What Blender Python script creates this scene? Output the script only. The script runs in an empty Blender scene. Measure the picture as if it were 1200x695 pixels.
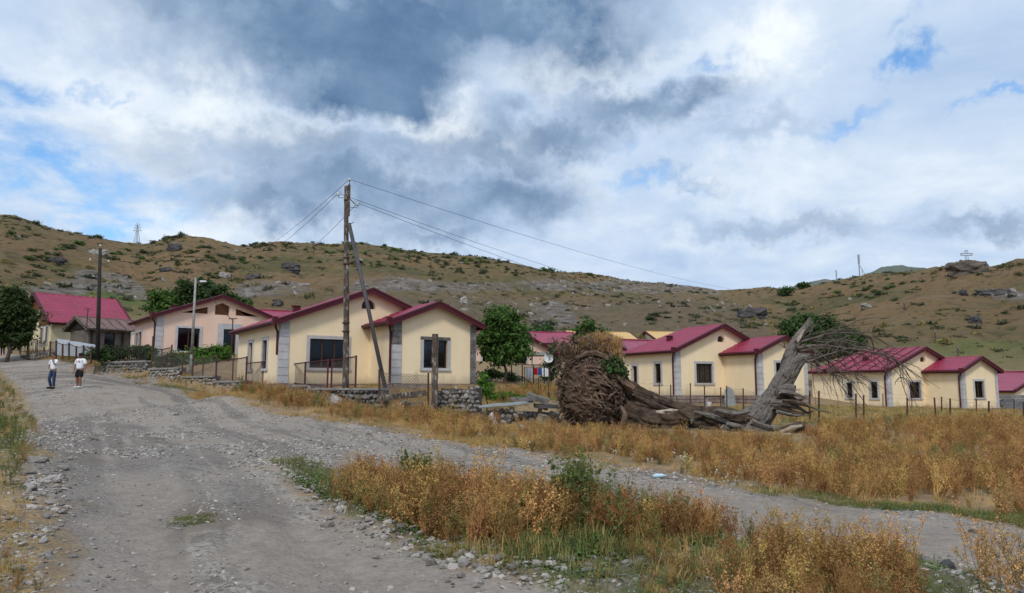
import bpy, bmesh, math, random
import numpy as np
from mathutils import Vector, Matrix, Euler, noise
from mathutils.geometry import tessellate_polygon

SC = bpy.context.scene
COL = SC.collection
R = math.radians
rnd = random.Random(7)
rng = np.random.default_rng(7)

# ------------------------------------------------------------------ camera
F, CX, CY, EYE = 867.0, 600.0, 347.5, 1.6
PITCH = math.atan((455 - 347.5) / F)
CP, SP = math.cos(PITCH), math.sin(PITCH)
cam_data = bpy.data.cameras.new("camera")
cam = bpy.data.objects.new("camera", cam_data)
COL.objects.link(cam)
cam.location = (0, 0, EYE)
cam.rotation_euler = (math.pi / 2 + PITCH, 0, 0)
cam_data.sensor_width = 36
cam_data.lens = 36 * F / 1200
cam_data.clip_start = 0.1
cam_data.clip_end = 6000
SC.camera = cam
SC.view_settings.view_transform = 'Standard'
SC.view_settings.look = 'None'
SC.view_settings.gamma = 1
SC.view_settings.exposure = 0.52


def raydir(px, py):
    dx, dz = (px - CX) / F, (CY - py) / F
    return dx, CP - SP * dz, SP + CP * dz


def U(px, py, Y):
    """world point seen at photo pixel (px,py) at ground distance Y"""
    x, y, z = raydir(px, py)
    return Vector((x / y * Y, Y, EYE + z / y * Y))


# ------------------------------------------------------------------ world
SUN_AZ, SUN_EL = R(-166), R(48)
world = bpy.data.worlds.new("World")
SC.world = world
world.use_nodes = True


def build_world():
    nt = world.node_tree
    N, L = nt.nodes, nt.links
    N.clear()
    out = N.new('ShaderNodeOutputWorld')
    bg = N.new('ShaderNodeBackground')
    bg.inputs['Strength'].default_value = 0.085
    L.new(bg.outputs[0], out.inputs[0])
    sky = N.new('ShaderNodeTexSky')
    sky.sky_type = 'NISHITA'
    sky.sun_disc = False
    sky.sun_elevation = SUN_EL
    sky.sun_rotation = SUN_AZ
    sky.air_density = 1.0
    sky.dust_density = 1.0
    tc = N.new('ShaderNodeTexCoord')

    def vm(op, a, b=None, c=None):
        n = N.new('ShaderNodeVectorMath')
        n.operation = op
        for i, s in enumerate((a, b, c)):
            if s is None:
                continue
            if isinstance(s, (tuple, list)):
                n.inputs[i].default_value = s
            elif isinstance(s, (int, float)):
                n.inputs['Scale'].default_value = s
            else:
                L.new(s, n.inputs[i])
        return n

    def ma(op, a, b=0.0, c=0.0, clamp=False):
        n = N.new('ShaderNodeMath')
        n.operation = op
        n.use_clamp = clamp
        for i, s in enumerate((a, b, c)):
            if isinstance(s, (int, float)):
                n.inputs[i].default_value = s
            else:
                L.new(s, n.inputs[i])
        return n.outputs[0]

    def ramp(v, a, b, lo=0.0, hi=1.0):
        n = N.new('ShaderNodeMapRange')
        n.interpolation_type = 'SMOOTHSTEP'
        L.new(v, n.inputs[0])
        n.inputs[1].default_value, n.inputs[2].default_value = a, b
        n.inputs[3].default_value, n.inputs[4].default_value = lo, hi
        return n.outputs[0]

    def nz(vec, scale, detail=6, rough=0.55, dist=0.0):
        n = N.new('ShaderNodeTexNoise')
        n.inputs['Scale'].default_value = scale
        n.inputs['Detail'].default_value = detail
        n.inputs['Roughness'].default_value = rough
        n.inputs['Distortion'].default_value = dist
        L.new(vec, n.inputs['Vector'])
        return n

    def mix(f, a, b):
        n = N.new('ShaderNodeMix')
        n.data_type = 'RGBA'
        L.new(f, n.inputs[0])
        for i, s in ((6, a), (7, b)):
            if isinstance(s, tuple):
                n.inputs[i].default_value = s + (1,)
            else:
                L.new(s, n.inputs[i])
        return n.outputs[2]
    d = tc.outputs['Generated']
    sep = N.new('ShaderNodeSeparateXYZ')
    L.new(d, sep.inputs[0])
    zz = ma('ADD', ma('ABSOLUTE', sep.outputs[2]), 0.22)
    inv = ma('DIVIDE', 1.0, zz)
    cmb = N.new('ShaderNodeCombineXYZ')
    L.new(ma('MULTIPLY', sep.outputs[0], inv), cmb.inputs[0])
    L.new(ma('MULTIPLY', sep.outputs[1], inv), cmb.inputs[1])
    q = cmb.outputs[0]
    n1 = nz(d, 7.0, 8, 0.60)
    n2 = nz(q, 2.6, 9, 0.60, 0.3)
    n3 = nz(q, 1.1, 4, 0.5)
    off = vm('SUBTRACT', n1.outputs['Color'], (0.5, 0.5, 0.5))
    off = vm('SCALE', off.outputs[0], 0.15)
    dd = vm('ADD', d, off.outputs[0]).outputs[0]
    # finer distortion for cloud edges
    n4 = nz(d, 24.0, 6, 0.6)
    off2 = vm('SCALE', vm('SUBTRACT', n4.outputs['Color'], (0.5, 0.5, 0.5)).outputs[0], 0.09)
    dd = vm('ADD', dd, off2.outputs[0]).outputs[0]

    def blobs(lst):
        acc = None
        for (px, py, rx, ry, w) in lst:
            x, y, z = raydir(px, py)
            l = math.sqrt(x * x + y * y + z * z)
            c = (x / l, y / l, z / l)
            df = vm('SUBTRACT', dd, c)
            ms = vm('MULTIPLY', df.outputs[0], (F / rx, 1.4, F / ry))
            ln = vm('LENGTH', ms.outputs[0]).outputs['Value']
            m = ramp(ln, 0.05, 1.45, w, 0.0)
            acc = m if acc is None else ma('MAXIMUM', acc, m)
        return acc
    dark = blobs([(300, 0, 150, 45, .9), (420, 35, 230, 75, 1.0), (590, 15, 170, 60, 1.0), (420, 95, 120, 45, .95), (650, 60, 80, 45, .75), (520, 95, 90, 26, .6),
                  (440, 228, 190, 42, .68), (330, 238, 100, 32, .6), (585, 238, 110, 42, .62), (500, 275, 110, 22, .5), (350, 180, 110, 32, .5),
                  (745, 125, 105, 26, .65), (640, 158, 90, 28, .6), (560, 180, 110, 34, .55), (470, 180, 110, 24, .4), (250, 170, 110, 22, .3), (940, 265, 120, 15, .4), (1180, 265, 60, 15, .45), (880, 150, 80, 14, .2), (800, 215, 60, 10, .25)])
    bright = blobs([(110, 115, 130, 55, .9), (260, 130, 90, 40, .9), (345, 150, 60, 35, .7), (510, 152, 70, 26, .95), (880, 72, 55, 40, 1.0),
                    (800, 60, 110, 30, .7), (690, 90, 80, 26, .7), (880, 205, 90, 35, .7), (700, 210, 60, 40, .5), (40, 60, 80, 50, .5), (230, 258, 70, 30, .8),
                    (1100, 190, 120, 60, .3), (840, 290, 70, 20, .6)])
    blue = blobs([(10, 110, 60, 24, 1.1), (20, 160, 70, 18, .7), (70, 200, 120, 26, 1.0), (110, 236, 90, 24, 1.0), (30, 232, 90, 18, .9), (1080, 28, 26, 9, 1.1),
                  (1066, 76, 28, 13, 1.0), (990, 140, 40, 10, .6), (775, 220, 50, 10, .5), (1180, 116, 30, 8, .8), (838, 70, 18, 12, .6), (760, 160, 30, 12, .5),
                  (112, 98, 10, 12, .6), (140, 108, 12, 8, .7), (400, 290, 40, 8, .4)])
    nf = n2.outputs['Fac']
    lum = ma('ADD', ma('MULTIPLY', ma('SUBTRACT', nf, 0.5), 0.95), 0.50)
    lum = ma('ADD', lum, ma('MULTIPLY', ma('SUBTRACT', n3.outputs['Fac'], 0.5), 0.30))
    lum = ma('ADD', lum, ma('MULTIPLY', bright, 0.36))
    # dark masses: shaded underside, strength broken up by the cloud noise
    dk = ma('MULTIPLY', dark, ma('ADD', 0.98, ma('MULTIPLY', ma('SUBTRACT', 0.62, n1.outputs['Fac']), 1.5)), clamp=True)
    cr = N.new('ShaderNodeValToRGB')
    e = cr.color_ramp.elements
    e[0].position = 0.12
    e[0].color = (0.30, 0.43, 0.64, 1)
    e[1].position = 0.92
    e[1].color = (0.77, 0.82, 0.86, 1)
    m = e.new(0.50)
    m.color = (0.475, 0.585, 0.74, 1)
    L.new(lum, cr.inputs[0])
    dcol = mix(ramp(ma('ADD', ma('MULTIPLY', n1.outputs['Fac'], .5), ma('MULTIPLY', nf, .5)), .36, .64), (0.085, 0.160, 0.285), (0.185, 0.285, 0.43))
    cloud = mix(dk, cr.outputs[0], dcol)
    c10 = vm('SCALE', cloud, 10.0).outputs[0]
    gap = ma('MULTIPLY', blue, ramp(nf, 0.62, 0.40), clamp=True)
    blue2 = vm('MULTIPLY', sky.outputs[0], (0.80, 1.30, 1.65)).outputs[0]
    gap2 = ma('MULTIPLY', gap, 0.9)
    final = mix(gap2, c10, blue2)
    L.new(final, bg.inputs['Color'])


build_world()
sd = bpy.data.lights.new("sun", 'SUN')
sun = bpy.data.objects.new("sun", sd)
COL.objects.link(sun)
sd.energy = 1.5
sd.angle = R(11)
sd.color = (1.0, 0.95, 0.87)
sv = Vector((math.sin(SUN_AZ) * math.cos(SUN_EL), math.cos(SUN_AZ) * math.cos(SUN_EL), math.sin(SUN_EL)))
sun.rotation_euler = sv.to_track_quat('Z', 'Y').to_euler()

# ------------------------------------------------------------------ noise + terrain function
PERM = np.random.default_rng(3).random((256, 256))


def vnoise(x, y):
    xi, yi = np.floor(x).astype(int), np.floor(y).astype(int)
    fx, fy = x - xi, y - yi
    fx, fy = fx * fx * (3 - 2 * fx), fy * fy * (3 - 2 * fy)
    a = PERM[xi & 255, yi & 255]
    b = PERM[(xi + 1) & 255, yi & 255]
    c = PERM[xi & 255, (yi + 1) & 255]
    d = PERM[(xi + 1) & 255, (yi + 1) & 255]
    return (a * (1 - fx) + b * fx) * (1 - fy) + (c * (1 - fx) + d * fx) * fy - 0.5


def fbm(x, y, o=4, g=0.5):
    s, a = 0, 1
    for i in range(o):
        s = s + a * vnoise(x + 17.3 * i, y - 9.1 * i)
        x, y, a = x * 2.03, y * 2.03, a * g
    return s


ctl = [(0, 0, 0), (0, 6, 0), (-3.5, 6, .05), (4, 6, -.1), (0, -10, -.3), (-10, 0, .5), (10, 0, -.4), (-30, 0, 2), (30, 0, -1),
       (0, -60, -1.5), (60, -20, -2), (-60, -20, 4), (0, -100, -2), (100, 0, -2), (-100, 0, 7), (-10, 12, .75), (-8, 8, .5), (70, -70, -3), (-70, -70, 3)]
for px, py, D in [(75, 455, 37), (2, 413, 72), (20, 440, 45), (45, 500, 21), (200, 500, 23), (140, 437, 46), (260, 465, 33), (350, 490, 25),
                  (440, 502, 23), (520, 520, 19.3), (700, 550, 14.5), (900, 590, 11), (1200, 618, 9.6), (1200, 660, 7.3), (700, 502, 26.5), (925, 508, 26),
                  (1100, 500, 30), (960, 496, 32), (1200, 495, 34), (1000, 478, 57), (1173, 481, 60), (1400, 482, 60), (820, 476, 49), (900, 475, 49),
                  (740, 476, 51), (450, 477, 30.5), (540, 490, 29), (330, 465, 31.5), (600, 497, 28), (380, 472, 31), (210, 446, 41), (180, 440, 45),
                  (620, 452, 42), (600, 466, 36), (660, 462, 40), (630, 432, 62), (-150, 430, 60), (-60, 470, 35), (-120, 520, 20), (60, 421, 62)]:
    p = U(px, py, D)
    ctl.append((p.x, p.y, p.z))
ctl += [(-10.9, 34.7, 1.75), (-7, 38, 1.8), (-2, 38.5, 1.75), (-2.5, 34.3, 1.22), (-5.5, 33.0, 1.2), (-.5, 35.6, 1.3), (-7.5, 33.2, 1.3), (-24, 50, 3.65), (-18, 53, 3.7), (-29, 56, 4.1), (-44, 70, 5.2), (-35, 72, 5.4), (-33, 60, 4.5)]
for px, z in [(-400, 10), (-100, 9.5), (100, 9), (230, 8.2), (437, 7.2), (600, 6.2), (850, 4.6), (1080, 3.8), (1250, 3.2), (1600, 2)]:
    a = math.atan((px - CX) / F)
    ctl.append((100 * math.sin(a), 100 * math.cos(a), z))
for px, yb in [(185, 441), (205, 444), (240, 451), (275, 457), (310, 461), (345, 464), (385, 469), (430, 477)]:
    t_ = (px - 177) / 243.0
    D = 1 / (1 / 45.0 * (1 - t_) + 1 / 31.8 * t_)
    p = U(px, yb, D - .7)
    ctl.append((p.x, p.y, p.z))
    p = U(px, yb - 9, D + 1.2)
    ctl.append((p.x, p.y, p.z))
for px, yb, D in [(100, 430, 51), (120, 433, 49.5), (150, 436, 47.6), (168, 438, 46.4)]:
    p = U(px, yb, D)
    ctl.append((p.x, p.y, p.z))
p = U(1260, 455, 76)
ctl.append((p.x, p.y, -1.2))
ctl = np.array(ctl, float)


def _phi(r2):
    return np.sqrt(r2 + 9.0)


_A = _phi(((ctl[:, None, :2] - ctl[None, :, :2]) ** 2).sum(-1))
_n = len(ctl)
_P = np.c_[np.ones(_n), ctl[:, :2]]
_M = np.block([[_A + np.eye(_n) * (-0.02), _P], [_P.T, np.zeros((3, 3))]])
_W = np.linalg.solve(_M, np.r_[ctl[:, 2], 0, 0, 0])


def rbf(x, y):
    sh = x.shape
    x, y = x.ravel(), y.ravel()
    o = _W[_n] + _W[_n + 1] * x + _W[_n + 2] * y
    for i in range(_n):
        o = o + _W[i] * _phi((x - ctl[i, 0]) ** 2 + (y - ctl[i, 1]) ** 2)
    return o.reshape(sh)


def _dfl(px):
    t_ = (px - 177) / 243.0
    return 1 / (1 / 45.0 * (1 - t_) + 1 / 31.8 * t_)


def _line(lst):
    return np.array([[U(a, 450, D).x, D] for a, D in lst])


WALLS_L = [(_line([(172, _dfl(172)), (215, _dfl(215)), (260, _dfl(260)), (310, _dfl(310)), (360, _dfl(360)), (450, _dfl(450))]), .50),
           (_line([(112, 50.4), (171, 47.5)]), .45), (_line([(500, 30.3), (560, 29.1), (650, 28.9)]), .28)]


def _seg_side(P, x, y):
    d2 = np.full(np.shape(x), 1e9)
    side = np.zeros(np.shape(x))
    for i in range(len(P) - 1):
        ax, ay = P[i]
        ex, ey = P[i + 1] - P[i]
        t = np.clip(((x - ax) * ex + (y - ay) * ey) / (ex * ex + ey * ey), 0, 1)
        q = (x - ax - t * ex) ** 2 + (y - ay - t * ey) ** 2
        cr_ = ex * (y - ay) - ey * (x - ax)
        side = np.where(q < d2, np.sign(cr_), side)
        d2 = np.minimum(d2, q)
    return np.sqrt(d2), side


SIL = [(-600, 300), (-300, 262), (0, 249), (19, 254), (50, 264), (100, 276), (130, 281), (155, 284.5), (172, 284), (185, 278), (210, 275), (237, 276.5), (270, 284.5),
       (282, 287.5), (295, 284), (325, 280.5), (375, 284), (417, 284), (455, 288), (505, 295), (550, 298), (610, 307.5), (635, 315), (685, 320), (715, 325),
       (755, 331), (797, 333), (820, 335), (842, 339.5), (870, 338), (900, 337.5), (934, 338.5), (960, 333), (985, 327), (1024, 320), (1055, 317), (1112, 310), (1127, 309), (1164, 312), (1180, 308.6), (1200, 302),
       (1300, 296), (1600, 320)]
_saz = np.array([math.atan((p[0] - CX) / F) for p in SIL])


def _elev(px, py):
    x, y, z = raydir(px, py)
    return z / math.hypot(x, y)


_sel = np.array([_elev(*p) for p in SIL])
_saz = np.r_[-math.pi, -2.0, _saz, 1.5, 2.4, math.pi]
_sel = np.r_[0.03, 0.06, _sel, 0.08, 0.03, 0.03]
_rr = lambda az: np.interp(az, [-math.pi, -.62, -.45, -.38, -.05, .1, .27, .33, .40, .6, math.pi], [320, 300, 270, 250, 250, 290, 350, 330, 250, 240, 320])


def zbase(x, y):
    r = np.hypot(x, y) + 1e-6
    az = np.arctan2(x, y)
    k = np.minimum(1, 100 / r)
    zn = rbf(x * k, y * k)
    for P_, h_ in WALLS_L:
        dd_, sd_ = _seg_side(P_, x, y)
        zn = zn - np.where(sd_ < 0, h_ * np.clip(dd_ / .2, 0, 1) * np.exp(-(dd_ / 2.0) ** 2), 0)
    rr = _rr(az) + 14 * vnoise(az * 9, az * 0 + 3.3)
    s = np.clip((r - 100) / (rr - 100), 0, 3)
    zt = EYE + np.interp(az, _saz, _sel) * rr
    up = np.where(s < 1, s ** 1.12 * (1 - 0.14 * s ** 6) / 0.86, 1 - 0.10 * (s - 1))
    up = np.where(s < 1, np.minimum(up, s ** 0.0), up)
    up = np.clip(np.where(s < 1, 1 - (1 - np.clip(s, 0, 1)) ** 1.0, up), -1, 1)
    up = np.where(s < 1, up + 0.06 * np.sin(np.pi * s) * (1 - s), up)
    z = zn + (zt - zn) * up
    hm = np.clip((r - 105) / 60, 0, 1)
    edge = 1 - 0.75 * np.exp(-((r - rr) / 25.0) ** 2)
    z = z + hm * edge * (5.0 * fbm(x / 38, y / 38, 3) + 1.6 * fbm(x / 9, y / 9, 3, .55))
    z = z + np.clip((r - 60) / 60, 0, 1) * 0.25 * fbm(x / 2.2, y / 2.2, 2)
    return z


# regions drawn on the ground: photo pixel outlines dropped onto the terrain
def hit(px, py, far=420):
    Ys = np.geomspace(2.2, far, 700)
    x, y, z = raydir(px, py)
    X, Z = x / y * Ys, EYE + z / y * Ys
    g = zbase(X, Ys)
    b = np.nonzero(Z < g)[0]
    if len(b) == 0:
        return None
    i = b[0]
    if i == 0:
        return (X[0], Ys[0])
    t = (Z[i - 1] - g[i - 1]) / ((Z[i - 1] - g[i - 1]) - (Z[i] - g[i]))
    Y = Ys[i - 1] + t * (Ys[i] - Ys[i - 1])
    return (x / y * Y, Y)


def poly(pts):
    return np.array([hit(a, b) for a, b in pts])


def sdist(P, x, y):
    """signed distance (inside positive) to polygon P"""
    x, y = np.asarray(x, float), np.asarray(y, float)
    d2 = np.full(x.shape, 1e9)
    ins = np.zeros(x.shape, bool)
    n = len(P)
    for i in range(n):
        ax, ay = P[i]
        bx, by = P[(i + 1) % n]
        ex, ey = bx - ax, by - ay
        t = np.clip(((x - ax) * ex + (y - ay) * ey) / (ex * ex + ey * ey + 1e-12), 0, 1)
        d2 = np.minimum(d2, (x - ax - t * ex) ** 2 + (y - ay - t * ey) ** 2)
        c = ((ay > y) != (by > y))
        with np.errstate(divide='ignore', invalid='ignore'):
            xi = ax + (y - ay) * ex / (ey if abs(ey) > 1e-12 else 1e-12)
        ins ^= (c & (x < xi))
    d = np.sqrt(d2)
    return np.where(ins, d, -d)


def pline(P, x, y):
    d2 = np.full(np.shape(x), 1e9)
    for i in range(len(P) - 1):
        ax, ay = P[i]
        bx, by = P[i + 1]
        ex, ey = bx - ax, by - ay
        t = np.clip(((x - ax) * ex + (y - ay) * ey) / (ex * ex + ey * ey), 0, 1)
        d2 = np.minimum(d2, (x - ax - t * ex) ** 2 + (y - ay - t * ey) ** 2)
    return np.sqrt(d2)


ROAD = poly([(30, 800), (48, 695), (36, 640), (58, 590), (40, 545), (46, 500), (30, 468), (10, 440), (-30, 424), (-25, 411), (8, 411), (60, 421), (100, 430), (140, 438),
             (200, 453), (260, 467), (310, 484), (380, 492), (440, 504), (500, 518), (600, 533), (700, 551), (800, 569), (900, 588), (1000, 598),
             (1100, 608), (1200, 620), (1400, 645), (1400, 800)])
ISLE = poly([(318, 542), (360, 545), (420, 560), (520, 588), (600, 606), (700, 626), (800, 640), (900, 648), (1000, 655), (1100, 672), (1200, 700), (1300, 740), (1100, 800), (760, 760),
             (660, 712), (560, 672), (470, 640), (400, 600), (350, 572)])
TRACK1 = poly([(120, 800), (125, 695), (140, 620), (130, 540), (110, 490), (90, 465)])
TRACK2 = poly([(560, 780), (440, 680), (330, 600), (240, 545), (170, 500), (120, 465)])
DUSTY = [poly(q_) for q_ in ([(66, 760), (58, 650), (95, 604), (170, 590), (226, 640), (245, 760)], [(300, 612), (380, 622), (470, 652), (600, 700), (640, 760), (360, 760), (250, 650)],
                             [(96, 575), (165, 548), (235, 575), (190, 604), (110, 598)], [(700, 556), (860, 585), (1000, 604), (1200, 626), (1200, 660), (1000, 634), (800, 606)])]
TRACK1B = poly([(235, 800), (200, 695), (195, 620), (165, 540), (130, 490)])


def zg(x, y):
    x, y = np.asarray(x, float), np.asarray(y, float)
    z = zbase(x, y)
    r = np.hypot(x, y)
    near = np.clip(1 - (r - 40) / 40, 0, 1)
    sr = sdist(ROAD, x, y)
    si = sdist(ISLE, x, y)
    onroad = np.clip(np.minimum(sr, -si) / 0.8, 0, 1)
    off = 1 - onroad
    z = z + near * (0.05 * fbm(x / 1.7, y / 1.7, 3) + off * (0.10 * fbm(x / 0.9 + 5, y / 0.9, 3) + 0.06) + 0.022 * fbm(x / 0.35, y / 0.35, 3, .6))
    z = z + near * 0.16 * np.clip(si / 0.9, 0, 1)
    for T in (TRACK1, TRACK2, TRACK1B):
        dl = pline(T, x, y)
        z = z - near * onroad * (0.045 * np.exp(-(dl / 0.28) ** 2) + 0.005 * np.exp(-(dl / 0.32) ** 4) * np.abs(np.sin(dl * 30)) * np.clip((10 - r) / 4, 0, 1))
    return z


def gz(x, y):
    return float(zg(np.array([x]), np.array([y]))[0])


def gpt(px, py):
    h = hit(px, py)
    return Vector((h[0], h[1], gz(*h)))


# ------------------------------------------------------------------ materials
MATS = {}


def new_mat(name):
    m = bpy.data.materials.new(name)
    m.use_nodes = True
    nt = m.node_tree
    b = nt.nodes['Principled BSDF']
    b.inputs['Specular IOR Level'].default_value = 0.3
    MATS[name] = m
    return m, nt, b


def M(name, c1, c2=None, scale=4.0, rough=0.85, bump=0.0, bscale=None, stretch=(1, 1, 1), detail=5, metal=0.0, c3=None, s3=1.0, spec=None,
      rand=0.0, trans=0.0, lo=0.35, hi=0.65, c3t=0.6, bdist=0.02, dirt=False):
    m, nt, b = new_mat(name)
    N, L = nt.nodes, nt.links
    b.inputs['Roughness'].default_value = rough
    b.inputs['Metallic'].default_value = metal
    if spec is not None:
        b.inputs['Specular IOR Level'].default_value = spec
    tc = N.new('ShaderNodeTexCoord')
    mp = N.new('ShaderNodeMapping')
    mp.inputs['Scale'].default_value = stretch
    L.new(tc.outputs['Object'], mp.inputs[0])

    def nz(s, d=detail):
        n = N.new('ShaderNodeTexNoise')
        n.inputs['Scale'].default_value = s
        n.inputs['Detail'].default_value = d
        n.inputs['Roughness'].default_value = 0.6
        L.new(mp.outputs[0], n.inputs['Vector'])
        return n.outputs['Fac']

    def mr(v, a, c):
        n = N.new('ShaderNodeMapRange')
        L.new(v, n.inputs[0])
        n.inputs[1].default_value, n.inputs[2].default_value = a, c
        return n.outputs[0]

    def mx(f, a, c):
        n = N.new('ShaderNodeMix')
        n.data_type = 'RGBA'
        if isinstance(f, float):
            n.inputs[0].default_value = f
        else:
            L.new(f, n.inputs[0])
        for i, s in ((6, a), (7, c)):
            if isinstance(s, tuple):
                n.inputs[i].default_value = tuple(s) + (1,)
            else:
                L.new(s, n.inputs[i])
        return n.outputs[2]
    colr = c1
    if c2 is not None:
        colr = mx(mr(nz(scale), lo, hi), c1, c2)
    if c3 is not None:
        colr = mx(mr(nz(s3), c3t, c3t + 0.12), colr, c3)
    if dirt:   # splashed soil along the foot of the wall, and a few rain streaks
        sx = N.new('ShaderNodeSeparateXYZ')
        L.new(tc.outputs['Object'], sx.inputs[0])
        zz = N.new('ShaderNodeMath')
        zz.operation = 'MULTIPLY_ADD'
        L.new(nz(1.7), zz.inputs[0])
        zz.inputs[1].default_value = -1.3
        L.new(sx.outputs[2], zz.inputs[2])
        dm = N.new('ShaderNodeMapRange')
        L.new(zz.outputs[0], dm.inputs[0])
        dm.inputs[1].default_value, dm.inputs[2].default_value = -.15, -.62
        dm.inputs[3].default_value, dm.inputs[4].default_value = 0, .55
        colr = mx(dm.outputs[0], colr, (0.36, 0.28, 0.19))
    if rand:
        oi = N.new('ShaderNodeObjectInfo')
        hs = N.new('ShaderNodeHueSaturation')
        if isinstance(colr, tuple):
            hs.inputs['Color'].default_value = colr + (1,)
        else:
            L.new(colr, hs.inputs['Color'])
        a = N.new('ShaderNodeMapRange')
        L.new(oi.outputs['Random'], a.inputs[0])
        a.inputs[3].default_value, a.inputs[4].default_value = 1 - rand, 1 + rand
        L.new(a.outputs[0], hs.inputs['Value'])
        mm = N.new('ShaderNodeMath')
        mm.operation = 'MULTIPLY'
        mm.inputs[1].default_value = 7.31
        L.new(oi.outputs['Random'], mm.inputs[0])
        fr = N.new('ShaderNodeMath')
        fr.operation = 'FRACT'
        L.new(mm.outputs[0], fr.inputs[0])
        a2 = N.new('ShaderNodeMapRange')
        L.new(fr.outputs[0], a2.inputs[0])
        a2.inputs[3].default_value, a2.inputs[4].default_value = 0.5 - rand * .05, 0.5 + rand * .05
        L.new(a2.outputs[0], hs.inputs['Hue'])
        colr = hs.outputs[0]
    if isinstance(colr, tuple):
        b.inputs['Base Color'].default_value = colr + (1,)
    else:
        L.new(colr, b.inputs['Base Color'])
    if bump:
        bp = N.new('ShaderNodeBump')
        bp.inputs['Strength'].default_value = bump
        bp.inputs['Distance'].default_value = bdist
        L.new(nz(bscale or scale * 3, 6), bp.inputs['Height'])
        L.new(bp.outputs[0], b.inputs['Normal'])
    if trans:
        tr = N.new('ShaderNodeBsdfTranslucent')
        if isinstance(colr, tuple):
            tr.inputs[0].default_value = colr + (1,)
        else:
            L.new(colr, tr.inputs[0])
        ms = N.new('ShaderNodeMixShader')
        ms.inputs[0].default_value = trans
        L.new(b.outputs[0], ms.inputs[1])
        L.new(tr.outputs[0], ms.inputs[2])
        L.new(ms.outputs[0], nt.nodes['Material Output'].inputs[0])
    return m


CREAM = M('cream_render', (0.87, 0.715, 0.485), (0.83, 0.665, 0.435), 1.4, 0.9, 0.25, 40, stretch=(1, 1, .3), dirt=True, c3=(0.66, 0.50, 0.325), s3=.75, c3t=.66)
PINK = M('pink_render', (0.78, 0.565, 0.455), (0.73, 0.51, 0.40), 1.4, 0.9, 0.25, 40, stretch=(1, 1, .3), dirt=True)
PALE = M('pale_render', (0.66, 0.58, 0.38), (0.56, 0.48, 0.31), 1.2, 0.9, 0.25, 40)
TUFF = M('grey_tuff', (0.50, 0.49, 0.50), (0.40, 0.395, 0.405), 3, 0.9, 0.3, 30, rand=0.10)
DTUFF = M('dark_tuff', (0.10, 0.095, 0.09), (0.20, 0.19, 0.18), 6, 0.95, 0.6, 20, rand=0.25)
PLINTH = M('plinth_stone', (0.20, 0.135, 0.12), (0.30, 0.24, 0.21), 2.5, 0.95, 0.5, 20)
ROOF = M('crimson_roof_metal', (0.30, 0.026, 0.064), (0.23, 0.021, 0.050), .9, 0.40, 0.0, spec=0.5)
FASC = M('maroon_trim_metal', (0.085, 0.006, 0.016), (0.065, 0.005, 0.012), 3, 0.5, spec=0.35)
RUSTROOF = M('rusty_brown_sheet', (0.14, 0.085, 0.078), (0.20, 0.125, 0.11), 2, 0.7, c3=(0.12, 0.06, 0.04), s3=2.5)
YROOF = M('ochre_roof_sheet', (0.62, 0.42, 0.17), (0.55, 0.36, 0.14), 2, 0.6)
BROWNF = M('brown_window_wood', (0.045, 0.022, 0.012), (0.07, 0.035, 0.02), 8, 0.5)
BLACKIN = M('unlit_room_dark', (0.05, 0.045, 0.04), None, rough=0.95)  # near-black base colour stands in for shade inside rooms and vents
CURT = M('white_curtain_cloth', (0.55, 0.55, 0.58), (0.25, 0.27, 0.38), 6, 0.9, lo=.48, hi=.54)
WOODG = M('brown_gable_board', (0.17, 0.065, 0.02), (0.11, 0.04, 0.015), 4, 0.7, 0.3, stretch=(1, 1, .1))
BLUEW = M('blue_white_sheet', (0.42, 0.50, 0.58), (0.52, 0.56, 0.60), 1.5, 0.7, c3=(0.25, 0.33, 0.42), s3=1.0)
CONC = M('weathered_concrete', (0.30, 0.28, 0.26), (0.20, 0.19, 0.175), 2.2, 0.95, 0.5, 18, c3=(0.12, 0.11, 0.10), s3=1.3)
RUBBLE = M('grey_rubble_stone', (0.17, 0.155, 0.14), (0.30, 0.28, 0.255), 2.6, 0.95, 0.6, 14, rand=0.32)
MORTAR = M('dark_mortar', (0.085, 0.075, 0.065), (0.13, 0.12, 0.105), 6, 0.98, 0.5, 20)
PALEROCK = M('pale_limestone', (0.34, 0.31, 0.28), (0.20, 0.18, 0.16), 3, 0.95, 0.6, 12, rand=0.30)
DARKROCK = M('dark_basalt', (0.045, 0.043, 0.045), (0.10, 0.095, 0.095), .8, 0.95, 0.6, 3, rand=0.2)
PEB = M('road_pebble', (0.36, 0.33, 0.30), (0.20, 0.178, 0.158), 9, 0.95, 0.0, rand=0.50)
BARK = M('grey_furrowed_bark', (0.11, 0.095, 0.083), (0.20, 0.178, 0.158), 11, 0.95, 0.9, 22, stretch=(1, 1, 1), c3=(0.035, 0.028, 0.024), s3=3.0, c3t=.55, bdist=.03)
BARKD = M('dark_weathered_wood', (0.030, 0.021, 0.016), (0.100, 0.068, 0.046), 4, 0.95, 0.9, 16, c3=(0.21, 0.15, 0.10), s3=1.6, c3t=.60, bdist=.03)
WOODP = M('pale_bare_wood', (0.42, 0.36, 0.29), (0.24, 0.19, 0.145), 5, 0.9, 0.7, 25)
ROOTM = M('brown_root_fibre', (0.075, 0.048, 0.033), (0.20, 0.138, 0.098), 3.5, 0.95, 0.8, 18, c3=(0.26, 0.115, 0.04), s3=.8, c3t=.64, bdist=.03)
SOIL = M('root_soil', (0.060, 0.040, 0.028), (0.11, 0.073, 0.052), 3.5, 0.98, 0.9, 14)
TWIG = M('grey_twig', (0.085, 0.068, 0.056), (0.15, 0.122, 0.10), 6, 0.9)
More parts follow.
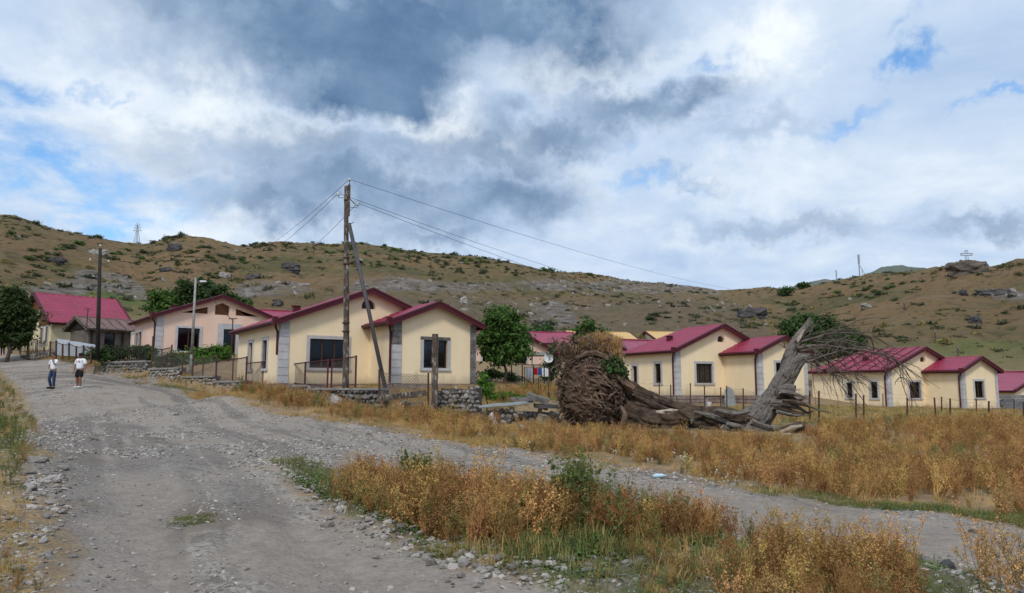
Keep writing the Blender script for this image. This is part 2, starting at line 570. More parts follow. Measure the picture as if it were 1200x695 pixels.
POLEW = M('old_pole_wood', (0.050, 0.034, 0.026), (0.13, 0.10, 0.08), 9, 0.9, 0.8, 26, stretch=(1, 1, .35), c3=(0.34, 0.31, 0.27), s3=8, c3t=.53)
TARP = M('tarred_pole', (0.018, 0.015, 0.014), (0.035, 0.03, 0.028), 5, 0.8)
GREYST = M('grey_painted_steel', (0.34, 0.34, 0.33), (0.24, 0.22, 0.20), 6, 0.6, metal=.3)
STRUTM = M('dark_strut_steel', (0.060, 0.055, 0.062), (0.09, 0.08, 0.08), 6, 0.6, metal=.2)
RUSTP = M('rusty_dark_post', (0.055, 0.030, 0.024), (0.09, 0.045, 0.03), 12, 0.8)
MAROONP = M('maroon_fence_paint', (0.085, 0.025, 0.030), (0.06, 0.02, 0.022), 9, 0.6)
WIREM = M('black_wire', (0.03, 0.03, 0.033), None, rough=0.6)
CERAM = M('glass_insulator', (0.45, 0.52, 0.45), None, rough=0.2)
WHITEP = M('white_paint', (0.72, 0.74, 0.76), (0.6, 0.62, 0.64), 5, 0.5)
SHEET = M('grey_leaning_sheet', (0.17, 0.18, 0.175), (0.24, 0.255, 0.25), 3, 0.7)
PALEST = M('pylon_steel', (0.33, 0.36, 0.40), None, rough=0.6)
DENIM = M('blue_denim', (0.022, 0.040, 0.085), (0.03, 0.055, 0.11), 20, 0.9)
TEE = M('white_cotton', (0.74, 0.76, 0.80), (0.66, 0.68, 0.74), 9, 0.9)
BLACKC = M('black_cloth', (0.012, 0.012, 0.014), None, rough=0.95)
SKIN = M('tanned_skin', (0.26, 0.125, 0.075), (0.22, 0.10, 0.06), 9, 0.6)
HAIR = M('black_hair', (0.012, 0.009, 0.008), None, rough=0.6)
REDM = M('red_print', (0.5, 0.02, 0.03), None, rough=0.8)
BLUEM = M('blue_print', (0.05, 0.10, 0.35), None, rough=0.8)
PLASTIC = M('pale_blue_plastic', (0.45, 0.62, 0.72), None, rough=0.35)


def leafmat(name, a, b, rand=0.25, scale=1.2, trans=0.25):
    return M(name, a, b, scale, 0.75, rand=rand, trans=trans, spec=0.15)


LEAFW = leafmat('walnut_leaf', (0.040, 0.085, 0.018), (0.085, 0.16, 0.035))
LEAFD = leafmat('dark_leaf', (0.038, 0.072, 0.022), (0.075, 0.125, 0.040))
LEAFB = leafmat('bright_vine_leaf', (0.085, 0.19, 0.025), (0.13, 0.25, 0.045))
LEAFH = leafmat('hill_scrub_leaf', (0.045, 0.062, 0.030), (0.08, 0.09, 0.045), 0.3)
LEAFG = leafmat('hill_bush_leaf', (0.055, 0.10, 0.025), (0.085, 0.135, 0.04), 0.25)
DRYW = leafmat('dry_weed', (0.44, 0.255, 0.085), (0.58, 0.39, 0.155), 0.35, 2.5, .2)
DRYR = leafmat('red_brown_weed', (0.24, 0.118, 0.045), (0.38, 0.20, 0.075), 0.3, 2.5, .2)
DRYG = leafmat('straw_grass', (0.40, 0.255, 0.095), (0.54, 0.375, 0.16), 0.3, 2.5, .2)
GRNW = leafmat('green_weed_leaf', (0.12, 0.165, 0.05), (0.21, 0.25, 0.085), 0.3, 2.5, .3)
OLIVE = leafmat('olive_weed', (0.19, 0.175, 0.06), (0.30, 0.25, 0.095), 0.3, 2.5, .25)
CLOV = leafmat('low_green_leaf', (0.075, 0.14, 0.04), (0.12, 0.20, 0.06), 0.3, 2.5, .2)
FLOWER = M('white_flower', (0.75, 0.75, 0.68), None, rough=.9)


def glass_mat():
    m, nt, b = new_mat('window_glass')
    N, L = nt.nodes, nt.links
    tr = N.new('ShaderNodeBsdfTransparent')
    tr.inputs[0].default_value = (0.55, 0.56, 0.58, 1)
    gl = N.new('ShaderNodeBsdfGlossy')
    gl.inputs['Roughness'].default_value = 0.06
    gl.inputs[0].default_value = (0.6, 0.65, 0.7, 1)
    fr = N.new('ShaderNodeFresnel')
    fr.inputs[0].default_value = 1.45
    ms = N.new('ShaderNodeMixShader')
    L.new(fr.outputs[0], ms.inputs[0])
    L.new(tr.outputs[0], ms.inputs[1])
    L.new(gl.outputs[0], ms.inputs[2])
    L.new(ms.outputs[0], nt.nodes['Material Output'].inputs[0])
    return m


GLASS = glass_mat()


def mesh_wire_mat():
    # chain-link netting: thin wires crossing diagonally, open between them
    m, nt, b = new_mat('chain_link_netting')
    N, L = nt.nodes, nt.links
    b.inputs['Base Color'].default_value = (0.10, 0.085, 0.085, 1)
    tc = N.new('ShaderNodeTexCoord')
    acc = None
    for ang in (45, -45):
        mp = N.new('ShaderNodeMapping')
        mp.inputs['Rotation'].default_value = (0, R(ang), 0)
        L.new(tc.outputs['Object'], mp.inputs[0])
        w = N.new('ShaderNodeTexWave')
        w.inputs['Scale'].default_value = 4.2
        L.new(mp.outputs[0], w.inputs['Vector'])
        g = N.new('ShaderNodeMath')
        g.operation = 'GREATER_THAN'
        g.inputs[1].default_value = 0.92
        L.new(w.outputs['Fac'], g.inputs[0])
        if acc is None:
            acc = g.outputs[0]
        else:
            mm = N.new('ShaderNodeMath')
            mm.operation = 'MAXIMUM'
            L.new(acc, mm.inputs[0])
            L.new(g.outputs[0], mm.inputs[1])
            acc = mm.outputs[0]
    L.new(acc, b.inputs['Alpha'])
    return m


NETM = mesh_wire_mat()


# ------------------------------------------------------------------ object helpers
def link(name, mesh, parent=None, mat=None, smooth=False):
    o = bpy.data.objects.new(name, mesh)
    COL.objects.link(o)
    if mat is not None and len(mesh.materials) == 0:
        mesh.materials.append(mat)
    if parent is not None:
        o.parent = parent
    if smooth:
        mesh.polygons.foreach_set('use_smooth', [True] * len(mesh.polygons))
    return o


def tag(o, label=None, cat=None, group=None, kind=None):
    if label:
        o['label'] = label
    if cat:
        o['category'] = cat
    if group:
        o['group'] = group
    if kind:
        o['kind'] = kind
    return o


def thing(name, label, cat, loc, rz=0, group=None):
    o = bpy.data.objects.new(name, None)
    o.empty_display_size = 0.3
    COL.objects.link(o)
    o.location = loc
    o.rotation_euler = (0, 0, rz)
    return tag(o, label, cat, group, 'thing')


class MB:
    def __init__(s):
        s.v, s.f = [], []

    def add(s, vs, fs):
        n = len(s.v)
        s.v += [tuple(v) for v in vs]
        s.f += [tuple(i + n for i in f) for f in fs]
        return s

    def box(s, c, d, rot=None, jit=0.0):
        vs = []
        for x in (-.5, .5):
            for y in (-.5, .5):
                for z in (-.5, .5):
                    p = Vector((x * d[0], y * d[1], z * d[2]))
                    if jit:
                        p += Vector([rnd.uniform(-jit, jit) for _ in range(3)])
                    if rot is not None:
                        p = rot @ p
                    vs.append(p + Vector(c))
        return s.add(vs, [(0, 1, 3, 2), (4, 6, 7, 5), (0, 4, 5, 1), (2, 3, 7, 6), (0, 2, 6, 4), (1, 5, 7, 3)])

    def bar(s, a, b, w, h=None):
        """square bar from a to b"""
        a, b = Vector(a), Vector(b)
        h = h or w
        d = b - a
        q = d.to_track_quat('X', 'Z').to_matrix()
        return s.box((a + b) / 2, (d.length, w, h), q)

    def tube(s, pts, rad, n=8, cap=True):
        pts = [Vector(p) for p in pts]
        if isinstance(rad, (int, float)):
            rad = [rad] * len(pts)
        base = len(s.v)
        prev = None
        for i, p in enumerate(pts):
            t = (pts[min(i + 1, len(pts) - 1)] - pts[max(i - 1, 0)])
            if t.length < 1e-9:
                t = Vector((0, 0, 1))
            t.normalize()
            if prev is None:
                u = t.orthogonal().normalized()
            else:
                u = (prev - t * prev.dot(t))
                u = u.normalized() if u.length > 1e-6 else t.orthogonal().normalized()
            prev = u
            w = t.cross(u)
            for k in range(n):
                a = 2 * math.pi * k / n
                s.v.append(tuple(p + (u * math.cos(a) + w * math.sin(a)) * rad[i]))
        for i in range(len(pts) - 1):
            for k in range(n):
                a, b = base + i * n + k, base + i * n + (k + 1) % n
                s.f.append((a, b, b + n, a + n))
        if cap and n > 2:
            s.f.append(tuple(base + k for k in range(n - 1, -1, -1)))
            e = base + (len(pts) - 1) * n
            s.f.append(tuple(e + k for k in range(n)))
        return s

    def plate(s, outer, holes=(), t=0.25, frame=None):
        """polygon with holes in (u,z), extruded by t to +v; frame maps (u,v,z)->xyz"""
        fr = frame or (lambda u, v, z: (u, v, z))
        loops = [list(outer)] + [list(h) for h in holes]
        tris = tessellate_polygon([[Vector((a, b, 0)) for a, b in l] for l in loops])
        flat = [p for l in loops for p in l]
        n = len(flat)
        base = len(s.v)
        s.v += [tuple(fr(a, 0, b)) for a, b in flat] + [tuple(fr(a, t, b)) for a, b in flat]
        for tr in tris:
            s.f.append(tuple(base + i for i in tr))
            s.f.append(tuple(base + n + i for i in reversed(tr)))
        k = 0
        for l in loops:
            for i in range(len(l)):
                a, b = base + k + i, base + k + (i + 1) % len(l)
                s.f.append((a, b, b + n, a + n))
            k += len(l)
        return s

    def mesh(s, name='m'):
        me = bpy.data.meshes.new(name)
        me.from_pydata(s.v, [], s.f)
        me.update()
        return me

    def build(s, name, mat, parent=None, smooth=False, fix=False):
        me = s.mesh(name)
        if fix:
            bm = bmesh.new()
            bm.from_mesh(me)
            bmesh.ops.recalc_face_normals(bm, faces=bm.faces)
            bm.to_mesh(me)
            bm.free()
        return link(name, me, parent, mat, smooth)


def npmesh(name, V, Fq):
    """fast mesh from arrays: V (n,3), Fq (m,k) all faces same size"""
    me = bpy.data.meshes.new(name)
    V, Fq = np.asarray(V, np.float32), np.asarray(Fq, np.int32)
    k = Fq.shape[1]
    me.vertices.add(len(V))
    me.vertices.foreach_set('co', V.ravel())
    me.loops.add(Fq.size)
    me.loops.foreach_set('vertex_index', Fq.ravel())
    me.polygons.add(len(Fq))
    me.polygons.foreach_set('loop_start', np.arange(0, Fq.size, k, dtype=np.int32))
    me.polygons.foreach_set('loop_total', np.full(len(Fq), k, dtype=np.int32))
    me.update(calc_edges=True)
    return me


# ------------------------------------------------------------------ ground sheet
SCREE = [  # pale rock bands on the slopes: (photo outline, strength)
    [(10, 343), (60, 330), (105, 316), (140, 322), (175, 338), (165, 350), (120, 345), (60, 345), (20, 352)],
    [(270, 338), (300, 330), (345, 331), (372, 340), (355, 350), (300, 348), (275, 346)],
    [(402, 340), (425, 328), (460, 324), (500, 330), (580, 333), (640, 328), (700, 330), (740, 324), (780, 331), (835, 335), (838, 344), (760, 343), (700, 342), (620, 341), (560, 343), (480, 342), (430, 344)],
    [(622, 362), (650, 354), (675, 362), (672, 380), (640, 384), (620, 375)],
    [(1150, 340), (1195, 338), (1200, 350), (1165, 350)]]
GREENF = [[(1085, 402), (1130, 398), (1210, 403), (1300, 410), (1300, 440), (1200, 436), (1150, 426), (1092, 420)],
          [(60, 350), (110, 338), (170, 352), (175, 380), (100, 385), (50, 365)]]


def proj_np(x, y, z):
    d = y * CP + (z - EYE) * SP
    v = -y * SP + (z - EYE) * CP
    return CX + F * x / d, CY - F * v / d


def build_ground():
    az_in = np.linspace(-0.66, 0.66, 900)
    az_out = np.linspace(0.66, 2 * math.pi - 0.66, 150)[1:-1]
    az = np.r_[az_in, az_out]
    r = np.r_[np.geomspace(0.8, 4, 10)[:-1], np.geomspace(4, 60, 290)[:-1], np.geomspace(60, 420, 190)[:-1], np.geomspace(420, 1080, 12)]
    na, nr = len(az), len(r)
    A, Rr = np.meshgrid(az, r)
    X, Y = Rr * np.sin(A), Rr * np.cos(A)
    Z = zg(X, Y)
    V = np.c_[X.ravel(), Y.ravel(), Z.ravel()]
    V = np.vstack([V, [[0, 0, gz(0, 0)]]])
    i, j = np.meshgrid(np.arange(nr - 1), np.arange(na), indexing='ij')
    j2 = (j + 1) % na
    Q = np.stack([i * na + j, (i + 1) * na + j, (i + 1) * na + j2, i * na + j2], -1).reshape(-1, 4)[:, ::-1]
    me = npmesh('ground', V, Q)
    bm_c = len(V) - 1
    x, y, z = V[:, 0], V[:, 1], V[:, 2]
    n = fbm(x / 0.8, y / 0.8, 4)
    n2 = fbm(x / 4, y / 4, 4)
    sr, si = sdist(ROAD, x, y), sdist(ISLE, x, y)
    road = np.clip((sr + 0.55 * n) / 0.35 + .5, 0, 1) * (1 - np.clip((si + 0.5 * n) / 0.3 + .5, 0, 1))
    rad = np.hypot(x, y)
    px, py = proj_np(x, np.maximum(y, 1), z)
    hill = np.clip((rad - 90) / 30, 0, 1) * (y > 5)
    rock = np.zeros(len(V))
    dx = 12 * fbm(x / 12, y / 12, 3)
    for P in SCREE:
        s = sdist(np.array(P, float), px + dx, py + dx * .35)
        rock = np.maximum(rock, np.clip(s / 3 + 0.6, 0, 1) * hill)
    grn = np.zeros(len(V))
    for P in GREENF:
        s = sdist(np.array(P, float), px + dx, py + dx * .3)
        grn = np.maximum(grn, np.clip(s / 5 + 0.5, 0, 1) * hill * np.clip((rad < 250) * 1.0, 0, 1))
    isle = np.clip(si / 0.6 + .3, 0, 1) * (rad < 40)
    sc = np.clip(sdist(np.array([(380, 343), (850, 345), (900, 365), (905, 400), (600, 400), (420, 395), (380, 365)], float), px, py) / 8, 0, 1) * hill
    lane = pline(TRACK1, x, y)
    strk = np.clip(.5 + 1.1 * fbm(lane * 1.9, y * .12 + x * .05, 4, .6) + .5 * fbm(x / 2.5, y / 2.5, 3), 0, 1)
    dust_ = np.zeros(len(V))
    for P in DUSTY:
        dust_ = np.maximum(dust_, np.clip(sdist(P, x, y) / .35 + .5 + 1.1 * n, 0, 1))
    for nm, a in (('dust', dust_), ('streak', strk), ('road', road), ('rock', rock), ('green', grn), ('isle', isle), ('hill', hill), ('scree', sc)):
        at = me.attributes.new(nm, 'FLOAT', 'POINT')
        at.data.foreach_set('value', a.astype(np.float32))
    o = link('ground', me, None, None, True)
    tag(o, kind='structure')
    # material
    m, nt, b = new_mat('ground_surface')
    N, L = nt.nodes, nt.links
    b.inputs['Roughness'].default_value = 0.97
    b.inputs['Specular IOR Level'].default_value = 0.1
    tc = N.new('ShaderNodeTexCoord')

    def att(nm):
        a = N.new('ShaderNodeAttribute')
        a.attribute_name = nm
        return a.outputs['Fac']

    def nz(s, d=6, rgh=.6, dist=0):
        q = N.new('ShaderNodeTexNoise')
        q.inputs['Scale'].default_value = s
        q.inputs['Detail'].default_value = d
        q.inputs['Roughness'].default_value = rgh
        q.inputs['Distortion'].default_value = dist
        L.new(tc.outputs['Object'], q.inputs['Vector'])
        return q.outputs['Fac']

    def mr(v, a, c, lo=0, hi=1):
        q = N.new('ShaderNodeMapRange')
        L.new(v, q.inputs[0])
        q.inputs[1].default_value, q.inputs[2].default_value = a, c
        q.inputs[3].default_value, q.inputs[4].default_value = lo, hi
        return q.outputs[0]

    def mx(f, a, c, mode='MIX'):
        q = N.new('ShaderNodeMix')
        q.data_type = 'RGBA'
        q.blend_type = mode
        if isinstance(f, (int, float)):
            q.inputs[0].default_value = f
        else:
            L.new(f, q.inputs[0])
        for i, s in ((6, a), (7, c)):
            if isinstance(s, tuple):
                q.inputs[i].default_value = tuple(s) + (1,)
            else:
                L.new(s, q.inputs[i])
        return q.outputs[2]

    def mul(a, c):
        q = N.new('ShaderNodeMath')
        q.operation = 'MULTIPLY'
        for i, s in enumerate((a, c)):
            if isinstance(s, (int, float)):
                q.inputs[i].default_value = s
            else:
                L.new(s, q.inputs[i])
        return q.outputs[0]

    def vor(s):
        q = N.new('ShaderNodeTexVoronoi')
        q.inputs['Scale'].default_value = s
        L.new(tc.outputs['Object'], q.inputs['Vector'])
        return q
    # gravel road: grey stones bedded in tan dust
    v1 = vor(22)
    v2 = vor(8)
    sepc = N.new('ShaderNodeSeparateColor')
    L.new(v1.outputs['Color'], sepc.inputs[0])
    stone = mx(sepc.outputs[0], (0.155, 0.134, 0.115), (0.37, 0.335, 0.30))
    dust = mx(mr(nz(0.45), .38, .62), (0.33, 0.28, 0.235), (0.215, 0.175, 0.142))
    roadc = mx(mr(nz(1.1, 6, .65), .40, .56), dust, stone)
    roadc = mx(mul(mr(att('streak'), .5, .85), .8), roadc, mx(mr(nz(5, 6, .7), .35, .65), (0.215, 0.178, 0.148), (0.33, 0.28, 0.232)))
    roadc = mx(mul(mr(att('streak'), .45, .15), .55), roadc, (0.115, 0.10, 0.088))
    roadc = mx(mul(mr(nz(0.25, 3), .54, .66), 0.4), roadc, (0.34, 0.31, 0.28))
    roadc = mx(mul(mr(nz(2.7, 5), .58, .68), 0.55), roadc, (0.125, 0.108, 0.092))
    roadc = mx(mul(att('dust'), .9), roadc, mx(mr(nz(6, 6, .7), .35, .68), (0.215, 0.182, 0.155), (0.305, 0.262, 0.225)))
    # verge dirt + dead litter
    dirt = mx(mr(nz(3.0), .35, .65), (0.17, 0.12, 0.082), (0.30, 0.215, 0.13))
    litter = mx(mr(nz(9, 6), .45, .68), dirt, (0.34, 0.23, 0.11))
    vergec = mx(mul(mr(nz(0.35), .50, .66), .6), litter, (0.14, 0.125, 0.055))
    islec = mx(mr(nz(1.3), .4, .6), (0.125, 0.105, 0.075), (0.085, 0.10, 0.04))
    islec = mx(mr(nz(12), .5, .7), islec, (0.22, 0.20, 0.175))
    c = mx(att('isle'), vergec, islec)
    # hills
    h1 = mx(mr(nz(0.018, 5, .6), .38, .60), (0.160, 0.126, 0.062), (0.235, 0.155, 0.080))
    h1 = mx(mul(mr(nz(0.05, 6, .65), .50, .66), .6), h1, (0.215, 0.125, 0.072))
    h1 = mx(mul(mr(nz(0.035, 6, .6, .4), .52, .62), .75), h1, (0.105, 0.105, 0.045))
    h1 = mx(mul(mr(nz(0.5, 6, .7), .50, .66), .75), h1, (0.060, 0.058, 0.034))
    h1 = mx(mul(mr(nz(0.22, 6, .7), .55, .70), .5), h1, (0.24, 0.20, 0.14))
    scr = mx(mr(nz(0.7, 6, .7), .42, .60), (0.135, 0.100, 0.070), (0.215, 0.175, 0.135))
    h1 = mx(mul(att('scree'), .5), h1, scr)
    rk = mx(mr(nz(0.45, 7, .75), .42, .62), (0.125, 0.105, 0.085), (0.29, 0.26, 0.235))
    h1 = mx(mul(att('rock'), mr(nz(0.12, 4), .32, .56, .15, .95)), h1, rk)
    gr = mx(mr(nz(0.3, 6, .7), .4, .62), (0.075, 0.125, 0.030), (0.15, 0.17, 0.055))
    h1 = mx(mul(att('green'), mr(nz(.09, 4), .25, .5, .3, 1)), h1, gr)
    c = mx(att('hill'), c, h1)
    c = mx(att('road'), c, roadc)
    L.new(c, b.inputs['Base Color'])
    bp = N.new('ShaderNodeBump')
    bp.inputs['Strength'].default_value = 0.8
    bp.inputs['Distance'].default_value = 0.03
    hh = N.new('ShaderNodeMath')
    hh.operation = 'SUBTRACT'
    L.new(nz(14, 6, .7), hh.inputs[0])
    L.new(mul(v1.outputs['Distance'], .6), hh.inputs[1])
    L.new(hh.outputs[0], bp.inputs['Height'])
    bp2 = N.new('ShaderNodeBump')
    bp2.inputs['Strength'].default_value = 0.9
    bp2.inputs['Distance'].default_value = 1.3
    hn = N.new('ShaderNodeMath')
    hn.operation = 'MULTIPLY'
    L.new(nz(0.6, 7, .75), hn.inputs[0])
    L.new(att('hill'), hn.inputs[1])
    L.new(hn.outputs[0], bp2.inputs['Height'])
    L.new(bp.outputs[0], bp2.inputs['Normal'])
    L.new(bp2.outputs[0], b.inputs['Normal'])
    me.materials.append(m)


build_ground()


def build_far_hill():
    # wooded mountain further off, seen past the saddle and over the right-hand hill
    for name, pts, D in (('far_hill', [(700, 345), (880, 345), (915, 340), (944, 331), (968, 326.5), (985, 330), (1010, 345), (1060, 350)], 760),
                         ('far_plateau', [(990, 345), (1014, 322), (1024, 318), (1033, 312.5), (1050, 310.5), (1068, 312.5), (1085, 314), (1110, 330), (1140, 345)], 560)):
        xs = np.linspace(pts[0][0], pts[-1][0], 120)
        ys = np.interp(xs, [p[0] for p in pts], [p[1] for p in pts]) + 1.2 * fbm(xs / 7, xs * 0 + D, 3)
        rows = 24
        V = []
        for k in range(rows):
            t = k / (rows - 1)
            for a, bq in zip(xs, ys):
                top = U(a, bq, D)
                base = 0.0
                zz = top.z + (base - top.z) * t ** .8
                V.append((top.x * (1 - .28 * t), D * (1 - .28 * t), zz + (4 * float(fbm(np.array([a / 6.]), np.array([t * 9 + D]), 3)[0]) if k else 0)))
        n = len(xs)
        # back slope
        for a, bq in zip(xs, ys):
            top = U(a, bq, D)
            V.append((top.x * 1.3, D * 1.3, top.z * .4))
        Q = [(k * n + i, (k + 1) * n + i, (k + 1) * n + i + 1, k * n + i + 1) for k in range(rows - 1) for i in range(n - 1)]
        Q += [(i, i + 1, rows * n + i + 1, rows * n + i) for i in range(n - 1)]
        o = link(name, npmesh(name, V, Q), None, M(name + '_hazed_woods', (0.085, 0.115, 0.085), (0.16, 0.16, 0.14), .02, .95), True)  # woods greyed in the base colour to carry distance haze
        tag(o, kind='structure')


build_far_hill()


# ------------------------------------------------------------------ houses
def fbox(mb, fr, u0, u1, v0, v1, z0, z1):
    vs = [fr(u, v, z) for u in (u0, u1) for v in (v0, v1) for z in (z0, z1)]
    return mb.add(vs, [(0, 1, 3, 2), (4, 6, 7, 5), (0, 4, 5, 1), (2, 3, 7, 6), (0, 2, 6, 4), (1, 5, 7, 3)])


def add_window(par, fr, u0, u1, z0, z1, mull=1, sur=0.16, smat=None, curtain=False, wmat=None, dark_top=False):
    f = 0.06
    mb = MB()
    fbox(mb, fr, u0, u1, .10, .16, z0, z0 + f)
    fbox(mb, fr, u0, u1, .10, .16, z1 - f, z1)
    fbox(mb, fr, u0, u0 + f, .102, .158, z0 + f, z1 - f)
    fbox(mb, fr, u1 - f, u1, .102, .158, z0 + f, z1 - f)
    w = mb.build('window', wmat or BROWNF, par, fix=True)
    for k in range(mull):
        uc = u0 + (u1 - u0) * (k + 1) / (mull + 1)
        q = MB()
        fbox(q, fr, uc - f * .6, uc + f * .6, .095, .165, z0 + f, z1 - f)
        q.build('mullion', wmat or BROWNF, w, fix=True)
    for k in range(mull + 1):
        a, b = u0 + (u1 - u0) * k / (mull + 1) + .04, u0 + (u1 - u0) * (k + 1) / (mull + 1) - .04
        q = MB()
        fbox(q, fr, a, b, .125, .135, z0 + f, z1 - f)
        q.build('pane', GLASS, w, fix=True)
    if curtain:
        q = MB()
        vs, fs = [], []
        n = 24
        for i in range(n + 1):
            t = i / n
            uu = u0 + .05 + (u1 - u0 - .1) * (t * (.45 if curtain == 1 else .95))
            for z in (z0 + .05, z1 - .05):
                vs.append(fr(uu, .24 + .03 * math.sin(t * 38), z))
        fs = [(2 * i, 2 * i + 2, 2 * i + 3, 2 * i + 1) for i in range(n)]
        q.add(vs, fs)
        q.build('curtain', CURT, w)
    if sur:
        for nm, b in (('lintel', (u0 - sur, u1 + sur, z1, z1 + sur)), ('sill', (u0 - sur - .03, u1 + sur + .03, z0 - sur * .8, z0)),
                      ('jamb', (u0 - sur, u0, z0, z1)), ('jamb', (u1, u1 + sur, z0, z1))):
            q = MB()
            pr = -.075 if nm == 'sill' else -.045
            fbox(q, fr, b[0], b[1], pr, .11, b[2], b[3])
            q.build(nm, (DTUFF if (dark_top and nm == 'lintel') else smat or TUFF), w, fix=True)
    return w


def roof_grid(u0, u1, v0, v1, hf, ridge='v', tile=.35, wave=.21, du=.075, dv=.07, amp=1.0):
    nu, nv = max(2, int((u1 - u0) / du)), max(2, int((v1 - v0) / dv))
    us, vs = np.linspace(u0, u1, nu + 1), np.linspace(v0, v1, nv + 1)
    Uu, Vv = np.meshgrid(us, vs)
    Z, S, T = hf(Uu, Vv)
    Z = Z + amp * (.055 * np.abs(np.sin(np.pi * T / wave)) + .075 * (1 - np.mod(S / tile, 1.0)))
    V = np.c_[Uu.ravel(), Vv.ravel(), Z.ravel()]
    n = nu + 1
    i, j = np.meshgrid(np.arange(nv), np.arange(nu), indexing='ij')
    Q = np.stack([i * n + j, i * n + j + 1, (i + 1) * n + j + 1, (i + 1) * n + j], -1).reshape(-1, 4)
    return V, Q


def arch(u, z, r, n=10):
    return [(u + r, z)] + [(u + r * math.cos(math.pi * k / n), z + .35 * r + r * math.sin(math.pi * k / n)) for k in range(n + 1)] + [(u - r, z)]


def rect(a, b, c, d):
    return [(a, c), (b, c), (b, d), (a, d)]


def house(name, label, P, W, side_h=None, wall=None, front=(), left=(), right=(), annex=None, afront=(), vent=None, roofm=None, trim=None, plinth=.9,
          quoin=True, hip=True, quoinm=None, detail=True, group=None, pipes=True, gvents=None, cat='house', o=.35, aq=None, wave=.21, rear_q=False, vents=True, extra=None):
    X, Y, th, zb, h, L, He, r = P
    root = thing(name, label, cat, (X, Y, zb), R(th), group)
    wall, roofm, trim = wall or CREAM, roofm or ROOF, trim or FASC
    sl = r / h
    W2 = 2 * h
    F0 = lambda u, v, z: (u, v, z)
    FL = lambda s, t, z: (t, s, z)
    FR = lambda s, t, z: (W2 - t, s, z)
    holes = [rect(*w[:4]) for w in front]
    if vent:
        holes.append(arch(*vent))
    if gvents:
        holes += gvents
    T = .30
    mb = MB().plate([(0, 0), (W2, 0), (W2, He), (h, He + r), (0, He)], holes, T)
    fw = mb.build('front_wall', wall, root, fix=True)
    MB().plate(rect(T, L, 0, He), [rect(*w[:4]) for w in left], T, FL).build('side_wall', wall, root, fix=True)
    MB().plate(rect(T, L, 0, He), [rect(*w[:4]) for w in right], T, FR).build('side_wall', wall, root, fix=True)
    q = MB()
    fbox(q, F0, T, W2 - T, L - .25, L, 0, He)
    if not hip:
        q.plate([(0.31, He), (W2 - .31, He), (h, He + r - .15)], (), .2, lambda u, v, z: (u, L - .25 + v, z))
    q.build('rear_wall', wall, root, fix=True)
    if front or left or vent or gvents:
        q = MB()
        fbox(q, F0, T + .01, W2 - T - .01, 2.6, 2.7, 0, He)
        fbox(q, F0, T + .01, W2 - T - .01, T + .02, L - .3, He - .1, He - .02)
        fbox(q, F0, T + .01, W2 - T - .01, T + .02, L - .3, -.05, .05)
        q.build('partition', BLACKIN, root, fix=True)  # inner faces coloured near-black to stand for unlit rooms
    if vent or gvents:
        q = MB()
        fbox(q, F0, h - 2.6, h + 2.6, .18, .2, He - .0, He + r - .15)
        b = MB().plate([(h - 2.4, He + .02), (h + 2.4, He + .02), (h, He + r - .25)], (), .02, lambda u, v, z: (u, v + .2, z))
        b.build('vent_boards_or_shade', WOODG if gvents else BLACKIN, root, fix=True)  # wooden boards, except arched vents: near-black plate standing in for shade
    if plinth:
        q = MB()
        e = .05
        fbox(q, F0, -e, W2 + e, -e, .3, -plinth, -.003)
        fbox(q, F0, -e, .3, .3, L + e, -plinth, -.004)
        fbox(q, F0, W2 - .3, W2 + e, .3, L + e, -plinth, -.004)
        if annex:
            a, w, p, _, _ = annex
            fbox(q, F0, a - e, a + w + e, -p - e, -p + .3, -plinth, -.005)
            fbox(q, F0, a - e, a + .3, -p + .3, -e - .002, -plinth, -.006)
            fbox(q, F0, a + w - .3, a + w + e, -p + .3, .2, -plinth, -.006)
        q.build('plinth', MORTAR, root, fix=True)
        if detail:   # the plinth's facing stones
            q = MB()

            def course(fr, s0, s1):
                z = -.03
                while z > -plinth:
                    hh = .24
                    s = s0 - rnd.random() * .2
                    while s < s1:
                        ww = rnd.uniform(.28, .55)
                        a_, b_ = max(s, s0), min(s + ww - .03, s1)
                        if b_ - a_ > .06:
                            fbox(q, fr, a_, b_, -.085 - rnd.random() * .02, -.04, z - hh + .03, z)
                        s += ww
                    z -= hh
            course(F0, 0, annex[0] - .1 if annex else W2)
            course(lambda s, t, z: (t, s, z), 0, L)
            if annex:
                course(lambda s, t, z: (s, t - annex[2], z), annex[0], annex[0] + annex[1])
                course(lambda s, t, z: (t + annex[0], s, z), -annex[2], -.1)
            tag(q.build('plinth_stones', PLINTH, root, fix=True), kind='stuff')
    for (lst, fr) in ((front, F0), (left, FL), (right, FR)):
        for w in lst:
            add_window(root, fr, *w[:4], **(w[4] if len(w) > 4 else {}))

    # roof
    def hf(u, v):
        z = He + sl * (h - np.abs(u - h))
        S = np.abs(u - h)
        Tt = v
        if hip:
            zh = He + .9 * (L - v)
            k = zh < z
            z = np.where(k, zh, z)
            S = np.where(k, v, S)
            Tt = np.where(k, u, Tt)
        return z + .035, S, Tt
    V, Q = roof_grid(-o, W2 + o, -o, L + o, hf, wave=wave, amp=1 if detail else .6, du=.075 if detail else .2, dv=.07 if detail else .2)
    rf = link('roof', npmesh('roof', V, Q), root, roofm)
    ze = He - sl * o
    zt = He + r
    q = MB()   # boarded soffit closing the roof from below
    q.add([(-o, -o, ze), (h, -o, zt), (h, .02, zt), (-o, .02, ze), (W2 + o, -o, ze), (W2 + o, .02, ze)], [(0, 1, 2, 3), (1, 4, 5, 2)])
    q.add([(-o, -o, ze), (-o, L + o * .5, ze), (.02, L + o * .5, He - .0), (.02, -o, He)], [(0, 1, 2, 3)])
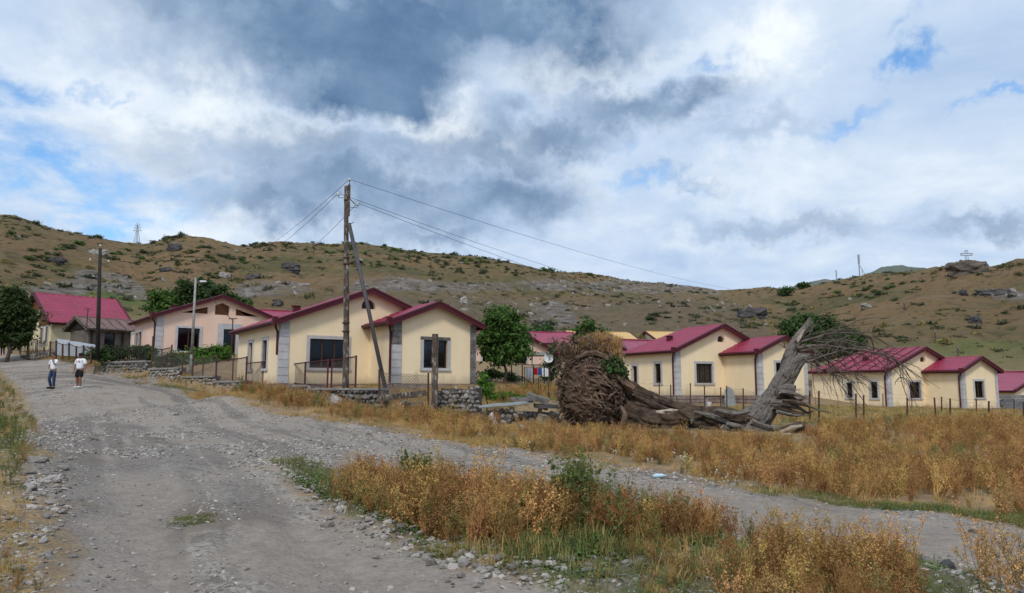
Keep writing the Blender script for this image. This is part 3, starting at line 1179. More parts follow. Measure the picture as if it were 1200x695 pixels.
    q.add([(W2 + o, -o, ze), (W2 + o, L + o * .5, ze), (W2 - .02, L + o * .5, He), (W2 - .02, -o, He)], [(0, 1, 2, 3)])
    q.build('soffit', trim, rf)

    def rake(x0, z0, x1, z1, y):
        q = MB()
        q.add([(x0, y - .03, z0 - .13), (x1, y - .03, z1 - .13), (x1, y - .03, z1 + .10), (x0, y - .03, z0 + .10),
               (x0, y + .03, z0 - .13), (x1, y + .03, z1 - .13), (x1, y + .03, z1 + .10), (x0, y + .03, z0 + .10)],
              [(0, 1, 2, 3), (7, 6, 5, 4), (0, 3, 7, 4), (1, 5, 6, 2), (3, 2, 6, 7), (0, 4, 5, 1)])
        q.add([(x0, y - .06, z0 + .06), (x1, y - .06, z1 + .06), (x1, y - .06, z1 + .15), (x0, y - .06, z0 + .15),
               (x0, y + .15, z0 + .06), (x1, y + .15, z1 + .06), (x1, y + .15, z1 + .17), (x0, y + .15, z0 + .17)],
              [(0, 1, 2, 3), (7, 6, 5, 4), (0, 3, 7, 4), (1, 5, 6, 2), (3, 2, 6, 7), (0, 4, 5, 1)])
        q.build('rake_board', trim, rf, fix=True)
    rake(-o, ze, h, zt, -o)
    rake(W2 + o, ze, h, zt, -o)
    if not hip:
        rake(-o, ze, h, zt, L + o)
        rake(W2 + o, ze, h, zt, L + o)
    for x in (-o, W2 + o):
        sg = -1 if x < 0 else 1
        q = MB()
        fbox(q, F0, x - .02, x + .02, -o + .04, L + o, ze - .12, ze + .09)
        q.tube([(x + sg * .07, -o + .02, ze + .02), (x + sg * .07, L + o, ze + .02)], .075, 8)
        q.build('gutter', trim, rf, fix=True)
    q = MB()
    q.tube([(h, -o, zt + .10), (h, L - (0 if not hip else (r / .9)) + o * 0, zt + .10)], .06, 8)
    q.build('ridge_cap', roofm, rf)
    if detail and vents:
        for (uu, vv) in ((h * .42, L * .45), (h * .5, L * .8)):
            q = MB()
            zz = He + sl * uu + .1
            fbox(q, F0, uu - .22, uu + .12, vv - .16, vv + .16, zz - .2, zz + .26)
            fbox(q, F0, uu - .28, uu + .14, vv - .2, vv + .2, zz + .262, zz + .30)
            q.build('roof_vent', trim, rf, fix=True)
            if name != 'yellow_house_x':
                break
    if quoin:
        def stack(x0, x1, y0, y1, H, mats=None, n=8):
            for k in range(n):
                z0, z1 = H * k / n, H * (k + 1) / n
                q = MB()
                fbox(q, F0, x0, x1, y0, y1, z0 + .012, z1 - .012)
                q.build('quoin', (mats(k / n) if mats else TUFF), root, fix=True)
        stack(-.045, .40, -.045, .26, He - .03, quoinm)
        if annex:
            a, w, p, H2, _ = annex
            stack(a - .045, a + .38, -p - .045, -p + .30, H2 - .03, aq[0] if aq else None)
            stack(a + w - .28, a + w + .045, -p - .045, -p + .30, H2 - .03, aq[1] if aq else None)
    if pipes:
        def pipe(x, y, top, bot=.05):
            q = MB()
            q.tube([(x - o + .02, y + .02, top - .02), (x - o * .8, y + .16, top - .22), (x - .10, y + .45, top - .42), (x - .10, y + .45, bot)], .055, 8)
            fbox(q, F0, x - o - .14, x - o + .10, y - .10, y + .14, top - .10, top + .26)
            q.build('downpipe', trim, root)
        pipe(0, -o + .1, ze, (He * .45 if name == 'cream_house' and th > 30 else .05))
        if annex:
            a, w, p, H2, r2 = annex
            pipe(a, -p - o + .1, H2 - 2 * r2 / w * o)
    if annex:
        a, w, p, H2, r2 = annex
        s2 = 2 * r2 / w
        hh = w / 2
        fr = lambda u, v, z: (u + a, v - p, z)
        MB().plate([(0, 0), (w, 0), (w, H2), (hh, H2 + r2), (0, H2)], [rect(*q_[:4]) for q_ in afront], T, fr).build('annex_wall', wall, root, fix=True)
        MB().plate(rect(-p + T, -.002, 0, H2), (), T, lambda s, t, z: (a + t, s, z)).build('annex_wall', wall, root, fix=True)
        MB().plate(rect(-p + T, .3, 0, H2), (), T, lambda s, t, z: (a + w - t, s, z)).build('annex_wall', wall, root, fix=True)
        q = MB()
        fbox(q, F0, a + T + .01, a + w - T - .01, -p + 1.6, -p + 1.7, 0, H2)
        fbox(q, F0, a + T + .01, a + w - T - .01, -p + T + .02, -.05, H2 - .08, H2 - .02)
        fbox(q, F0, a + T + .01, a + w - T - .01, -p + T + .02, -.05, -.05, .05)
        q.build('partition', BLACKIN, root, fix=True)  # annex room: its shade is likewise put into the colour
        for w_ in afront:
            add_window(root, fr, *w_[:4], **(w_[4] if len(w_) > 4 else {}))

        def hf2(u, v):
            return H2 + s2 * (hh - np.abs(u - a - hh)) + .035, np.abs(u - a - hh), v
        V, Q = roof_grid(a - o, a + w + o, -p - o, .25, hf2, wave=wave)
        ar = link('annex_roof', npmesh('annex_roof', V, Q), root, roofm)
        ze2 = H2 - s2 * o
        zt2 = H2 + r2
        q = MB()
        x0, x1, y0, y1 = a - o, a + w + o, -p - o, -p + .02
        q.add([(x0, y0, ze2), (a + hh, y0, zt2), (a + hh, y1, zt2), (x0, y1, ze2), (x1, y0, ze2), (x1, y1, ze2)], [(0, 1, 2, 3), (1, 4, 5, 2)])
        q.add([(x0, y0, ze2), (x0, -.04, ze2), (a + .02, -.04, H2), (a + .02, y0, H2)], [(0, 1, 2, 3)])
        q.add([(x1, y0, ze2), (x1, -.04, ze2), (a + w - .02, -.04, H2), (a + w - .02, y0, H2)], [(0, 1, 2, 3)])
        q.build('soffit', trim, ar)
        rf, keep = ar, rf
        rake(x0, ze2, a + hh, zt2, y0)
        rake(x1, ze2, a + hh, zt2, y0)
        for x in (x0, x1):
            sg = -1 if x == x0 else 1
            q = MB()
            fbox(q, F0, x - .02, x + .02, y0 + .04, -.06, ze2 - .12, ze2 + .09)
            q.tube([(x + sg * .07, y0 + .02, ze2 + .02), (x + sg * .07, -.06, ze2 + .02)], .075, 8)
            q.build('gutter', trim, ar, fix=True)
        q = MB()
        q.tube([(a + hh, y0, zt2 + .10), (a + hh, .2, zt2 + .10)], .06, 8)
        q.build('ridge_cap', roofm, ar)
    return root


def uv_of(P, px, plane='front', off=0.0):
    """u (or v) coordinate on a wall where the photo column px crosses it"""
    X, Y, th = P[0], P[1], R(P[2])
    c, s = math.cos(th), math.sin(th)
    k = (px - CX) / F / CP   # x/y at the horizon
    if plane == 'front':     # point = O + u*(c,s) + off*(-s,c)
        return (k * (Y + off * c) - (X - off * s)) / (c - k * s)
    return (k * Y - X + off * (k * s - c)) / (-s - k * c)


BIGB = dict(mull=2)
H1 = (-10.86, 34.72, 33.94, 1.82, 4.44, 7.85, 2.97, 1.69)
u0, u1 = uv_of(H1, 365), uv_of(H1, 403)
s1, s2, s3, s4 = uv_of(H1, 294.5, 'left'), uv_of(H1, 299, 'left'), uv_of(H1, 311.5, 'left'), uv_of(H1, 316, 'left')
A1 = (4.45, 4.44, 2.90, 2.96, .89)
mixq = lambda t: (DTUFF if t > .55 else TUFF)
house('cream_house', 'cream house with crimson roof behind the maroon fence, its annex corner stones half dark rubble', H1, None,
      front=[(u0, u1 + .25, .75, 2.15, BIGB)], left=[(min(s1, s2), max(s1, s2), .75, 2.15, dict(mull=0)), (min(s3, s4), max(s3, s4) + .1, .75, 2.15, dict(mull=0))],
      annex=A1, afront=[(1.55, 2.85, .75, 2.10, dict(mull=1, curtain=1, dark_top=True))], vent=(4.35, 3.75, .36), aq=(mixq, lambda t: DTUFF), plinth=.7)
H3 = (11.09, 50.26, 27.23, 1.11, 4.16, 5.9, 3.12, 1.74)
u0, u1 = uv_of(H3, 813), uv_of(H3, 831.5)
l1, l2, l3, l4 = [uv_of(H3, p, 'left') for p in (772.5, 765.5, 745, 739.5)]
house('cream_house', 'cream house with crimson tiled roof directly behind the fallen trunk', H3, None,
      front=[(u0, u1, .85, 2.18, dict(mull=2, curtain=2))], left=[(l1, l2, .85, 2.2, dict(mull=0, curtain=2)), (l3, l4, .8, 2.1, dict(mull=0))],
      annex=(4.22, 4.49, 3.3, 2.97, .93), afront=[(1.55, 2.9, .85, 2.2, dict(mull=1))], vent=(4.1, 3.72, .33))
H4 = (30.02, 59.46, 24.86, 0.01, 4.36, 7.7, 3.12, 1.74)
u0, u1 = uv_of(H4, 1058.5), uv_of(H4, 1071)
l1, l2, l3, l4 = [uv_of(H4, p, 'left') for p in (1022, 1014, 993, 986)]
house('cream_house', 'cream house seen past the bare branches, furthest right of the full houses', H4, None,
      front=[(u0, u1, .8, 2.1, dict(mull=1, curtain=1))], left=[(l1, l2, .8, 2.1, dict(mull=0)), (l3, l4, .8, 2.05, dict(mull=0))],
      annex=(4.37, 4.31, 3.17, 3.05, .95), afront=[(1.45, 2.55, .85, 2.15, dict(mull=1))], vent=(4.3, 3.75, .33), wave=.30)
H2 = (-24.1, 50.1, 37.7, 3.7, 4.17, 7.2, 2.86, 1.54)
gv = [[(1.55, 3.12), (3.25, 3.12), (3.25, 3.62)], [(3.75, 3.1), (4.75, 3.1), (4.75, 3.75), (4.25, 3.98), (3.75, 3.75)], [(5.2, 3.12), (6.9, 3.12), (5.2, 3.62)]]
u0, u1 = uv_of(H2, 209), uv_of(H2, 238)
u2, u3 = uv_of(H2, 264), uv_of(H2, 272)
l1, l2, l3, l4 = [uv_of(H2, p, 'left') for p in (169, 165.5, 161, 157.5)]
house('pink_house', 'pink gabled house with three wooden vents under its dark red roof', H2, None, wall=PINK,
      front=[(u0 + .1, u1 - .1, .45, 2.05, dict(mull=1)), (u2, u3 + .4, .2, 2.1, dict(mull=0, sur=.4))],
      left=[(l1, l2, .5, 2.0, dict(mull=0)), (l3, l4, .5, 2.0, dict(mull=0))], gvents=gv)
# red-roofed house at the top of the road
H0 = (-48.7, 73.3, -40.5, 5.1, 4.2, 6.6, 2.75, 2.75)
house('red_roof_house', 'pale house with large steep red roof and brown boarded gable at top of road', H0, None, wall=PALE, trim=FASC,
      front=[(5.6, 6.2, .6, 2.1, dict(mull=0)), (7.0, 7.5, .6, 2.2, dict(mull=0))], right=[(1.9, 3.4, .7, 2.1, dict(mull=1, sur=.1))], hip=False, pipes=False, quoin=False, o=.5, wave=.6,
      gvents=[[(3.9, 3.2), (4.6, 3.2), (4.6, 3.9), (3.9, 3.9)]])
# boarded brown upper gable on it
t0 = [o for o in bpy.data.objects if o.name == 'red_roof_house'][0]
for k in range(13):
    u = .5 + k * .58
    q = MB()
    zz = 2.75 + 2.75 / 4.2 * (4.2 - abs(u + .27 - 4.2)) - .25
    if 3.5 < u + .27 < 4.9:
        fbox(q, lambda a, b, c: (a, b, c), u, u + .54, -.06, -.005, 3.92, zz)
    else:
        fbox(q, lambda a, b, c: (a, b, c), u, u + .54, -.06, -.005, 2.3, max(2.6, zz))
    q.build('gable_board', WOODG, t0, fix=True)


def far_house(label, px, D, zb, th, h, L, He, r, roofm=None, wall=None, name='distant_house', hip=False, **kw):
    p = U(px, 455, D)
    return house(name, label, (p.x, D, th, zb, h, L, He, r), None, wall=wall, roofm=roofm, detail=False, quoin=False, pipes=False, hip=hip, vents=False, **kw)


far_house('pink walled house with dark red rake, half hidden behind the leafy yard tree', 548, 66, 2.6, 33, 4.4, 7, 2.75, 1.75, wall=PINK, name='pink_house',
          front=[(5.0, 6.3, .6, 2.1, dict(mull=1)), (1.5, 3.3, .6, 2.1, dict(mull=1))])
far_house('distant house whose plain red roof shows right of the yard tree', 612, 98, 5.0, -75, 3.6, 6, 2.2, 1.5)
far_house('distant cream house with ochre roof above the root plate', 655, 112, 6.3, -72, 3.2, 10.0, 2.2, 1.4, roofm=YROOF)
far_house('distant house with short ochre roof behind the tiled ridge', 748, 118, 6.6, -72, 3.2, 9.0, 2.3, 1.4, roofm=YROOF)
far_house('low distant house with red roof just left of the leaning stake', 688, 66, 1.8, -58, 3.4, 6, 2.4, 1.5)
far_house('small distant house with ochre roof beyond the far right roof', 1160, 92, -.7, -62, 3.4, 11, 3.0, 1.6, roofm=YROOF)
far_house('pale house with red roof cut by the right edge of view', 1188, 70, -1.35, 22, 4.2, 7, 2.8, 1.7, hip=True, name='cream_house')
far_house('distant house whose red roof peeps over the pink gable end', 297, 82, 6.0, -62, 3.2, 6, 2.4, 1.5)
far_house('small cream gabled house behind the rusty roofed shed', 151, 74, 5.7, 25, 3.6, 6, 2.3, 1.5, name='cream_house')
far_house('distant house with dull red roof left of the steep red roof', 22, 100, 7.8, -60, 3.2, 6, 2.6, 1.6)

for v_ in np.arange(.3, 6.4, 1.15):
    for hname, HH in (('h4', H4),):
        rt = [o for o in bpy.data.objects if o.get('label', '').startswith('cream house seen past')][0]
        sl_ = HH[7] / HH[4]
        MB().bar((-.33, v_, HH[6] - sl_ * .33 + .17), (HH[4] - .02 - max(0, (v_ - (HH[5] - HH[7] / .9)) * .9 / sl_), v_, HH[6] + HH[7] + .17 - max(0, (v_ - (HH[5] - HH[7] / .9)) * .9)), .05, .05).build('roof_seam', FASC, rt)
SHEDW = M('stained_shed_plaster', (0.17, 0.15, 0.13), (0.10, 0.08, 0.065), 1.3, .95, .5, 12, c3=(0.28, 0.27, 0.26), s3=.9)
# old shed with rusty sheet roof
SHP = (-38.0, 63.6, -35, 4.6, 1.6, 4.6, 2.15, 0.8)
sh = house('old_shed', 'derelict plaster shed under a rusty brown sheet roof with black gable', SHP, None, wall=SHEDW, roofm=RUSTROOF, trim=POLEW, detail=False, quoin=False,
           pipes=False, hip=False, o=.45, plinth=0, vents=False, right=[(1.3, 2.2, .2, 1.7, dict(mull=0, sur=0, wmat=TARP))])
q = MB()
q.plate([(-.28, 2.0), (3.5, 2.0), (1.6, 2.92)], (), .05, lambda u, v, z: (u, v - .12, z)).build('black_gable', TARP, sh, fix=True)
for k in range(7):
    q = MB().bar((1.6 + .05, .0 + k * .8 - .3, 3.06), (3.6, k * .8 - .3, 2.08), .05)
    q.build('roof_seam', POLEW, sh)
for v in (.2, 2.8, 3.7, 4.4):
    MB().bar((3.32, v, -.3), (3.32, v, 2.1), .12).build('timber_post', TARP, sh)


# ------------------------------------------------------------------ stones and walls
def lump(seed, fl=(1, 1, 1), sub=2, amp=.22, boxy=.5):
    bm = bmesh.new()
    bmesh.ops.create_icosphere(bm, subdivisions=sub, radius=1)
    for v in bm.verts:
        n = v.co.normalized()
        m = max(abs(n.x), abs(n.y), abs(n.z))
        p = n.lerp(n / m * .85, boxy)
        p *= 1 + amp * noise.noise(n * 1.3 + Vector((seed * 3.1, seed, 0))) + amp * .4 * noise.noise(n * 3.5 + Vector((seed, 5, 1)))
        v.co = Vector((p.x * fl[0], p.y * fl[1], p.z * fl[2]))
    me = bpy.data.meshes.new('stone')
    bm.to_mesh(me)
    bm.free()
    return me


def mesh_arrays(me):
    V = np.empty(len(me.vertices) * 3, np.float32)
    me.vertices.foreach_get('co', V)
    Q = [tuple(p.vertices) for p in me.polygons]
    return V.reshape(-1, 3), Q


STONES = []
for i in range(8):
    me = lump(i + 1, (1, .8, .8), 2 if i < 3 else 1, .3, .6)
    STONES.append(me)
STONE_RUB = [m.copy() for m in STONES]
for m in STONE_RUB:
    m.materials.append(RUBBLE)
STONE_PALE = [m.copy() for m in STONES]
for m in STONE_PALE:
    m.materials.append(PALEROCK)
STONE_DARK = [m.copy() for m in STONES]
for m in STONE_DARK:
    m.materials.append(DARKROCK)


def put(name, me, loc, scale, rot, parent=None):
    o = bpy.data.objects.new(name, me)
    COL.objects.link(o)
    o.location = loc
    o.scale = scale if not isinstance(scale, (int, float)) else (scale,) * 3
    o.rotation_euler = rot
    if parent:
        o.parent = parent
    return o


def stone_wall(name, label, a, b, z0, z1, thick=.35, size=.16, individual=False, cap=True, ragged=0.0):
    """rubble wall from a to b (ground xy), bottom z0, top z1; stones proud of a mortar core"""
    a, b = Vector((a[0], a[1], 0)), Vector((b[0], b[1], 0))
    d = (b - a)
    L = d.length
    ang = math.atan2(d.y, d.x)
    root = thing(name, label, 'wall', (a.x, a.y, z0), ang)
    H = z1 - z0
    q = MB()
    nseg = max(2, int(L / .4))
    tops = [H - (ragged * abs(noise.noise(Vector((i * .7, 1.3, z0))) * 2) if ragged else 0) for i in range(nseg + 1)]
    for i in range(nseg):
        x0, x1 = L * i / nseg, L * (i + 1) / nseg
        zt = (tops[i] + tops[i + 1]) / 2 - (.10 if cap else .06)
        fbox(q, lambda u, v, z: (u, v, z), x0, x1 - .002, 0.05, thick, -.5, zt)
    q.build('wall_core', MORTAR, root, fix=True)
    z = size * .4
    vs, joined = [], MB()
    rows = 0
    while z < H - (.10 if cap else 0):
        x = rnd.uniform(-.05, .05)
        while x < L:
            w = size * rnd.uniform(.75, 1.45)
            hgt = size * rnd.uniform(.8, 1.15)
            ti = min(nseg, int(x / L * nseg))
            if z < tops[ti] + .02:
                big = rnd.random()
                fz = 1.45 if big > .82 else (.7 if big < .25 else 1.0)
                c = Vector((x + w / 2, .03 + rnd.uniform(-.05, .04), z + rnd.uniform(-.25, .25) * size))
                sc = (w * .52 * fz ** .5, size * .55, hgt * .55 * fz)
                rt = (rnd.uniform(-.5, .5), rnd.uniform(-.7, .7), rnd.uniform(-.4, .4))
                k = rnd.randrange(len(STONES))
                if individual:
                    put('stone', STONE_RUB[k], c, sc, rt, root)
                else:
                    V, Q = ARR[k]
                    m = Euler(rt).to_matrix()
                    joined.add([m @ Vector((p[0] * sc[0], p[1] * sc[1], p[2] * sc[2])) + c for p in V], Q)
            x += w * .98
        z += size * .9
        rows += 1
    if not individual:
        tag(joined.build('wall_stones', RUBBLE, root), kind='stuff')
    if cap:
        x = -.05
        while x < L:
            w = min(1.1, L - x + .05)
            if w < .15:
                break
            q = MB()
            fbox(q, lambda u, v, z: (u, v, z), x, x + w - .02, -.08, thick + .05, H - .10, H + rnd.uniform(-.01, .01))
            q.build('coping_slab', CONC, root, fix=True)
            x += w
    return root


ARR = [mesh_arrays(m) for m in STONES]


def DF(px):   # distance of the fence line at photo column px
    t = (px - 177) / (420 - 177)
    return 1 / (1 / 45.0 * (1 - t) + 1 / 31.8 * t)


def seg_wall(name, label, pa, pb, ytop, Df=DF, size=.2, thick=.4, **kw):
    A, B = U(pa, ytop, Df(pa)), U(pb, ytop, Df(pb))
    zt = (A.z + B.z) / 2
    z0 = min(gz(A.x, A.y), gz(B.x, B.y)) - .25
    return stone_wall(name, label, (A.x, A.y), (B.x, B.y), z0, zt, thick, size, **kw)


seg_wall('retaining_wall', 'lowest rubble retaining wall with concrete coping under the cream house fence', 362, 447, 454.5, size=.22)
seg_wall('retaining_wall', 'rubble footing wall below the fence left of the old wooden pole', 288, 360, 451)
seg_wall('retaining_wall', 'stepped rubble wall below the fence beside the cream house corner', 254, 286, 446)
seg_wall('retaining_wall', 'stepped rubble wall with coping in front of the green vines', 214, 250, 440.5)
seg_wall('retaining_wall', 'uppermost stepped rubble wall at the pink house fence corner', 175, 210, 431)
p0, p1 = U(118, 424, 50), U(171, 424, 47.5)
stone_wall('garden_wall', 'long low stone wall with flat coping behind the roadside shrubs', (p0.x, p0.y), (p1.x, p1.y), p0.z - 1.3, p0.z, .35, .2)
p0, p1 = U(24, 412, 66), U(62, 416, 57)
stone_wall('garden_wall', 'far low rubble wall under the picket fence at top of road', (p0.x, p0.y), (p1.x, p1.y), p0.z - .8, (p0.z + p1.z) / 2, .35, .25, cap=False)
# dry stone wall beside the post
p0, p1 = U(506, 455, 30.2), U(558, 455, 29.2)
zt = U(530, 450.5, 29.7).z
stone_wall('dry_stone_wall', 'broken grey dry stone wall beside the short wooden post', (p0.x, p0.y), (p1.x, p1.y), U(530, 490, 29.7).z - .1, zt, .45, .19, True, False, .25)
p0, p1 = U(557, 470, 28.9), U(600, 478, 28.6)
stone_wall('tumbled_wall', 'low tumbled dark stone wall under the loose sheet', (p0.x, p0.y), (p1.x, p1.y), U(575, 494, 28.8).z - .1, U(575, 475, 28.8).z, .45, .22, True, False, .3)
p0, p1 = U(600, 476, 29), U(652, 474, 29)
stone_wall('tumbled_wall', 'low dark stone wall leading from the slabs to the root plate', (p0.x, p0.y), (p1.x, p1.y), U(630, 492, 29).z - .1, U(630, 476, 29).z, .45, .22, True, False, .4)
# grey block wall at right edge
p0, p1 = U(1172, 468, 61), U(1262, 468, 64)
bw = thing('block_wall', 'grey concrete block wall below the house at right edge of view', 'wall', (p0.x, p0.y, -.9), math.atan2(p1.y - p0.y, p1.x - p0.x))
Lw = (p1 - p0).length
q = MB()
fbox(q, lambda u, v, z: (u, v, z), 0, Lw, .02, .2, -.5, p0.z + .88)
q.build('wall_core', MORTAR, bw, fix=True)
bm_ = MB().box((0, 0, 0), (.59, .1, .27)).mesh('block')
bm_.materials.append(M('concrete_block', (0.22, 0.22, 0.23), (0.15, 0.15, 0.155), 3, .95, rand=.25))
for k in range(7):
    for i in range(int(Lw / .6)):
        put('block', bm_, (.3 + i * .6 + (.3 if k % 2 else 0), .0, .1 + k * .285), 1, (0, 0, 0), bw)


# ------------------------------------------------------------------ fences
def netting(par, a, b, ha, hb, z0a=.08, z0b=.08, nm='netting'):
    a, b = Vector(a), Vector(b)
    d = b - a
    L = math.hypot(d.x, d.y)
    me = MB().add([(0, 0, z0a), (L, 0, d.z + z0b), (L, 0, d.z + hb), (0, 0, ha)], [(0, 1, 2, 3)]).mesh(nm)
    o = link(nm, me, par, NETM)
    o.location = a
    o.rotation_euler = (0, 0, math.atan2(d.y, d.x))
    return o


def maroon_fence():
    pp = [(177, 394, 434), (188.5, 409, 434), (199.5, 404, 437), (213, 412, 441), (225, 411, 446), (237, 419, 446), (252.5, 415, 450), (272, 420, 451),
          (288, 417.5, 449), (308, 423, 453), (332.5, 419.5, 450), (357, 424, 453), (383.5, 420.5, 455.5), (388, 420.5, 455.5), (416.5, 416.5, 454)]
    o0 = U(300, 450, DF(300))
    root = thing('fence', 'stepped maroon metal fence with wire netting along the lower roadside', 'fence', o0)
    P = []
    for i, (px, yt, yb) in enumerate(pp):
        D = DF(px) - .0 + .15
        t, b = U(px, yt, D) - o0, U(px, yb + 2, D) - o0
        t.x = b.x
        P.append((t, b))
        MB().bar(b, t, .07 if i not in (1, 3, 5, 7) else .05).build('post', MAROONP if i > 5 else RUSTP, root)
    rails = [(0, 1, 410, 409), (1, 2, 410, 407.5), (2, 3, 417, 415), (3, 4, 415, 413), (4, 5, 421, 420), (5, 6, 420, 418), (6, 7, 423, 421.5), (7, 8, 421.5, 419),
             (8, 9, 426, 424), (9, 10, 424, 421.5), (10, 11, 428, 425), (11, 12, 425, 422), (13, 14, 422.5, 418)]
    for (i, j, ya, yb) in rails:
        A = U(pp[i][0], ya, DF(pp[i][0]) + .15) - o0
        B = U(pp[j][0], yb, DF(pp[j][0]) + .15) - o0
        MB().bar(A, B, .05).build('rail', MAROONP if i > 5 else RUSTP, root)
        la, lb = P[i][1] + Vector((0, 0, .18)), P[j][1] + Vector((0, 0, .18))
        MB().bar(la, lb, .04).build('rail', MAROONP if i > 5 else RUSTP, root)
        netting(root, la, lb, (A - la).z, (B - lb).z, 0, 0)


maroon_fence()


def post_line(name, label, posts, w=.06, mat=None, rail=None, wires=0, picket=None, ground=True, D=None, net=False, cat='fence', round_=False, wirer=.004):
    """posts: (px, ytop, ybot[, D])"""
    pts = []
    for p in posts:
        px, yt, yb = p[:3]
        if len(p) > 3:
            d = p[3]
        else:
            h_ = hit(px, yb)
            d = h_[1]
        b = U(px, yb, d)
        t = U(px + (p[4] if len(p) > 4 else 0), yt, d)
        pts.append((b, t))
    o0 = pts[0][0].copy()
    root = thing(name, label, cat, o0)
    for b, t in pts:
        b2 = b - Vector((0, 0, .25))
        if round_:
            MB().tube([b2 - o0, t - o0], w / 2, 8).build('post', mat or RUSTP, root)
        else:
            MB().bar(b2 - o0, t - o0, w).build('post', mat or RUSTP, root)
    for i in range(len(pts) - 1):
        (b, t), (b2, t2) = pts[i], pts[i + 1]
        if rail:
            for f in rail:
                MB().bar(b.lerp(t, f) - o0, b2.lerp(t2, f) - o0, .035).build('rail', mat or RUSTP, root)
        for k in range(wires):
            f = .95 - .75 * k / max(1, wires - 1) if wires > 1 else .9
            A, B = b.lerp(t, f) - o0, b2.lerp(t2, f) - o0
            mid = (A + B) / 2 - Vector((0, 0, .05 + .05 * rnd.random()))
            MB().tube([A, A.lerp(B, .25) * .5 + A.lerp(mid, .5) * .5, mid, B.lerp(mid, .5) * .5 + A.lerp(B, .75) * .5, B], wirer, 4).build('wire', WIREM, root)
        if net:
            netting(root, b - o0, b2 - o0, (t - b).z * .93, (t2 - b2).z * .93)
    if picket:
        for i in range(len(pts) - 1):
            (b, t), (b2, t2) = pts[i], pts[i + 1]
            n = picket
            for k in range(1, n):
                f = k / n
                A, B = b.lerp(b2, f) - o0, t.lerp(t2, f) - o0
                MB().bar(A, A.lerp(B, rnd.uniform(.85, 1.05)), .045, .03).build('picket', mat or RUSTP, root)
    return root


post_line('fence', 'grey picket fence under the dark tree at top of the road', [(14, 398, 411, 68), (24, 397, 412, 66), (33, 397, 414, 63), (43, 398, 415, 60), (52, 399, 416, 58)],
          .1, POLEW, rail=(.3, .8), picket=6)
post_line('fence', 'netting fence of dark posts in front of the pale blue sheets', [(59, 400, 414, 55), (66, 399, 417, 53.5), (73.5, 403, 416.5, 52.5), (81, 401.5, 417, 51.5), (89.5, 405.5, 420, 50.5), (98, 404.5, 420, 49.5), (107, 406, 422, 49)],
          .09, RUSTP, rail=(.9,), net=True)
post_line('fence', 'thin barred railing on the low wall below the pink house', [(120, 407, 424, 49.8), (136, 406, 424, 49.2), (152, 406, 424, 48.6), (162, 405, 424, 48.2), (171, 404, 424, 47.7)],
          .06, TARP, rail=(.15, .9), picket=5)
post_line('wire_fence', 'rear row of thin posts close to the cream walls on the right', [(1034.6, 461, 479), (1068.5, 461, 480), (1103.3, 465, 487), (1144, 467, 489), (1188.3, 468, 487)], .05, RUSTP, wires=2)
post_line('wire_fence', 'front row of thin rusty posts standing in the brown weeds on the right',
          [(948.8, 458, 496), (959.6, 458, 498), (1003, 461, 496), (1012, 463, 494), (1063, 466, 491), (1096.5, 466, 487, 37, -1.6), (1113.4, 467, 493), (1158.7, 470, 497), (1199.4, 471, 494), (1260, 470, 494)], .055, RUSTP, wires=3)
post_line('wire_fence', 'thin post fence behind the fallen trunk before the tiled house', [(745, 447, 478, 40), (772.5, 447, 478, 39), (786, 451, 480, 38.5), (809, 449, 480, 38.5), (825.5, 452, 481, 38.5), (844.6, 454, 482, 38.5), (851.6, 452, 482, 38), (871, 455, 484, 37), (903, 462, 488, 36),
          (913, 462, 489, 35.5)], .05, RUSTP, wires=3)
post_line('wire_fence', 'sagging netting between two rusty posts left of the dry stone wall', [(444.5, 433, 474, 30.2), (502, 437, 473, 30.4)], .07, RUSTP, wires=1, net=True)
post_line('yard_railing', 'dark yard railing in front of the carport and satellite dish', [(599.5, 427, 442, 41), (612, 427, 442, 41), (625, 427, 453, 41), (637.7, 427, 445, 41), (655, 444, 463, 38)],
          .06, TARP, rail=(.98, .05))
post_line('wire_fence', 'stub posts and wire at the edge of the straw coloured yard', [(560, 444, 456, 40), (583, 446, 458, 39.5), (631, 443, 463, 38), (643, 446, 466, 37), (656, 443, 470, 36)], .05, RUSTP, wires=2)

# ------------------------------------------------------------------ poles, wires
def insulator(par, base, side, h=.22):
    q = MB()
    s = Vector(side)
    b = Vector(base)
    q.tube([b, b + s * .16, b + s * .2 + Vector((0, 0, .05)), b + s * .2 + Vector((0, 0, .12))], .012, 6)
    hk = q.build('hook', RUSTP, par)
    t = b + s * .2 + Vector((0, 0, .10))
    q = MB().tube([t, t + Vector((0, 0, .03)), t + Vector((0, 0, .05)), t + Vector((0, 0, .10)), t + Vector((0, 0, .14)), t + Vector((0, 0, .17))], [.045, .075, .04, .06, .045, .01], 10)
    q.build('insulator', CERAM, par, True)
    return t + Vector((0, 0, .12))


MP_T, MP_B = U(406.5, 218, 32.6), U(405, 456, 32.6)
mp = thing('utility_pole', 'tall weathered wooden power pole in front of the cream house', 'power pole', (MP_B.x, MP_B.y, MP_B.z - .3))
o0 = Vector(mp.location)
hp = MP_T.z - o0.z
dx = MP_T.x - MP_B.x
pts = [(dx * t + .02 * math.sin(t * 5), 0, hp * t) for t in np.linspace(0, 1, 14)]
MB().tube(pts, [.145 - .05 * t for t in np.linspace(0, 1, 14)], 12).build('shaft', POLEW, mp, True)
MB().bar((dx + .12, -.05, hp - 1.4), (dx + .12, -.05, hp + .05), .10).build('splice_board', POLEW, mp)
MB().tube([(dx + .12, -.05, hp), (dx + .12, -.05, hp + .28)], .018, 6).build('pin', RUSTP, mp)
q = MB().tube([(dx + .12, -.05, hp + .22), (dx + .12, -.05, hp + .27), (dx + .12, -.05, hp + .31), (dx + .12, -.05, hp + .37)], [.04, .09, .05, .01], 10).build('insulator', CERAM, mp, True)
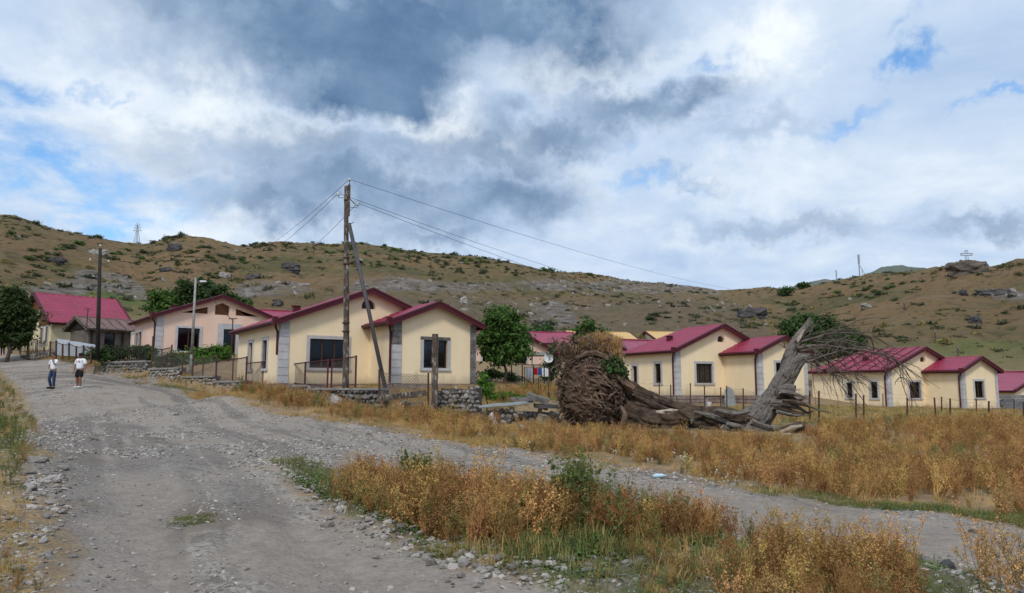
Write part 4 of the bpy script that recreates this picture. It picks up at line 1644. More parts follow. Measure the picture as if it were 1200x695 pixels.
W_top = o0 + Vector((dx + .12, -.05, hp + .30))
W_l = o0 + insulator(mp, (dx - .08, 0, hp - .55), (-1.5, 0, 0))
W_r = o0 + insulator(mp, (dx + .18, 0, hp - 1.0), (1.6, 0, 0))
MB().bar((dx + .05, -.1, hp - .5), (dx + .4, -.1, hp - .85), .04).build('bracket', RUSTP, mp)
for t in (.3, .34, .62, .65, .93):
    MB().tube([(dx * t, 0, hp * t - .03), (dx * t, 0, hp * t + .03)], .19 - .06 * t, 12).build('binding', RUSTP, mp)
a, b = U(454.5, 463, 31.2), U(409, 262, 32.45)
st = thing('pole_strut', 'dark steel strut leaning up against the tall wooden power pole', 'strut', a - Vector((0, 0, .2)))
MB().tube([(0, 0, 0), (b - a) * .5 + Vector((0, 0, .2)), (b - a) + Vector((0, 0, .2))], .085, 10).build('strut_pipe', STRUTM, st, True)
MB().bar((b - a) + Vector((-.15, 0, .1)), (b - a) + Vector((.2, 0, .25)), .03).build('clamp', RUSTP, st)
# short square post
b = gpt(509, 487)
b = U(509, 487, 29.4)
t = U(508, 391.5, 29.4)
sp = thing('wooden_post', 'short weathered square wooden post in front of the annex window', 'post', b - Vector((0, 0, .3)))
q = MB()
hh = t.z - b.z + .3
for k in range(12):
    z0, z1 = hh * k / 12, hh * (k + 1) / 12
    q.box((.01 * math.sin(k * 2.1), 0, (z0 + z1) / 2), (.24 + .012 * math.sin(k * 3.3), .2, z1 - z0 + .002))
q.build('shaft', POLEW, sp)
b, t = U(720.5, 480, 30.5), U(720.5, 399, 30.5)
sp = thing('wooden_post', 'dark square stake rising behind the root plate', 'post', b - Vector((0, 0, .4)))
MB().box((0, 0, (t.z - b.z + .4) / 2), (.24, .2, t.z - b.z + .4)).build('shaft', TARP, sp)
MB().bar((.06, -.11, 2.2), (.06, -.11, t.z - b.z + .38), .05).build('batten', POLEW, sp)
# left black pole
b, t = U(114.5, 414, 49), U(117.5, 291, 49)
bp_ = thing('utility_pole', 'black tarred pole with three insulators before the red roof', 'power pole', b - Vector((0, 0, .4)))
o0 = Vector(bp_.location)
v = t - o0
MB().tube([(0, 0, 0), v * .5, v], [.15, .125, .10], 10).build('shaft', TARP, bp_, True)
LP_T = o0 + insulator(bp_, v + Vector((0, 0, -.02)), (0, 0, 0.2))
LP_L = o0 + insulator(bp_, v + Vector((-.1, 0, -.95)), (-2.6, 0, 0))
LP_R = o0 + insulator(bp_, v + Vector((.1, 0, -1.05)), (2.6, 0, 0))
# grey pole with lamp
b, t = U(223.5, 438, 42.5), U(229.5, 325, 42.5)
gp = thing('street_lamp', 'thin leaning grey lamp pole in front of the pink house', 'street lamp', b - Vector((0, 0, .4)))
o0 = Vector(gp.location)
v = t - o0
MB().tube([(0, 0, 0), v * .25], [.11, .10], 10).build('base_tube', GREYST, gp, True)
MB().tube([v * .25, v * .6, v], [.085, .075, .06], 10).build('shaft', GREYST, gp, True)
MB().tube([v * .93, v * .95 + Vector((.2, 0, .08)), v * .95 + Vector((.32, 0, .08))], .02, 6).build('arm', GREYST, gp)
MB().box(tuple(v * .95 + Vector((.45, 0, .06))), (.34, .16, .09)).build('lamp_head', WHITEP, gp)
GP_T = o0 + v
# T-shaped pipe
b, t = U(270.8, 420, 42.5), U(270.8, 373.5, 42.5)
tp = thing('antenna_mast', 'thin T-shaped antenna mast at the eaves corner', 'antenna', b)
MB().tube([(0, 0, 0), (0, 0, t.z - b.z)], .035, 6).build('mast', RUSTP, tp)
MB().bar((-.24, 0, t.z - b.z), (.24, 0, t.z - b.z), .05).build('crossbar', RUSTP, tp)
b, t = U(101.5, 385, 60), U(101.5, 362, 60)
tp = thing('antenna_mast', 'small antenna mast on the rusty shed roof', 'antenna', b)
MB().tube([(0, 0, 0), (0, 0, t.z - b.z)], .04, 6).build('mast', RUSTP, tp)
MB().bar((-.3, 0, t.z - b.z), (.3, 0, t.z - b.z), .05).build('crossbar', RUSTP, tp)


def wire(label, A, B, sag, r=.012, seg=28):
    A, B = Vector(A), Vector(B)
    pts = [A.lerp(B, k / seg) - Vector((0, 0, sag * 4 * (k / seg) * (1 - k / seg))) - A for k in range(seg + 1)]
    o = MB().tube(pts, r, 5).build('power_line', WIREM, None, True)
    o.location = A
    return tag(o, label, 'power line', 'overhead wires strung from the tall wooden pole')


wire('overhead wire from the pole top down to the left', W_top, U(262, 292, 150), 2.5, .011)
wire('overhead wire from the left insulator down to the left', W_l, U(270, 297, 150), 2.5, .011)
wire('overhead wire from the right insulator down to the left', W_r, U(320, 292, 150), 2.5, .011)
wire('uppermost overhead wire running right across the sky', W_top, U(960, 338, 190), 3.0, .010)
wire('middle overhead wire running right across the sky', W_l, U(912, 345, 190), 4.0, .010)
wire('lowest overhead wire running right across the sky', W_r, U(905, 346, 190), 4.6, .010)
wire('drooping service wire from the grey lamp pole to the eaves', GP_T, U(274, 377, 42.2), .12, .016)
wire('service wire crossing behind the yard tree', U(612, 372, 75), U(652, 390, 75), .2, .03)

# ------------------------------------------------------------------ hill-top things
def hill_base(px, py, far=420):
    """crest point under a thing that stands on the skyline"""
    h_ = hit(px, py)
    k = 0
    while h_ is None and k < 30:
        k += 1
        py += 0.7
        h_ = hit(px, py)
    return Vector((h_[0], h_[1], gz(*h_)))


def pylon():
    b = hill_base(160, 285)
    s = b.y / F
    H = 24 * s + (CY - 0) * 0
    t = thing('pylon', 'distant steel lattice pylon on the left ridge', 'pylon', b)
    q = MB()
    w0, w1 = 3.1 * s * 1.0, .9 * s
    for sx in (-1, 1):
        for sy in (-1, 1):
            q.bar((sx * w0, sy * w0, -1), (sx * w1, sy * w1, H * .68), .10)
            q.bar((sx * w1, sy * w1, H * .68), (0, 0, H), .09)
    n = 6
    for k in range(n):
        f0, f1 = k / n, (k + 1) / n
        a0, a1 = w0 + (w1 - w0) * f0, w0 + (w1 - w0) * f1
        for sy in (-1, 1):
            q.bar((-a0, sy * a0, H * .68 * f0), (a1, sy * a1, H * .68 * f1), .055)
            q.bar((a0, sy * a0, H * .68 * f0), (-a1, sy * a1, H * .68 * f1), .055)
    q.build('lattice_body', PALEST, t)
    for z, w in ((.66, 5.2), (.80, 4.0), (.94, 3.0)):
        q = MB().bar((-w * s, 0, H * z), (w * s, 0, H * z), .16).bar((-w * s, 0, H * z), (0, 0, H * z + .9), .09).bar((w * s, 0, H * z), (0, 0, H * z + .9), .09)
        q.build('crossarm', PALEST, t)


pylon()


def cross():
    b = hill_base(1133.5, 304)
    s = b.y / F
    t = thing('cross', 'open-frame metal cross on the rocky outcrop of the right hill', 'cross', b - Vector((0, 0, 1)))
    q = MB()
    H, w, a = 16 * s + 1.2, .9 * s, 6.2 * s
    z1, z2 = H - 5.6 * s, H - 3.4 * s
    out = [(-w, 0), (-w, z1), (-a, z1), (-a, z2), (-w, z2), (-w, H), (w, H), (w, z2), (a, z2), (a, z1), (w, z1), (w, 0)]
    for y in (-.3, .3):
        for i in range(len(out) - 1):
            q.bar((out[i][0], y, out[i][1]), (out[i + 1][0], y, out[i + 1][1]), .09)
    for (x, z) in out:
        q.bar((x, -.3, z), (x, .3, z), .1)
    q.build('cross_frame', PALEST, t)


cross()


def mast(px, pyb, pyt, label, stay=True):
    b = hill_base(px, pyb)
    s = b.y / F
    H = (pyb - pyt) * s
    t = thing('radio_mast', label, 'mast', b)
    MB().bar((0, 0, -1), (0, 0, H), .28).build('mast', PALEST, t)
    if stay:
        MB().bar((0, 0, H * .55), (8.5 * s, 0, -.5), .12).build('stay', PALEST, t)
        MB().bar((3.2 * s, 0, H * .34), (3.2 * s, 0, -.5), .12).build('stay', PALEST, t)
        MB().bar((0, 0, H * .6), (0, 0, H), .5).build('antenna_panel', PALEST, t)


mast(1007.5, 323, 297, 'radio mast with slanting stay on the right-hand skyline')
mast(980.5, 329, 316.5, 'short thin mast on the skyline left of the radio mast', False)
for px, yb, yt, lab in ((1096, 399, 385, 'thin pole standing on the green-topped lower slope at right'), (1060, 363, 353, 'thin pole halfway up the right-hand hill'), (1123, 418, 405, 'thin pole in the green patch behind the rightmost roofs')):
    b = hill_base(px, yb)
    s = b.y / F
    t = thing('hillside_pole', lab, 'pole', b - Vector((0, 0, .5)))
    MB().tube([(0, 0, 0), (0, 0, (yb - yt) * s + .5)], .10, 6).build('shaft', POLEW, t)

# boulders and outcrops
OUTCR = M('brown_outcrop_rock', (0.085, 0.068, 0.055), (0.15, 0.125, 0.105), 1.2, .95, .6, 3)
BOULD = [(203, 290, 9, 5, 'dark boulder just below the left skyline hump'), (66, 305, 9, 4, 'dark boulder on the far left slope'), (340, 313, 11, 6, 'largest dark boulder on the reddish middle slope'),
         (325, 355, 6, 4.5, 'dark upright boulder above the cream house roof'), (296, 324, 8, 4, 'flat dark boulder left of the reddish slope'), (882, 367, 17, 7, 'broad dark rock face above the tiled house'),
         (1138, 313, 25, 9, 'rocky outcrop carrying the metal cross'), (1170, 343, 26, 4, 'long dark rock ledge near the right edge'), (1145, 375, 7, 5, 'dark split boulder on the right slope'),
         (1016, 359, 9, 3, 'grey flat rock on the right slope'), (935, 416, 5, 3, 'small grey rock below the right slope track'), (194, 316, 7, 3, 'dark boulder on the left slope under the ridge'),
         (262, 322, 6, 4, 'grey boulder above the pink house'), (293, 346, 6, 3, 'grey boulder behind the pink roof'), (543, 352, 5, 5, 'pale upright rock above the annex roof'), (1130, 343, 5, 4, 'small dark rock left of the long ledge'),
         (115, 296, 12, 4, 'low grey rock band behind the black pole'), (1008, 404, 5, 2, 'flat rock on bare ground behind the seamed roof')]
for i, (px, py, rx, ry, lab) in enumerate(BOULD):
    b = hill_base(px, py + ry * .8)
    s = b.y / F
    me = lump(20 + i, (1, 1, 1), 4, .45, .35)
    for v in me.vertices:
        n = v.co.normalized()
        v.co *= 1 + .16 * noise.noise(n * 4 + Vector((i, 0, 0))) + .09 * noise.noise(n * 9)
    me.materials.append(DARKROCK if 'dark' in lab else (OUTCR if 'outcrop' in lab else RUBBLE))
    o = put('boulder', me, b + Vector((0, ry * s * .4, ry * s * .5)), (rx * s, ry * s * 1.1, ry * s * 1.25), (0, 0, rnd.random() * .4))
    tag(o, lab, 'boulder')


# ------------------------------------------------------------------ the fallen tree
def catmull(pts, rad, n):
    P = [Vector(p) for p in pts]
    P = [P[0] * 2 - P[1]] + P + [P[-1] * 2 - P[-2]]
    rr = [rad[0]] + list(rad) + [rad[-1]]
    out, ro = [], []
    segs = len(P) - 3
    for i in range(segs):
        for k in range(n):
            t = k / n
            a, b, c, d = P[i:i + 4]
            out.append(.5 * ((2 * b) + (c - a) * t + (2 * a - 5 * b + 4 * c - d) * t * t + (3 * b - a - 3 * c + d) * t ** 3))
            ro.append(rr[i + 1] + (rr[i + 2] - rr[i + 1]) * t)
    out.append(P[-2])
    ro.append(rad[-1])
    return out, ro


def bark_log(name, pts, rad, mat, parent, seed=0, seg=72, n=22, furrow=.10, freq=5.0, stretch=.9, lump_=.10, jag=.0, jag0=0.0, cap=None):
    C, Rr = catmull(pts, rad, n)
    V, Q = [], []
    prev = None
    s = 0
    for i, p in enumerate(C):
        t = (C[min(i + 1, len(C) - 1)] - C[max(i - 1, 0)]).normalized()
        u = t.orthogonal().normalized() if prev is None else (prev - t * prev.dot(t)).normalized()
        prev = u
        w = t.cross(u)
        if i:
            s += (C[i] - C[i - 1]).length
        for k in range(seg):
            a = 2 * math.pi * k / seg
            cs, sn = math.cos(a), math.sin(a)
            q = Vector((cs * freq, sn * freq, s * stretch + seed * 7))
            q += .6 * noise.noise_vector(Vector((cs * 1.5, sn * 1.5, s * 1.3 + seed)))
            f = abs(noise.noise(q)) * 2
            f2 = abs(noise.noise(q * 2.3 + Vector((3, 1, seed))))
            l = noise.noise(Vector((cs * 1.1, sn * 1.1, s * .9 + seed * 3)))
            r = Rr[i] * (1 + lump_ * 1.6 * l) - Rr[i] * furrow * (1 - min(1, f * 2.2)) - Rr[i] * furrow * .45 * (1 - min(1, f2 * 4)) + Rr[i] * furrow * .5
            off = Vector()
            if jag and i >= len(C) - 4:
                off = t * (jag * abs(noise.noise(Vector((cs * 3.1, sn * 3.1, seed)))) * 2 * (i - len(C) + 5) / 4)
            if jag0 and i < 4:
                off = -t * (jag0 * abs(noise.noise(Vector((cs * 3.1, sn * 3.1, seed + 9)))) * 2 * (4 - i) / 4)
            V.append(p + (u * cs + w * sn) * r + off)
    m = len(C)
    for i in range(m - 1):
        for k in range(seg):
            a, b = i * seg + k, i * seg + (k + 1) % seg
            Q.append((a, b, b + seg, a + seg))
    o = link(name, npmesh(name, V, Q), parent, mat, True)
    # broken ends
    for end, col in ((0, V[:seg]), (m - 1, V[-seg:])):
        c = sum(col, Vector()) / seg
        t = (C[1] - C[0]).normalized() * (.12 * Rr[0]) if end == 0 else -(C[-1] - C[-2]).normalized() * (.3 * Rr[-1])
        vs = list(col)
        ring2 = [c + (v - c) * .55 + t * (1 + 1.5 * noise.noise(v * 9)) for v in col]
        vs += ring2 + [c + t * 1.6]
        fs = []
        for k in range(seg):
            k2 = (k + 1) % seg
            fs.append((k, k2, seg + k2, seg + k))
            fs.append((seg + k, seg + k2, 2 * seg))
        e = MB().add(vs, fs).build('broken_end', cap or WOODP, parent, True)
    return o


def fallen_tree():
    base = U(700, 503, 26.5)
    root = thing('fallen_tree', 'huge uprooted dead tree lying in the dry weeds with root plate and bare branches', 'fallen tree', base)
    L = lambda px, py, D=26.5: U(px, py, D) - base
    px_m = 26.5 / F
    # --- soil and root plate
    bm = bmesh.new()
    bmesh.ops.create_icosphere(bm, subdivisions=6, radius=1)
    c = L(695, 459, 26.7)
    for v in bm.verts:
        n = v.co.normalized()
        q = Vector((n.x * 1.2 - n.z * .7, n.y, n.z * 3.6 + n.x * .9 + .7 * math.sin(n.x * 2.5)))
        rid = 1 - abs(noise.noise(q * 1.7 + noise.noise_vector(n * 2) * .7)) * 3.0
        rid2 = 1 - abs(noise.noise(q * 4.3 + Vector((5, 2, 0)))) * 3.2
        r = 1 + .10 * noise.noise(n * 1.5 + Vector((4, 0, 2))) + .13 * max(-.5, rid) + .07 * max(-.5, rid2)
        front = max(0, -n.y)
        pit = math.exp(-(((n.x - .25) / .42) ** 2 + ((n.z + .12) / .33) ** 2)) * front
        r -= .20 * pit
        sx, sy, sz = 1.12, .85, 1.34
        if n.z > .2:
            sx *= 1 - .25 * (n.z - .2)
        v.co = Vector((n.x * sx * r, n.y * sy * r + .12 * n.x, n.z * sz * r))
    me = bpy.data.meshes.new('root_plate')
    bm.to_mesh(me)
    bm.free()
    rp = link('root_plate', me, root, SOIL, True)
    rp.location = c
    # --- strands wrapped round the plate
    def surf(th, ph, k=1.03):
        return c + Vector((math.cos(th) * math.cos(ph) * 1.12 * k, math.sin(th) * math.cos(ph) * .85 * k, math.sin(ph) * 1.34 * k))
    q = MB()
    for i in range(230):
        th = rnd.uniform(-math.pi * 1.02, .1)
        ph = rnd.uniform(-1.15, 1.35)
        d = rnd.choice([.12, .2, .3, .45, .8]) * rnd.uniform(.7, 1.3)
        sl = rnd.uniform(-1.1, .5) if rnd.random() < .5 else rnd.uniform(-.5, .1)
        pts = []
        wob = rnd.uniform(0, 6)
        for k in range(7):
            t = k / 6
            pts.append(surf(th + d * t, ph + sl * d * t + .09 * math.sin(wob + 5 * t) + rnd.gauss(0, .025), 1.02 + .05 * math.sin(wob + 3 * t) + (.08 if rnd.random() < .15 else 0)))
        r0 = rnd.choice([.012, .016, .022, .03, .045, .06])
        q.tube(pts, [r0 * (1 - .7 * abs(2 * t / 6 - 1) ** 2) for t in range(7)], 4)
    # torn flakes of root bark and clods lifting off the plate
    for i in range(1500):
        th, ph = rnd.uniform(-math.pi * 1.05, .15), rnd.uniform(-1.25, 1.4)
        if math.exp(-(((math.cos(th) * math.cos(ph) - .25) / .4) ** 2 + ((math.sin(ph) + .15) / .3) ** 2)) > rnd.random() * 1.1:
            continue
        p = surf(th, ph, 1.02)
        nn = (p - c).normalized()
        t = nn.cross(Vector((.35 + rnd.gauss(0, .3), rnd.gauss(0, .3), 1))).normalized() * rnd.choice([-1, 1])
        t = (t + nn * rnd.uniform(0, .4) + Vector((0, 0, rnd.gauss(-.1, .22)))).normalized()
        s_ = t.cross(nn).normalized()
        ln, w_ = rnd.uniform(.10, .48), rnd.uniform(.02, .075)
        a, b_ = p, p + t * ln
        q.add([a - s_ * w_, a + s_ * w_, a + nn * w_ * .9, b_ + s_ * w_ * rnd.uniform(-.6, .6), (a + b_) / 2 + s_ * w_ * 1.1 + nn * .02, (a + b_) / 2 - s_ * w_ * 1.1 + nn * .03, (a + b_) / 2 + nn * w_],
              [(0, 2, 6, 5), (2, 1, 4, 6), (5, 6, 3), (6, 4, 3), (0, 5, 3), (1, 3, 4)])
    q.build('root_strands', ROOTM, root, True)['kind'] = 'stuff'
    # --- loose roots sticking out round the rim and hanging on top-left
    q = MB()
    for i in range(470):
        px, py = rnd.gauss(684, 20), rnd.gauss(406, 13)
        if px < 654 or px > 734 or py < 388 + abs(px - 684) * .3:
            continue
        p = L(px, py, 26.5 + rnd.uniform(-.5, .8))
        d = Vector((rnd.uniform(-1, .6), rnd.uniform(-.8, .5), rnd.uniform(-.9, .5)))
        d.normalize()
        ln = rnd.uniform(.25, .75)
        pts = [p]
        for k in range(5):
            d = (d + Vector((rnd.gauss(0, .35), rnd.gauss(0, .35), rnd.gauss(-.12, .3)))).normalized()
            pts.append(pts[-1] + d * ln / 5)
        r0 = rnd.choice([.01, .014, .02, .03])
        q.tube(pts, [r0, r0, r0 * .9, r0 * .7, r0 * .5, r0 * .2], 4)
    for i in range(420):
        a = rnd.choice([rnd.uniform(-2.4, -.7), rnd.uniform(2.0, 4.2), rnd.uniform(0, 6.28)])
        p = c + Vector((math.cos(a) * 1.08, rnd.uniform(-.6, .3), math.sin(a) * 1.28))
        d = Vector((math.cos(a), rnd.uniform(-.5, .2), math.sin(a))).normalized()
        ln = rnd.uniform(.2, .6)
        pts = [p]
        for k in range(5):
            d = (d + Vector((rnd.gauss(0, .4), rnd.gauss(0, .3), rnd.gauss(-.15, .4)))).normalized()
            pts.append(pts[-1] + d * ln / 5)
        r0 = rnd.choice([.01, .015, .022, .035])
        q.tube(pts, [r0, r0, r0 * .9, r0 * .7, r0 * .5, r0 * .2], 4)
    q.build('loose_roots', ROOTM, root, True)['kind'] = 'stuff'
    # soil mound behind the plate, carrying turf
    for (px, py, rx, ry, D) in [(684, 418, 22, 19, 27.1), (710, 424, 20, 14, 27.2), (672, 440, 13, 36, 27.0)]:
        me = lump(50 + px % 7, (1, 1, 1), 5, .4, .2)
        for v in me.vertices:
            v.co *= 1 + .12 * noise.noise(v.co * 5) + .08 * noise.noise(v.co * 11)
        me.materials.append(SOIL)
        o = put('turf_mound', me, L(px, py, D), (rx * px_m, .7, ry * px_m), (0, 0, 0), root)
    # big roots
    big = [([(700, 424), (716, 432), (728, 446), (742, 456)], [.05, .09, .12, .12], 26.1), 
           ([(674, 420), (694, 413), (712, 420), (726, 434)], [.04, .07, .08, .05], 26.0), 
           ([(722, 424), (731, 434), (730, 450), (736, 462)], [.06, .10, .10, .06], 26.4), ([(727, 476), (732, 486), (730, 496), (724, 505)], [.06, .08, .07, .03], 25.9),
           ]
    for i, (pp, rr, D) in enumerate(big):
        bark_log('root', [L(a, b, D) for a, b in pp], rr, ROOTM, root, seed=i + 30, seg=26, n=14, furrow=.5, freq=1.9, lump_=.35, cap=ROOTM)
    # --- trunk: two split halves lying on the ground
    bark_log('trunk', [L(722, 448, 27.0), L(740, 458, 26.8), L(757, 466, 26.7), L(789, 478, 26.6), L(830, 486, 26.5), L(872, 493, 26.4)],
             [.34, .27, .24, .25, .26, .22], BARKD, root, 1, furrow=.30, freq=2.8, lump_=.18)
    bark_log('trunk', [L(712, 482, 27.1), L(728, 484, 26.7), L(757, 492, 26.3), L(785, 495, 26.1), L(803, 494, 25.9)], [.56, .54, .50, .47, .42], BARKD, root, 2, furrow=.20, freq=3.2, lump_=.12, jag=.25)
    bark_log('trunk', [L(790, 495, 26.7), L(825, 494, 26.5), L(860, 496, 26.3), L(890, 500, 26.0)], [.46, .48, .45, .34], BARKD, root, 3, furrow=.28, freq=2.8, lump_=.25)
    bark_log('burl', [L(796, 486, 25.75), L(804, 487, 25.6), L(811, 489, 25.5)], [.20, .26, .20], BARKD, root, 8, seg=40, furrow=.35, freq=2.4, lump_=.3)
    bark_log('peeled_limb', [L(768, 484, 25.95), L(786, 484, 25.9), L(800, 484, 25.8)], [.08, .13, .10], WOODP, root, 9, seg=30, furrow=.3, freq=2)
    bark_log('peeled_limb', [L(822, 487, 26.15), L(842, 492, 26.0), L(856, 497, 25.9)], [.05, .09, .05], BARKD, root, 19, seg=30, furrow=.4, freq=2)
    for i, (pp, rr, mt) in enumerate([([(742, 462), (765, 474), (790, 482)], [.05, .09, .04], BARKD), ([(812, 482), (835, 488), (862, 500)], [.05, .08, .04], BARK), ([(820, 500), (845, 506), (868, 508)], [.05, .08, .03], BARKD),
                                      ([(735, 498), (760, 505), (790, 506)], [.06, .09, .05], BARKD), ([(838, 480), (858, 484), (878, 482)], [.05, .08, .05], BARK)]):
        bark_log('split_wood', [L(a, b, 26.0 - .1 * i) for a, b in pp], rr, mt, root, 80 + i, seg=20, n=12, furrow=.5, freq=1.8, lump_=.3, jag=.1)
    # leaning stem
    bark_log('leaning_stem', [L(868, 512, 26.5), L(882, 497, 26.5), L(894, 482, 26.5), L(905, 467, 26.5), L(918, 447, 26.5), L(929, 430, 26.5), L(939, 421, 26.4), L(948, 419, 26.3)],
             [.62, .56, .42, .34, .31, .27, .19, .15], BARK, root, 4, seg=88, n=16, furrow=.22, freq=4.0, stretch=1.0, lump_=.12, jag=.15)
    bark_log('broken_limb', [L(921, 438, 26.6), L(925, 420, 26.6), L(930, 406, 26.6), L(938, 392, 26.6), L(943, 385, 26.6)], [.24, .22, .19, .14, .10], BARK, root, 5, seg=48, furrow=.2, freq=3.6, stretch=1.2, jag=.45)
    q = MB()
    q.add([L(935, 402, 26.38), L(939, 396, 26.36), L(943.5, 385, 26.45), L(940, 387, 26.42), L(933, 398, 26.4), L(939, 394, 26.6)], [(0, 1, 4), (1, 2, 3, 4), (1, 5, 2), (4, 3, 5)])
    q.build('splinter', WOODP, root)
    bark_log('limb_stub', [L(914, 456, 26.3), L(925, 455, 26.1), L(932, 456, 26.0)], [.17, .15, .13], BARK, root, 6, seg=40, furrow=.15, freq=3, cap=BARKD)
    MB().tube([L(930, 457, 26.0), L(938, 456.5, 25.9), L(936, 459, 25.9)], [.03, .015, .004], 5).build('splinter', WOODP, root)
    for i, (pp, rr) in enumerate([([(908, 464), (920, 463), (932, 470), (940, 468)], [.15, .14, .08, .02]), ([(903, 472), (918, 473), (934, 477), (946, 484)], [.10, .11, .08, .02]),
                                  ([(905, 478), (920, 480), (936, 485), (950, 483)], [.07, .09, .07, .02]), ([(914, 459), (926, 461), (936, 463), (941, 465)], [.06, .07, .04, .015]),
                                  ([(916, 470), (930, 471), (942, 474), (948, 477)], [.05, .06, .05, .02]), ([(910, 482), (922, 485), (934, 487), (942, 486)], [.04, .05, .04, .015])]):
        bark_log('torn_limb', [L(a, b, 26.2 - .1 * i) for a, b in pp], rr, BARK if i % 2 else BARKD, root, 60 + i, seg=20, n=10, furrow=.5, freq=1.8, lump_=.35, jag=.15)
    MB().tube([L(918, 469, 26), L(945, 474, 25.9), L(960, 481, 25.8), L(974, 484, 25.7)], [.05, .04, .03, .012], 6).build('dead_branch', TWIG, root, True)
    # roots and log pieces reaching out to the right on the ground
    bark_log('log_end', [L(898, 515, 25.6), L(916, 509, 25.5), L(936, 503, 25.5), L(948, 505, 25.4)], [.10, .20, .24, .15], BARKD, root, 11, seg=40, furrow=.3, freq=2.6, lump_=.3)
    bark_log('peeled_limb', [L(912, 508, 25.35), L(928, 502, 25.3), L(940, 499, 25.3)], [.05, .09, .04], WOODP, root, 12, seg=26, furrow=.4, freq=2)
    for i, (pp, rr) in enumerate([([(846, 500), (858, 508), (866, 514), (874, 520)], [.09, .10, .08, .03]), ([(876, 500), (890, 504), (905, 505), (922, 508)], [.12, .10, .08, .05]), ([(880, 494), (896, 500), (912, 503), (930, 507)], [.10, .08, .06, .03]),
                                  ([(860, 502), (872, 510), (884, 512), (892, 518)], [.07, .08, .06, .02]), ([(852, 496), (864, 500), (880, 506), (898, 510)], [.06, .08, .06, .04])]):
        bark_log('root', [L(a, b, 25.7 - .08 * i) for a, b in pp], rr, BARK, root, 13 + i, seg=24, n=10, furrow=.4, freq=2.2, lump_=.3)
    # --- bare branches
    br = [([(938, 401), (955, 396), (975, 391), (1005, 391), (1030, 397)], .055), ([(934, 408), (960, 405), (990, 408), (1020, 412), (1045, 418)], .07), ([(936, 412), (965, 408), (992, 413), (1024, 418)], .06),
          ([(940, 404), (958, 412), (972, 424), (988, 440), (1000, 452)], .04), ([(942, 398), (965, 401), (992, 399), (1015, 405), (1040, 414), (1060, 432)], .045),
          ([(948, 424), (962, 418), (985, 411), (1005, 402)], .045), ([(930, 404), (950, 392), (975, 388), (1003, 381)], .035), ([(942, 420), (958, 431), (975, 437), (985, 452)], .03),
          ([(941, 408), (970, 419), (990, 428), (1003, 440)], .03), ([(1020, 412), (1038, 416), (1052, 426), (1056, 445)], .03)]
    for i, (pp, r0) in enumerate(br):
        C, _ = catmull([L(a, b, 26.5 - .25 * i * (.5 if i % 2 else -.4)) for a, b in pp], [1] * len(pp), 6)
        q = MB()
        q.tube(C, [max(.009, r0 * (1 - .85 * k / len(C))) for k in range(len(C))], 6)
        for k in range(2, len(C)):
            for _ in range(3):
                if rnd.random() < .27:
                    d = (C[k] - C[k - 1]).normalized()
                    d = (d * .7 + Vector((rnd.gauss(.1, .4), rnd.gauss(0, .6), rnd.gauss(-.1, .55)))).normalized()
                    ln = rnd.uniform(.5, 1.7)
                    p = C[k]
                    pts = [p]
                    for s in range(6):
                        d = (d + Vector((rnd.gauss(.03, .14), rnd.gauss(0, .15), rnd.gauss(-.09, .13)))).normalized()
                        pts.append(pts[-1] + d * ln / 6)
                    q.tube(pts, [.019, .017, .015, .013, .011, .008, .005], 3)
                    if rnd.random() < .6:
                        p = pts[3]
                        d2 = (d + Vector((rnd.gauss(0, .6), rnd.gauss(0, .6), rnd.gauss(-.3, .5)))).normalized()
                        q.tube([p, p + d2 * .25, p + d2 * .45 + Vector((.03, 0, -.08))], [.008, .006, .003], 3)
        q.build('bare_branch', TWIG, root, True)
    for (x, y) in ((915, 404), (918, 398)):
        MB().tube([L(920, 408, 26.2), L(x, y, 26.0), L(x - 4, y - 1, 25.9)], [.02, .012, .005], 4).build('dead_branch', TWIG, root)
    # --- turf: dead grass standing on the root plate
    q = MB()
    for i in range(3200):
        px = rnd.choice([rnd.gauss(703, 13), rnd.gauss(718, 9), rnd.gauss(690, 12), rnd.gauss(732, 5)])
        py = 398 + abs(px - 703) * .28 + rnd.uniform(-2, 24)
        if px < 668 or px > 728:
            continue
        p = L(px, py, 26.5 + rnd.uniform(-.15, .6))
        h_ = rnd.uniform(.18, .52)
        lean = Vector((rnd.gauss(0, .22), rnd.gauss(-.1, .25), 1)).normalized()
        w = rnd.uniform(.006, .012)
        m = p + lean * h_ * .6
        e = m + (lean + Vector((rnd.gauss(0, .6), rnd.gauss(0, .4), -.5))) * h_ * .35
        q.add([p - Vector((w, 0, 0)), p + Vector((w, 0, 0)), m + Vector((w, 0, 0)), m - Vector((w, 0, 0)), e], [(0, 1, 2, 3), (3, 2, 4)])
    q.build('turf_grass', DRYG, root)['kind'] = 'stuff'
    V, Q = leaf_cloud([(L(720, 429, 26.15), .42, .3, .36)], 900, .085, 5)
    link('green_creeper', npmesh('green_creeper', V, Q), root, LEAFD)


